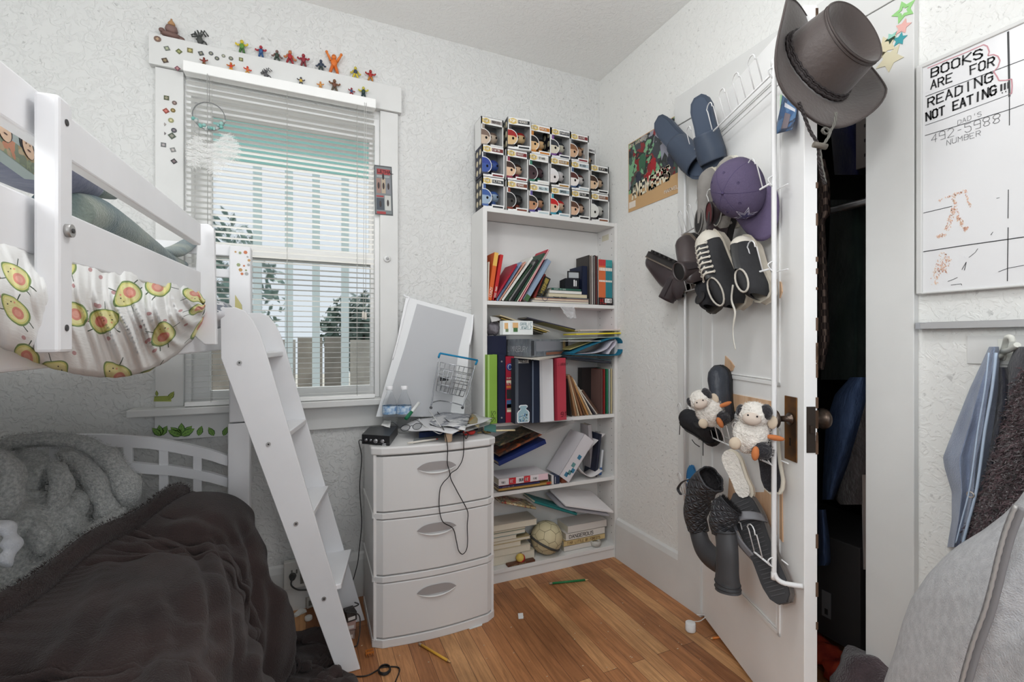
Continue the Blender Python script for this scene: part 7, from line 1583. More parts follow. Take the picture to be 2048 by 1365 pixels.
for k,(pts,c,lb)in enumerate([([(1036,1228),(1046,1227),(1047,1238),(1037,1239)],(222,222,222),'white paper scrap on the floor in front of the bookcase'),([(651,1320),(666,1319),(668,1330),(653,1333)],(224,224,224),'white rounded tag on the floor left of the ladder foot'),([(935,1256),(965,1246),(964,1252),(940,1260)],(214,214,212),'torn white paper under the front right corner of the drawer chest')]):
 P_=[fl(*p)for p in pts];b=B();vs=P_+[p+Vector((0,0,.001))for p in P_];b.add(vs,[(3,2,1,0),(4,5,6,7)]+[(i,(i+1)%4,4+(i+1)%4,4+i)for i in range(4)]);mk('paper_scrap',b,C(*c),None,lb,'paper scrap')
rn=random.Random(31);b=B()
for i in range(70):
 x,y=rn.uniform(700,1420),rn.uniform(1180,1362)
 if y<1180+(x<1000)*110 or x>1230+(y-1120)*1.2:continue
 p=fl(x,y);s=rn.uniform(.0008,.0028);b.box(p,(s*2,s,.0012),None)
mk('floor_crumbs',b,C(196,180,156),None,'scattered crumbs and paint chips on the oak floor','crumbs',kind='stuff')
t=thing('bottle_cap','white bottle cap on the floor left of the ladder','bottle cap',tuple(fl(617,1240)));b=B();b.lathe([(.014,0),(.0145,.003),(.014,.012),(.012,.014),(0,.014)],24);mk('cap',b,C(224,222,216,40),t)
t=thing('hair_clip','amber hair claw clip at the foot of the drawer chest','hair clip',tuple(fl(739,1312)))
b=B()
for s in(-1,1):
 b.bb((-.014,s*.008-.001,.012),(.014,s*.008+.001,.018))
 for k in range(4):b.tube([(-.012+.008*k,s*.008,.014),(-.012+.008*k,s*.010,.006),(-.012+.008*k,s*.003,.001)],.0014,5)
b.tube([(-.012,-.008,.016),(-.012,.008,.016)],.002,6);mk('claw',b,mat('amber',(176,104,44),.3),t)
# black cables on the floor
def floorcable(pts,label,r=.0022,z=.003,m=None,lift=None):
 P_=smoothpath([fl(x,y,z)for x,y in pts],7);b=B();b.tube(P_,r,6);return mk('floor_cable',b,m or C(34,32,32),None,label,'cable')
def k7(x,y):return(520+x/3.938,1050+y/3.938)
floorcable([k7(*p)for p in[(60,1215),(130,1170),(240,1100),(310,1020),(335,1000),(325,1050),(250,1130),(150,1205),(90,1215)]],'black cable loop lying by the brown blanket')
floorcable([k7(*p)for p in[(290,1010),(310,960),(360,930),(420,950),(470,1030),(510,1110),(515,1160),(600,1175),(740,1195),(840,1190),(920,1150),(960,1125),(1060,1120),(1098,1135),(1090,1180),(1065,1240)]],'black cable snaking around the ladder foot')
cc_=fl(*k7(980,1155));b=B();b.tube([cc_+Vector((.020*math.cos(i*.35)*(1-.02*(i//18)),.024*math.sin(i*.35)*(1-.03*(i//18)),.004+.0012*(i//18)))for i in range(90)],.0021,6);mk('cable_coil',b,C(30,30,30),None,'small coil of black cable in front of the ladder foot','cable')
# behind the ladder: red pouch, papers, power bricks
def k8(x,y):return fl(*k7(x,y))
p=k8(275,640);t=thing('red_pouch','red and grey fabric pouch on the floor by the outlet','pouch',tuple(p));b=B();b.ball((0,0,.018),(.050,.022,.018),n=18,jit=.35,seed=2);mk('red_body',b,mat('red_cloth',(176,36,32),.7),t);b=B();b.ball((.002,.016,.034),(.045,.018,.026),n=18,jit=.25,seed=6);mk('grey_top',b,mat('grey_cloth2',(120,116,108),.85,var=.1),t)
p=k8(310,700);b=B();
for k in range(5):b.bb((-.024,-.014,.0012*k),(.024,.014,.0012*k+.001),T(tuple(p))@RZ(28+7*k))
mk('paper_stack',b,C(214,212,206),None,'small stack of printed white slips beside the red pouch','papers')
t=thing('power_adapter','white and grey power adapter on the floor behind the ladder','power adapter',tuple(k8(395,640)));b=B();b.bb((-.02,-.02,.001),(.02,.02,.045),RZ(20));mk('adapter_body',b,C(196,192,184),t,bev=.003);b=B();b.bb((-.014,-.0206,.012),(.012,-.0204,.034),RZ(20));mk('adapter_label',b,C(120,118,112),t)
for k,(x,y,z,c,w_,lb)in enumerate([(745,885,0,(150,130,122),.040,'pinkish printed box between ladder and drawer chest, lowest'),(735,800,.034,(170,140,132),.038,'faded red printed box resting on the lowest one'),(730,770,.066,(60,54,52),.036,'dark case on top of the small stack by the chest')]):
 p=k8(x,960-k*2);p=fl(708,1290,0);b=B();b.bb((-w_/2,-.02,z+.001),(w_/2,.03,z+.032),T((p.x-.012+.002*k,p.y+.055,0))@RZ(-8+10*k));b.m=1;b.bb((-w_/2+.004,-.0206,z+.006),(w_/2-.006,-.02,z+.018),T((p.x-.012+.002*k,p.y+.055,0))@RZ(-8+10*k))
 mk('small_box',b,[C(*c),C(206,200,196)],None,lb,'box',bev=.001)
b=B();p=fl(708,1290,0);b.tube(smoothpath([Vector((p.x+.012,p.y+.10,.10)),Vector((p.x+.020,p.y+.05,.115)),Vector((p.x-.03,p.y+.04,.108)),Vector((p.x+.018,p.y+.03,.09)),Vector((p.x+.022,p.y+.01,.05)),Vector((p.x+.012,p.y-.01,.006)),Vector((p.x,p.y-.02,.004))],6),.0024,6);mk('floor_cable',b,C(52,48,46),None,'dark cable draped over the little boxes beside the drawer chest','cable')
# ================================================================ cloth solver (position based, numpy)
def vnoise(P,s,seed=0):
 return np.array([mnoise.noise(Vector((p[0]*s+seed,p[1]*s-seed,p[2]*s)))for p in P])
def drape(P,rest_u,rest_v,collide,steps=120,iters=8,g=.0022,damp=.985,fric=.5,bend=.25,pin=None):
 """P (nv,nu,3) start; rest lengths along each grid direction"""
 X=P.copy();V=np.zeros_like(X);rd=math.hypot(float(np.mean(rest_u)),rest_v)
 def con(a,b,L0,k=.5,comp=1.0):
  d=b-a;l=np.sqrt((d*d).sum(-1,keepdims=True))+1e-9;c=(l-L0)/l;c=np.where(c<0,c*comp,c);d=d*c*k;return d
 for st in range(steps):
  Xp=X.copy();V*=damp;V[...,2]-=g;X=X+V
  for it in range(iters):
   for o in(0,1):
    d=con(X[:,o:-1:2][:,:X[:,o+1::2].shape[1]],X[:,o+1::2],rest_u);n_=d.shape[1];X[:,o:o+2*n_:2]+=d;X[:,o+1:o+1+2*n_:2]-=d
    d=con(X[o:-1:2][:X[o+1::2].shape[0]],X[o+1::2],rest_v);n_=d.shape[0];X[o:o+2*n_:2]+=d;X[o+1:o+1+2*n_:2]-=d
   A=X[:-1,:-1];D=X[1:,1:];d=con(A,D,rd,.16);X[:-1,:-1]+=d;X[1:,1:]-=d
   A=X[:-1,1:];D=X[1:,:-1];d=con(A,D,rd,.16);X[:-1,1:]+=d;X[1:,:-1]-=d
   if bend:
    d=con(X[:,:-2],X[:,2:],2*rest_u,bend*.5,1);X[:,:-2]+=d*.5;X[:,2:]-=d*.5
    d=con(X[:-2],X[2:],2*rest_v,bend*.5,1);X[:-2]+=d*.5;X[2:]-=d*.5
   X2=collide(X);hit=(np.abs(X2-X).sum(-1,keepdims=True)>1e-7);X=X2
   if pin is not None:X[pin[0]]=pin[1]
  V=X-Xp;V=np.where(hit,V*(1-fric),V);V=np.clip(V,-.03,.03)
 return X
def boxpush(X,c,h,r):
 """push out of a rounded box, centre c, half size h, rounding r"""
 c=np.array(c);h=np.array(h)-r;q=X-c;a=np.abs(q)-h;out=np.maximum(a,0);l=np.sqrt((out*out).sum(-1));inside=a.max(-1)<0
 n=np.where(l[...,None]>1e-9,out/(l[...,None]+1e-9),0)*np.sign(q)
 sd=l-r;k=(sd<0)&~inside;X=X+np.where(k[...,None],-sd[...,None]*n,0)
 if inside.any():
  ax_=np.argmax(a,-1);push=np.zeros_like(X);idx=np.where(inside)
  for i_ in zip(*idx):j=ax_[i_];push[i_][j]=(r-a[i_][j])*np.sign(q[i_][j]if q[i_][j]!=0 else 1)
  X=X+push
 return X
def ballpush(X,c,rr):
 c=np.array(c);rr=np.array(rr);q=(X-c)/rr;l=np.sqrt((q*q).sum(-1,keepdims=True))+1e-9
 return np.where(l<1,c+q/l*rr,X)
def meshfromgrid(X,uvs=True):
 nv,nu=X.shape[:2];b=B();b.grid(nu,nv,lambda u,v:tuple(X[int(round(v*(nv-1))),int(round(u*(nu-1)))]));return b
def fuzzy(b,n,L_,w=.0006,seed=1,keep=None):
 rn=random.Random(seed);fs=[f for f in b.f if len(f)==4];V=b.v
 for _ in range(n):
  f=fs[rn.randrange(len(fs))];a,c,d=Vector(V[f[0]]),Vector(V[f[1]]),Vector(V[f[3]]);u,v=rn.random(),rn.random();p=a+(c-a)*u+(d-a)*v;nn=(c-a).cross(d-a)
  if nn.length<1e-12:continue
  nn.normalize()
  for s in(1,-1):
   e=(nn*s+Vector((rn.uniform(-1,1),rn.uniform(-1,1),rn.uniform(-1,1)))*.8).normalized()*L_*rn.uniform(.6,1.2)+nn*s*.004;k=e.orthogonal().normalized()*w;b.add([p-k+nn*s*.003,p+k+nn*s*.003,p+e],[(0,1,2)])
 return b
def fleece(name,rgb,hi,bs=260,bump=.5,sheen=.6,vs=6,stretch=None,rough=.9):
 m=mat(name,rgb,rough,var=0,rgb2=hi,vscale=vs,bump=bump,bscale=bs,sheen=sheen,stretch=stretch);return m
 # ---- lower mattress with patterned sheet
def keypattern():
 m,N,L,P=nt('key_pattern');P.inputs['Roughness'].default_value=.85
 tc=N.new('ShaderNodeTexCoord');mp=N.new('ShaderNodeMapping');L.new(tc.outputs['Object'],mp.inputs[0]);mp.inputs['Rotation'].default_value=(0,0,R(45));mp.inputs['Scale'].default_value=(17,17,17)
 v=N.new('ShaderNodeTexVoronoi');v.distance='CHEBYCHEV';v.inputs['Randomness'].default_value=0;v.inputs['Scale'].default_value=1;v.voronoi_dimensions='2D';L.new(mp.outputs[0],v.inputs['Vector'])
 w=N.new('ShaderNodeMath');w.operation='MULTIPLY';L.new(v.outputs['Distance'],w.inputs[0]);w.inputs[1].default_value=3.1
 f=N.new('ShaderNodeMath');f.operation='FRACT';L.new(w.outputs[0],f.inputs[0]);g=N.new('ShaderNodeMath');g.operation='GREATER_THAN';g.inputs[1].default_value=.52;L.new(f.outputs[0],g.inputs[0])
 mx=N.new('ShaderNodeMix');mx.data_type='RGBA';L.new(g.outputs[0],mx.inputs[0]);mx.inputs[6].default_value=lin((206,206,208));mx.inputs[7].default_value=lin((112,114,118));L.new(mx.outputs[2],P.inputs['Base Color']);return m
b=B();b.bb((-1.16,-.25,.25),(-.245,1.94,.46));mk('mattress',b,keypattern(),None,'lower bunk mattress under a grey and white key-patterned sheet','mattress',bev=.03)
b=B();b.bb((-1.165,-.3,.17),(-.236,1.95,.249));mk('bed_base',b,M_bed,None,'white slatted base under the lower mattress','bed base')
# patterned crumpled sheet lying over it
nu,nv=60,60;gu=np.linspace(0,1,nu);gv=np.linspace(0,1,nv);U_,V_=np.meshgrid(gu,gv)
X0=np.stack([-1.08+.80*U_,.55+1.36*V_,.52+0*U_],-1);X0[...,2]+=.018*vnoise(X0.reshape(-1,3),9,3).reshape(nv,nu)+.02*vnoise(X0.reshape(-1,3),4,7).reshape(nv,nu)
cs=lambda X:boxpush(X,(-.70,.85,.34),(.46,1.1,.130),.03)
Xs=drape(X0,.80/(nu-1)*1.07,1.36/(nv-1)*1.07,cs,40,5,fric=.8)
mk('patterned_sheet',meshfromgrid(Xs),MATS.get('kp')or keypattern(),None,'rumpled grey and white key-patterned sheet showing between the blankets','sheet',sub=1)
# ---- brown blanket
nu,nv=110,120;U_,V_=np.meshgrid(np.linspace(0,1,nu),np.linspace(0,1,nv));LU,LV=.84,1.55;lu_=np.interp(np.linspace(0,1,nv),[0,.25,.6,1],[.66,.70,.84,.92])[:,None]
ex=np.interp(V_,[0,.35,.7,1],[-.36,-.47,-.62,-.74]);ey=np.interp(V_,[0,.35,.7,1],[1.90,1.60,1.12,.72])
X0=np.stack([ex+U_*lu_*.98,ey-U_*.06*(1-V_),.66+0*U_],-1)
X0[...,2]+=.06*np.sin(V_*46+3*np.sin(U_*4))*(.15+.85*U_)+.04*vnoise(X0.reshape(-1,3),5,11).reshape(nv,nu)
def cb(X):
 X=boxpush(X,(-.72,.85,.30),(.53,1.12,.205),.06)
 X=ballpush(X,(-.36,1.76,.50),(.20,.19,.12));X=ballpush(X,(-.36,1.30,.48),(.16,.26,.08));X=ballpush(X,(-.16,1.70,.05),(.09,.12,.26));X=ballpush(X,(-.18,1.30,.10),(.10,.16,.26))
 X=X.copy();Y=X[...,1];X[...,1]=np.minimum(Y,1.935+0*Y);X[...,2]=np.maximum(X[...,2],.012);return X
pe_=X0[:,:3].copy();pe_[...,2]=np.interp(V_[:,:3],[0,.2,.45,1],[.60,.60,.56,.55])
X0[:,:3]=pe_
Xb=drape(X0,lu_[:,:,None]/(nu-1),LV/(nv-1)*1.28,cb,170,9,g=.0022,fric=.35,bend=.12,pin=((slice(None),slice(0,3)),pe_))
nv_,nu_=Xb.shape[:2];dU=np.gradient(Xb,axis=1);dV=np.gradient(Xb,axis=0);Nn=np.cross(dU,dV);Nn/=np.linalg.norm(Nn,axis=-1,keepdims=True)+1e-9
s_=np.where((Nn[...,2:3]+Nn[...,0:1])<0,-1,1);Nn*=s_
wb_=vnoise(Xb.reshape(-1,3),2.2,31).reshape(nv_,nu_);wc_=vnoise(Xb.reshape(-1,3),5.5,17).reshape(nv_,nu_)
ph_=V_*25+4*wb_+U_*3.5;fo_=(1-np.abs(np.sin(ph_))**.7)*np.clip(U_*2.2-.12,0,1)*(.6+wb_);ph2=V_*13-U_*9+4*wc_;fo2=(1-np.abs(np.sin(ph2))**.8)*np.clip(U_*3,0,1)
amp_=np.clip((1.95-Xb[...,1])*12,0,1)
Xb=Xb+Nn*(.042*fo_+.024*fo2+.014*wc_)[...,None]*amp_[...,None];Xb[...,2]=np.maximum(Xb[...,2],.012)
# long pressed folds running down the hanging side
XY_=Xb-np.array([0,0,CAMH]);dep_=XY_[...,0]*ST+XY_[...,1]*CT;dep_=np.where(dep_<.2,.2,dep_);qx_=1024+FPX*(XY_[...,0]*CT-XY_[...,1]*ST)/dep_;qy_=684-FPX*XY_[...,2]/dep_
def ridge(pts,w,a):
 P_=np.array([(x/2.333,780+y/2.333)for x,y in pts]);best=np.full(qx_.shape,1e9);side=np.zeros(qx_.shape);tt_=np.zeros(qx_.shape)
 for i in range(len(P_)-1):
  A,D=P_[i],P_[i+1]-P_[i];t_=np.clip(((qx_-A[0])*D[0]+(qy_-A[1])*D[1])/(D@D),0,1);ex_,ey_=qx_-A[0]-t_*D[0],qy_-A[1]-t_*D[1];d=np.hypot(ex_,ey_);k=d<best
  side=np.where(k,np.sign(ex_*D[1]-ey_*D[0]),side);tt_=np.where(k,(i+t_)/(len(P_)-1),tt_);best=np.where(k,d,best)
 env=np.clip(np.sin(np.pi*np.clip(tt_,0,1))*2.2,0,1);sd=best*side
 return a*env*(np.exp(-(sd/w)**2)-.75*np.exp(-((sd-1.7*w)/(w*.8))**2))
hh_=0
for pts,w,a in[([(1060,620),(1110,760),(1135,900),(1125,1100),(1100,1340)],11,.020),([(1000,640),(1045,750),(1078,900),(1088,1050),(1075,1290)],9,.016),([(930,650),(985,780),(1022,930),(1032,1150),(1040,1400)],12,.020),([(800,740),(880,820),(922,950),(932,1080),(900,1230)],12,.018),([(660,780),(790,800),(870,870)],10,.014),([(760,660),(900,636),(1040,700)],12,.014),([(620,730),(760,716),(890,770)],9,.012),([(580,980),(618,1120),(640,1240),(580,1350)],13,.014),([(740,1010),(830,1110),(920,1160)],10,.012),([(510,780),(440,1000),(330,1200),(180,1360)],14,.018),([(1130,600),(1205,740),(1290,880),(1325,1040)],11,.014),([(700,900),(740,1050),(760,1250),(740,1400)],16,.014),([(1180,840),(1210,1000),(1200,1200),(1170,1360)],13,.014),([(960,1180),(880,1270),(800,1330)],12,.012)]:hh_=hh_+ridge(pts,w,a)
Xb=Xb+Nn*hh_[...,None];Xb[...,2]=np.maximum(Xb[...,2],.012)
M_brown=fleece('brown_fleece',(42,33,32),(58,45,43),300,.5,.12,5)
bl=mk('throw_blanket',meshfromgrid(Xb),M_brown,None,'dark brown plush blanket hanging over the side of the lower bunk to the floor','blanket',sub=1,solid=.010)
# rolled-back edge, showing the pale sherpa underside in streaks
edge=[Vector(Xb[j,0])for j in range(7,nv,3)]
edge=[e+Vector((0,0,.018))for e in edge if e.z>.3]
b=B()
if len(edge)>4:
 P_=smoothpath(edge,4);b.tube([p+Vector((.012*math.sin(i*.09),0,.004*math.sin(i*.13)))for i,p in enumerate(P_)],[.027+.003*math.sin(i*.17)for i in range(len(P_))],20,flat=.95)
 mk('rolled_edge',fuzzy(b,5000,.009,seed=4),M_brown,bl)
 for i_ in range(0):pass
 # ---- grey fleece blanket heap
M_grey=fleece('grey_fleece',(150,152,150),(190,191,188),240,.9,.3,150)
gb=thing('fleece_blanket','grey fleece blanket crumpled in a heap at the window end of the lower bunk','blanket',(-.75,1.6,.48))
Ti=T(.75,-1.6,-.48)
nu,nv=90,90;U_,V_=np.meshgrid(np.linspace(0,1,nu),np.linspace(0,1,nv));
X0=np.stack([-1.12+.62*U_,1.42+.50*V_,.95+0*U_],-1);q=X0.reshape(-1,3)
X0[...,2]+=(.12*vnoise(q,7,21)+.07*vnoise(q,15,4)).reshape(nv,nu)
def cg(X):
 X=boxpush(X,(-.72,.85,.30),(.53,1.12,.205),.05);X=ballpush(X,(-.86,1.72,.50),(.24,.17,.32));X=ballpush(X,(-.70,1.66,.50),(.15,.16,.22));X=ballpush(X,(-.64,1.82,.50),(.12,.10,.20));X=ballpush(X,(-.88,1.52,.48),(.14,.12,.18));X=X.copy();X[...,1]=np.minimum(X[...,1],1.955);return X
Xg=drape(X0,.62/(nu-1)*1.55,.50/(nv-1)*1.7,cg,70,6,g=.0022,fric=.7,bend=.1)
nz_=vnoise(Xg.reshape(-1,3),9,5).reshape(nv,nu);nz2=vnoise(Xg.reshape(-1,3),17,9).reshape(nv,nu)
Xg[...,2]+=.05*(.5-np.abs(nz_)**.6)+.024*(.5-np.abs(nz2)**.7);Xg[...,1]-=.03*(.5-np.abs(nz2)**.6)
Xg[...,2]=np.maximum(Xg[...,2],.515)
mk('heap',meshfromgrid(Xg),M_grey,gb,M=Ti,sub=1,solid=.010);mk('pile_fibres',fuzzy(meshfromgrid(Xg),9000,.006),M_grey,gb,M=Ti,kind='stuff')
# folds: soft bent sheets rolled over the heap
def fold(pxs,r,seed=0,n=28):
 P_=smoothpath([PS(x,y,s)for x,y,s in pxs],7);b=B();k=len(P_)
 rr=[max(.004,(r if not isinstance(r,list)else interp(i/(k-1)*(len(r)-1),list(enumerate(r))))*min(1,.3+min(i,k-1-i)*.2))for i in range(k)]
 b.tube(P_,rr,n,flat=.7)
 for i,v in enumerate(b.v):
  p=Vector(v);d=1-abs(mnoise.noise(p*13+Vector((seed,0,0))))*2;d2=mnoise.noise(p*28);c=P_[min(k-1,i//n)];o=p-c;b.v[i]=tuple(c+o*(.82+.34*d+.12*d2))
 return mk('fold',fuzzy(b,1800,.006,seed=seed),M_grey,gb,M=Ti)
fold([(-70,960,1.26),(-20,905,1.30),(60,880,1.36),(150,884,1.40),(215,915,1.42),(250,965,1.42),(262,1020,1.42)],[.03,.036,.026,.026,.04,.046,.03],1)
fold([(60,1000,1.24),(75,955,1.26),(105,935,1.28),(125,955,1.27),(118,1000,1.24),(92,1040,1.22)],[.02,.026,.024,.03,.028,.018],2)
fold([(-60,930,1.10),(-10,920,1.12),(20,950,1.13),(24,1000,1.12),(10,1040,1.10)],[.03,.034,.034,.03,.02],3)
fold([(118,905,1.36),(160,930,1.36),(196,975,1.36),(214,1020,1.36),(196,1060,1.34)],[.02,.03,.034,.034,.02],4)
fold([(80,1062,1.20),(120,1048,1.23),(160,1066,1.27),(205,1052,1.32),(250,1016,1.40)],[.02,.028,.022,.026,.024],5)
fold([(24,1085,1.12),(50,1060,1.15),(80,1082,1.16),(84,1110,1.14)],[.024,.034,.034,.02],6)
fold([(132,985,1.31),(158,1002,1.31),(146,1032,1.29),(112,1046,1.27)],[.018,.026,.026,.02],7)
fold([(40,900,1.33),(70,930,1.29),(60,975,1.26),(40,1010,1.22)],[.018,.028,.03,.02],8)
fold([(170,1010,1.34),(200,1000,1.38),(228,1030,1.40),(240,1050,1.38)],[.02,.03,.03,.02],9)
# pale cuffs at the left
for k,(pp,c,lb)in enumerate([([(-40,1060,.98),(0,1050,1.0),(20,1070,1.0),(22,1100,.99),(0,1130,.97)],(206,208,212),'bunched white fleece cloth at the left end of the grey heap')]):
 P_=smoothpath([PS(*p)for p in pp],6);b=B();b.tube(P_,[.02+.006*math.sin(i*.9)for i in range(len(P_))],14,flat=.6);mk('white_cloth',b,fleece('white_fleece',(196,198,204),(222,224,228),240,.6,.4,20),None,lb,'cloth',sub=1)
 # ---- printed sheet bulging under the guard rail
def avomat():
 m,N,L,P=nt('fruit_print');P.inputs['Roughness'].default_value=.8;uv=N.new('ShaderNodeUVMap')
 mp=N.new('ShaderNodeMapping');L.new(uv.outputs[0],mp.inputs[0]);mp.inputs['Scale'].default_value=(7.2,2.3,1)
 def cells(rand,sc,off):
  mo=N.new('ShaderNodeVectorMath');mo.operation='ADD';L.new(mp.outputs[0],mo.inputs[0]);mo.inputs[1].default_value=(off,off*1.7,0)
  v=N.new('ShaderNodeTexVoronoi');v.voronoi_dimensions='2D';v.inputs['Randomness'].default_value=rand;v.inputs['Scale'].default_value=sc;L.new(mo.outputs[0],v.inputs['Vector'])
  sb=N.new('ShaderNodeVectorMath');sb.operation='SUBTRACT';L.new(mo.outputs[0],sb.inputs[0]);L.new(v.outputs['Position'],sb.inputs[1]);return v,sb
 def math_(op,a,b_=None,c=None):
  n=N.new('ShaderNodeMath');n.operation=op
  for i,x in enumerate((a,b_,c)):
   if x is None:continue
   if isinstance(x,(int,float)):n.inputs[i].default_value=x
   else:L.new(x,n.inputs[i])
  return n.outputs[0]
 v,sb=cells(.75,1.0,0);vr=N.new('ShaderNodeVectorRotate');vr.rotation_type='Z_AXIS';L.new(sb.outputs[0],vr.inputs['Vector'])
 sc_=N.new('ShaderNodeSeparateColor');L.new(v.outputs['Color'],sc_.inputs[0]);L.new(math_('MULTIPLY',sc_.outputs[0],6.28),vr.inputs['Angle'])
 s=N.new('ShaderNodeSeparateXYZ');L.new(vr.outputs[0],s.inputs[0]);x,y=s.outputs[0],s.outputs[1]
 def egg(cx,cy,rx,ry,taper):
  xx=math_('SUBTRACT',x,cx);yy=math_('SUBTRACT',y,cy);w=math_('MULTIPLY_ADD',yy,-taper,rx);a=math_('DIVIDE',xx,w);b2=math_('DIVIDE',yy,ry);return math_('ADD',math_('MULTIPLY',a,a),math_('MULTIPLY',b2,b2))
 big=egg(0,0,.23,.33,.25);pit=egg(0,-.09,.115,.12,0)
 e1=egg(-.04,.14,.014,.014,0);e2=egg(.05,.14,.014,.014,0);ck1=egg(-.09,.09,.02,.02,0)
 def layer(prev,mask,rgb):
  mx=N.new('ShaderNodeMix');mx.data_type='RGBA';L.new(mask,mx.inputs[0]);(L.new(prev,mx.inputs[6])if not isinstance(prev,tuple)else setattr(mx.inputs[6],'default_value',prev));mx.inputs[7].default_value=lin(rgb);return mx.outputs[2]
 lt=lambda a,t:math_('LESS_THAN',a,t)
 c=lin((226,226,224))
 # loose dots and sprigs between the fruit
 v2,sb2=cells(1,3.1,3.3);s2=N.new('ShaderNodeSeparateColor');L.new(v2.outputs['Color'],s2.inputs[0]);dot=math_('MULTIPLY',lt(v2.outputs['Distance'],.13),lt(s2.outputs[1],.35));c=layer(c,dot,(190,150,150))
 # thin limbs
 limb=math_('MULTIPLY',math_('MULTIPLY',lt(math_('ABSOLUTE',math_('SUBTRACT',math_('ABSOLUTE',x),.08)),.010),lt(y,-.2)),lt(math_('MULTIPLY',y,-1),.44));c=layer(c,limb,(60,74,60))
 arm=math_('MULTIPLY',lt(math_('ABSOLUTE',math_('ADD',y,math_('MULTIPLY',math_('ABSOLUTE',x),-.5))),.010),lt(math_('ABSOLUTE',x),.33));c=layer(c,arm,(60,74,60))
 c=layer(c,lt(big,1.0),(118,140,88));c=layer(c,lt(big,.80),(204,202,124));c=layer(c,lt(big,.62),(224,218,158));c=layer(c,lt(pit,1),(214,142,126));c=layer(c,lt(pit,.35),(224,164,148))
 c=layer(c,lt(e1,1),(50,44,40));c=layer(c,lt(e2,1),(50,44,40));c=layer(c,lt(ck1,1),(226,160,130))
 L.new(c,P.inputs['Base Color'])
 n=N.new('ShaderNodeTexNoise');n.inputs['Scale'].default_value=60;L.new(uv.outputs[0],n.inputs[0]);bp=N.new('ShaderNodeBump');bp.inputs['Strength'].default_value=.15;bp.inputs['Distance'].default_value=.004;L.new(n.outputs[0],bp.inputs['Height']);L.new(bp.outputs[0],P.inputs['Normal'])
 return m
topc=[(-330,300),(-60,445),(0,490),(150,528),(250,550),(330,570),(395,590),(408,612)]
botc=[(-330,640),(-60,672),(0,692),(50,715),(100,735),(150,748),(200,755),(250,754),(300,742),(350,712),(385,680),(404,648),(412,618)]
def shf(u,v):
 px=lerp(-330,410,u);yt=interp(px,topc);yb_=interp(px,botc);py=lerp(yt-14,yb_,v)
 e=math.sin(math.pi*min(1,v*1.0))**.7 if v<1 else 0
 wv=max(0,(px-90)/320)if px>90 else .12
 ph=px*.085-v*5.5+2.2*mnoise.noise(Vector((px*.008,v*1.6,2)))
 f1=(1-abs(math.sin(ph))**.8)*.9+.5*(1-abs(math.sin(ph*1.93+2*v)))
 off=-.012+.036*e*(1-.25*u)+.013*min(1,wv*1.6)*(f1-.5)*(.25+e)+.010*mnoise.noise(Vector((px*.018,v*3,5)))
 if v>.97:off-=.012
 return tuple(PG(px,py+3*mnoise.noise(Vector((px*.05,0,0)))*v,off))
b=B();b.grid(220,50,shf)
mk('printed_sheet',b,avomat(),None,'white bed sheet printed with smiling avocados bulging under the upper guard rail','sheet',solid=.002)
# stripy pillow corner by the ladder, curled flap of sheet
M_strp=patch('stripe_pillow',[(206,206,210),(110,116,128),(214,214,216),(150,154,160)],40)
b=B();c_=PY(448,602,1.75);b.ball((c_.x-.07,1.74,1.195),(.12,.13,.048),n=24,jit=.15);mk('pillow',b,M_strp,None,'grey and white patterned pillow on the upper bunk behind the ladder top','pillow')
b=B();P_=smoothpath([PY(388,592,1.50),PY(402,596,1.50),PY(411,612,1.50),PY(408,630,1.50),PY(396,634,1.50)],5);b.add([p for p in P_]+[p+Vector((-.01,.05,-.006))for p in P_],[(i,i+1,len(P_)+i+1,len(P_)+i)for i in range(len(P_)-1)],True);mk('sheet_corner',b,C(222,222,222),None,'white curled seam of the printed sheet beside the guard post','sheet',solid=.003)
b=B();P_=[PY(x,y,1.80)for x,y in((470,590),(483,610),(486,640),(488,655),(478,630),(470,615))];b.add(P_+[p+Vector((0,.01,0))for p in P_],[tuple(range(6)),tuple(reversed(range(6,12)))]+[(i,6+i,6+(i+1)%6,(i+1)%6)for i in range(6)]);mk('yellow_cloth',b,C(196,188,130),None,'yellowish cloth corner between the ladder tops','cloth')
# blue-grey bedding, plush and book seen between the guard rails
M_denim=fleece('dusk_cloth',(84,88,112),(120,124,146),40,.4,.2,8)
def seenblob(pxs,off,name,m,label,cat,flat=.7,n=18,**k):
 P_=smoothpath([PG(x,y,off)for x,y,r in pxs],6);k_=len(P_);rr=[interp(i/(k_-1)*(len(pxs)-1),[(j,p[2])for j,p in enumerate(pxs)])for i in range(k_)]
 b=B();b.tube(P_,rr,n,flat=flat);return mk(name,b,m,None,label,cat,sub=1,**k)
seenblob([(-260,160,.05),(-80,250,.07),(20,300,.075),(90,340,.07),(150,372,.05)],-.16,'blue_blanket',M_denim,'dusky blue blanket piled on the upper bunk behind the near guard post','blanket')
M_plush=fleece('plush_teal',(84,110,118),(150,158,146),200,.6,.4,9)
t=thing('plush_toy','mottled teal and cream long plush toy lying along the upper bunk','plush toy',tuple(PG(260,450,-.12)))
Ti=T(tuple(-PG(260,450,-.12)))
def ptube(pxs,off,name,m,flat=.8):
 P_=smoothpath([PG(x,y,off)for x,y,r in pxs],6);k_=len(P_);rr=[interp(i/(k_-1)*(len(pxs)-1),[(j,p[2])for j,p in enumerate(pxs)])for i in range(k_)];b=B();b.tube(P_,rr,18,flat=flat);mk(name,b,m,t,M=Ti,sub=1)
ptube([(120,420,.05),(170,430,.055),(230,465,.052),(290,500,.042),(330,520,.03),(370,530,.012)],-.14,'body',M_plush)
ptube([(140,368,.03),(180,378,.034),(215,390,.020),(228,397,.004)],-.15,'fin',M_plush,.5)
ptube([(300,500,.012),(345,505,.035),(380,485,.028),(400,470,.006)],-.14,'tail',M_plush,.5)
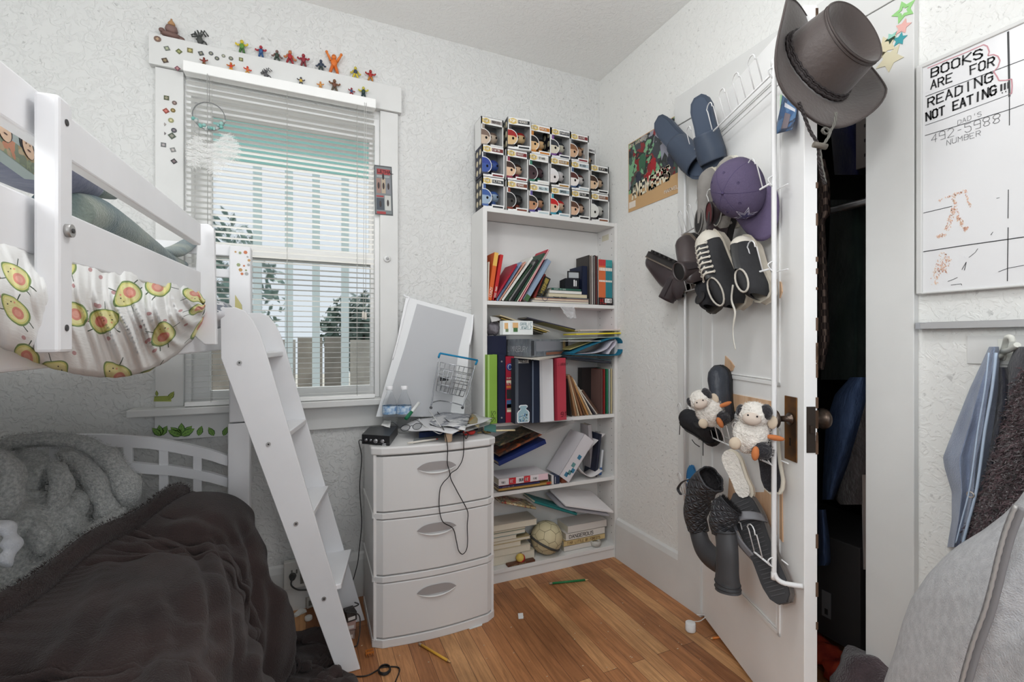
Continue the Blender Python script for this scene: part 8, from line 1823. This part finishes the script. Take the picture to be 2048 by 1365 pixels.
# book standing behind the rails
pa=[PG(-10,292,-.07),PG(84,362,-.07),PG(58,240,-.07),PG(-10,196,-.07)]
t=thing('picture_book','colourful children\'s book with two round faces propped behind the near guard rail','book',tuple(pa[0]))
ctr=pa[0]
def on(u,v,d=0):
 p=pa[0].lerp(pa[1],u).lerp(pa[3].lerp(pa[2],u),v);return p-ctr+GN*d
b=B();vs=[on(0,0),on(1,0),on(1,1),on(0,1)];vs+=[v-GN*.02 for v in vs];b.add(vs,[(0,1,2,3),(7,6,5,4)]+[(i,4+i,4+(i+1)%4,(i+1)%4)for i in range(4)]);mk('cover',b,C(158,170,168),t,bev=.001)
b=B();b.add([on(0,0,.0008),on(1,0,.0008),on(1,.36,.0008),on(0,.36,.0008)],[(0,1,2,3)]);mk('lower_picture',b,patch('kid_art',[(150,130,90),(130,140,110),(170,150,120),(110,120,100),(180,120,90)],50),t)
for cu in(.18,.74):
 b=B();b.add([on(cu+.19*math.cos(a*.4),.48+.24*math.sin(a*.4),.0012)for a in range(16)],[tuple(range(16))]);b.m=1;b.add([on(cu+.145*math.cos(a*.4),.44+.20*math.sin(a*.4),.0018)for a in range(16)],[tuple(range(16))])
 b.m=2
 for du,dv,ru,rv in((-.05,.06,.014,.016),(.05,.06,.014,.016),(0,-.05,.05,.014)):b.add([on(cu+du+ru*math.cos(a),.44+dv+rv*math.sin(a),.0024)for a in(0,1.05,2.1,3.14,4.2,5.2)],[tuple(range(6))])
 mk('cartoon_face',b,[C(52,46,50),C(206,176,150),C(70,40,40)],t)
b=B();letters(b,'STUPID',on(.05,.80,.002),on(1,.8)-on(0,.8),(0,0,1),.012,.2,GN,wid=.8);mk('title_lettering',b,C(70,90,90),t)
b=B();letters(b,'ADVENTURES',on(.02,.68,.002),on(1,.68)-on(0,.68),(0,0,1),.010,.2,GN,wid=.72);mk('title_lettering',b,C(160,80,74),t)
# ================================================================ hanging clothes at the right
def garment(rows,Xs_,back,nfold,amp,nu=60,nv=60,seed=0,lean=0.0):
 """rows: (py, xl, xr) silhouette; Xs_(u,v)->front depth plane X; back: X at the back"""
 ys=[r[0]for r in rows];tl=[(r[0],r[1])for r in rows];tr=[(r[0],r[2])for r in rows]
 def f(u,v):
  py=lerp(ys[0],ys[-1],v);xl,xr=interp(py,tl),interp(py,tr)
  if u<=.5:t_=u*2;front=1
  else:t_=2-u*2;front=0
  px=lerp(xl,xr,t_);k=max(0,math.sin(math.pi*t_))**.5
  if front:X=lerp(back-.012,Xs_,k)-amp*(1-abs(math.sin(t_*nfold+lean*v+.8*mnoise.noise(Vector((t_*2,v*2.5,seed))))))*k*min(1,.25+v*1.5)-amp*.8*mnoise.noise(Vector((t_*3,v*4,seed+3)))
  else:X=back-.004
  return tuple(PX(px,py,X))
 b=B();b.grid(nu,nv,f,wrapu=True);return b
hk=PX(2010,690,XR-.03)
t=thing('coat_hook','white enamelled double coat hook screwed to the wall under the marker rail','coat hook',(XR,hk.y,hk.z))
Ti=T(-XR,-hk.y,-hk.z)
b=B();P_=lambda x,y,X=XR-.03:PX(x,y,X)
b.tube(smoothpath([P_(2005,718,XR-.006),P_(2008,705,XR-.02),P_(2020,700,XR-.05),P_(2035,690,XR-.07)],5),.006,10);b.tube(smoothpath([P_(2003,712,XR-.01),P_(2010,690,XR-.03),P_(2014,676,XR-.05),P_(2022,675,XR-.055),P_(2025,684,XR-.055)],5),.0055,10);b.tube(smoothpath([P_(2003,712,XR-.01),P_(1996,714,XR-.04),P_(1985,713,XR-.06)],5),.006,10)
mk('hook',b,C(214,214,206,30),t,M=Ti);b=B();b.prism([(0,0),(.03,0),(.03,.05),(0,.05)],0,.004,frame(PX(1997,722,XR-.001),(0,-1,0),(1,0,0),(0,0,1))@T(0,-.004,0));mk('back_plate',b,C(216,216,210,30),t,M=Ti,bev=.001)
b=B();q=PX(1957,692,XR);b.lathe([(.0045,0),(.0045,.002),(.001,.003),(0,.003)],16,T(q)@RY(-90));mk('wall_screw',b,mat('zinc',(170,168,166),.4,.6),None,'round screw head on the wall left of the coat hook','screw')
b=B();q0=PX(1935,675,XR-.0005);q1=PX(2100,760,XR-.0005);b.bb((XR-.004,q1.y,PX(1950,728,XR).z),(XR,q0.y,PX(1950,672,XR).z));mk('hook_board',b,M_trim,None,'smooth painted board behind the coat hook','board',bev=.001)
M_hood=fleece('hoodie_blue',(120,132,156),(142,154,178),300,.35,.3,12)
hd=mk('hooded_sweatshirt',garment([(694,1978,1998),(720,1966,2000),(780,1938,2000),(850,1910,1996),(915,1885,1985),(935,1888,1980),(985,1903,1970),(1040,1903,1955),(1095,1894,1945)],XR-.085,XR-.008,9,.020,90,70,2,.6),M_hood,None,'dusty blue hooded sweatshirt hanging from the coat hook','sweatshirt',sub=1)
b=B();P_=smoothpath([PX(x,y,XR-.125)for x,y in((1992,706),(1984,780),(1970,860),(1962,920),(1952,985),(1938,1040),(1925,1090))],5);b.tube(P_,.0028,6);b.tube([p+Vector((-.004,.010,0))for p in P_],.0016,6);mk('zip_edge',b,C(170,186,206),hd)
b=B();q=PX(1941,990,XR-.128);b.tube([q+Vector((0,.006*math.cos(a),.006*math.sin(a)))for a in[i*.5236 for i in range(12)]],.0016,6,closed=True);mk('eyelet',b,mat('nickel',(190,180,170),.3,.8),hd)
M_navy=fleece('navy_cloth',(38,40,52),(52,54,66),80,.3,.2,9)
mk('dark_jacket',garment([(735,1996,2016),(800,1990,2030),(900,1968,2010),(980,1955,1990),(1060,1935,1970)],XR-.070,XR-.010,6,.012,50,40,5),M_navy,None,'navy garment showing between the blue sweatshirt and the brown fleece','jacket',sub=1)
mk('grey_coat',garment([(694,2030,2110),(730,2014,2120),(790,2006,2120),(860,2006,2120),(960,2006,2120),(1100,2006,2120)],XR-.11,XR-.012,8,.016,60,40,7),fleece('coat_grey',(58,58,64),(74,74,80),120,.3,.2,10),None,'charcoal coat hanging right of the coat hook','coat',sub=1)
M_sh=fleece('brown_sherpa',(66,50,54),(96,76,80),70,1,.5,30)
gb_=garment([(742,2046,2160),(790,2024,2160),(850,2010,2160),(905,1990,2160),(960,1972,2160),(1020,1946,2160),(1070,1930,2160),(1130,1915,2160)],XR-.17,XR-.02,5,.02,80,60,9)
src=list(gb_.v);rn=random.Random(77);nfr=int(len(src))
for i in range(0,nfr):
 p=Vector(src[i])
 if p.x>XR-.05:continue
 for k in range(7):
  o_=p+Vector((rn.uniform(-.004,.004),rn.uniform(-.009,.009),rn.uniform(-.009,.009)));d=Vector((-1,rn.uniform(-.9,.9),rn.uniform(-1.2,.5))).normalized()*rn.uniform(.008,.016);s_=Vector((0,rn.uniform(-1,1),rn.uniform(-1,1))).normalized()*.0022;gb_.add([o_-s_,o_+s_,o_+d],[(0,1,2)])
mk('fleece_jacket',gb_,M_sh,None,'dark brown shaggy fleece jacket hanging over the other clothes','jacket')
M_lt=fleece('heather_grey',(176,177,181),(196,197,200),320,.4,.3,60)
sw=mk('grey_sweatshirt',garment([(975,2052,2420),(1000,2034,2420),(1030,2004,2420),(1060,1965,2420),(1090,1915,2420),(1115,1885,2420),(1150,1852,2420),(1200,1818,2420),(1250,1800,2420),(1300,1787,2420),(1365,1764,2420),(1460,1745,2420)],XR-.40,XR-.16,11,.022,130,90,12,.9),M_lt,None,'light heather grey sweatshirt filling the lower right corner','sweatshirt',sub=1)
b=B();P_=smoothpath([PX(x,y,XR-.435)for x,y in((2034,1010),(2014,1060),(2000,1110),(1988,1160),(1972,1220),(1950,1280),(1932,1340),(1922,1380))],6)
b.grid(len(P_),4,lambda u,v:tuple(P_[int(round(u*(len(P_)-1)))]+Vector((-.002*v,-.016*(v-.3),-.004*v))));mk('zip_tape',b,mat('zip_tape',(128,126,128),.7),sw,solid=.002)
b=B();b.tube([p+Vector((-.006,-.001,.0))for p in P_],[.0024+.0008*(i%2)for i in range(len(P_))],6);mk('zip_teeth',b,mat('zip_metal',(170,168,166),.4,.3),sw)
# dark fleece heap on the floor at the closet
b=B();q=PZ(1765,1400,.12);b.ball((q.x,q.y,.10),(.11,.12,.14),n=30,jit=.25,seed=4);mk('dark_fleece_bundle',b,fleece('plum_fleece',(60,48,52),(80,66,70),200,.7,.4,20),None,'dark plum fleece bundle on the floor at the foot of the closet casing','cloth')
# ================================================================ closet contents
def cgar(rows,Xf,back,nf,amp,m,name,label,cat,seed=0,**k):return mk(name,garment(rows,Xf,back,nf,amp,50,50,seed),m,None,label,cat,sub=1,**k)
def plaid():
 m,N,L,P=nt('plaid');P.inputs['Roughness'].default_value=.85
 tc=N.new('ShaderNodeTexCoord');v=N.new('ShaderNodeTexChecker');v.inputs['Scale'].default_value=46;L.new(tc.outputs['Object'],v.inputs[0]);v.inputs[1].default_value=lin((150,128,116));v.inputs[2].default_value=lin((74,60,56));L.new(v.outputs[0],P.inputs['Base Color']);return m
cgar([(318,1636,1650),(360,1636,1660),(430,1636,1662),(440,1636,1650),(560,1636,1656),(680,1636,1660),(740,1636,1648)],XR+.10,XR+.22,5,.01,plaid(),'flannel_shirt','brown checked flannel shirt hanging just inside the closet','shirt',3)
cgar([(190,1655,1736),(260,1660,1736),(350,1668,1750)],XR+.30,XR+.5,5,.02,fleece('navy_deep',(22,26,62),(30,34,76),60,.3,.1,6),'navy_garment','deep navy garment hanging high in the closet','garment',4)
b=B();a=PX(1712,212,XR+.26);c_=PX(1742,330,XR+.26);b.bb((XR+.26,c_.y-.03,c_.z),(XR+.27,a.y,a.z));b.m=1
for k in range(4):b.box((XR+.259,a.y-.03,a.z-.03-.05*k),(.002,.008,.01))
mk('printed_poster',b,[C(120,112,110),C(50,46,48)],None,'taupe printed panel on the shelf edge high in the closet','poster')
b=B();b.tube([(XR+.32,.6,1.60),(XR+.32,1.9,1.60)],.014,14);mk('closet_rod',b,mat('rod_metal',(150,150,152),.3,.7),None,'metal hanging rod across the closet','rod')
cgar([(400,1660,1760),(500,1656,1760),(640,1640,1760),(760,1640,1760)],XR+.36,XR+.6,5,.03,fleece('forest_dark',(22,34,32),(32,46,40),30,.4,.1,12),'dark_green_clothes','dark green clothes crowding the middle of the closet','clothes',6)
M_jean=mat('denim',(52,70,104),.8,rgb2=(72,92,128),vscale=60,bump=.5,bscale=180,stretch=(1,1,.25))
cgar([(755,1700,1745),(790,1668,1745),(850,1650,1730),(930,1646,1700),(1000,1644,1668)],XR+.16,XR+.30,4,.012,M_jean,'denim_jacket','blue denim jacket collar bulging out of the closet','jacket',8)
cgar([(800,1712,1760),(860,1692,1760),(940,1676,1760),(1000,1670,1750),(1010,1680,1740)],XR+.20,XR+.34,5,.014,fleece('brown_knit',(58,52,52),(78,70,70),70,.8,.2,30),'brown_knit','ribbed dark brown knit beside the denim jacket','sweater',9)
cgar([(950,1722,1760),(1050,1724,1760),(1140,1726,1760)],XR+.12,XR+.26,2,.01,fleece('tan_cloth',(150,116,96),(170,136,114),60,.3,.2,10),'tan_garment','tan cloth hanging at the right edge of the closet opening','garment',10)
cgar([(1020,1636,1652),(1080,1636,1660),(1126,1636,1662),(1132,1636,1656)],XR+.10,XR+.2,3,.008,M_jean,'denim_trousers','end of a blue denim trouser leg low behind the door','trousers',11)
b=B();b.bb((XR+.22,.95,.06),(XR+.55,1.5,.42));mk('storage_box',b,C(52,50,50),None,'dark storage box on the closet floor','box',bev=.004)
b=B();a=PX(1644,1180,XR+.218);c_=PX(1662,1240,XR+.218);b.bb((XR+.2165,c_.y,c_.z),(XR+.2195,a.y,a.z));b.m=1;b.bb((XR+.216,c_.y+.01,c_.z+.01),(XR+.2166,a.y-.01,c_.z+.03));mk('box_label',b,[C(110,110,112),C(40,40,40)],None,'grey printed label on the dark storage box in the closet','label')
b=B();
for i in range(7):b.ball((XR+.13+.03*(i%3),.96+.06*i,.03+.01*(i%2)),(.05,.045,.035),n=14,jit=.4,seed=i)
mk('red_clothes',b,mat('deep_red',(120,26,20),.8,rgb2=(170,60,36),vscale=20),None,'crumpled dark red cloth on the closet floor','cloth')
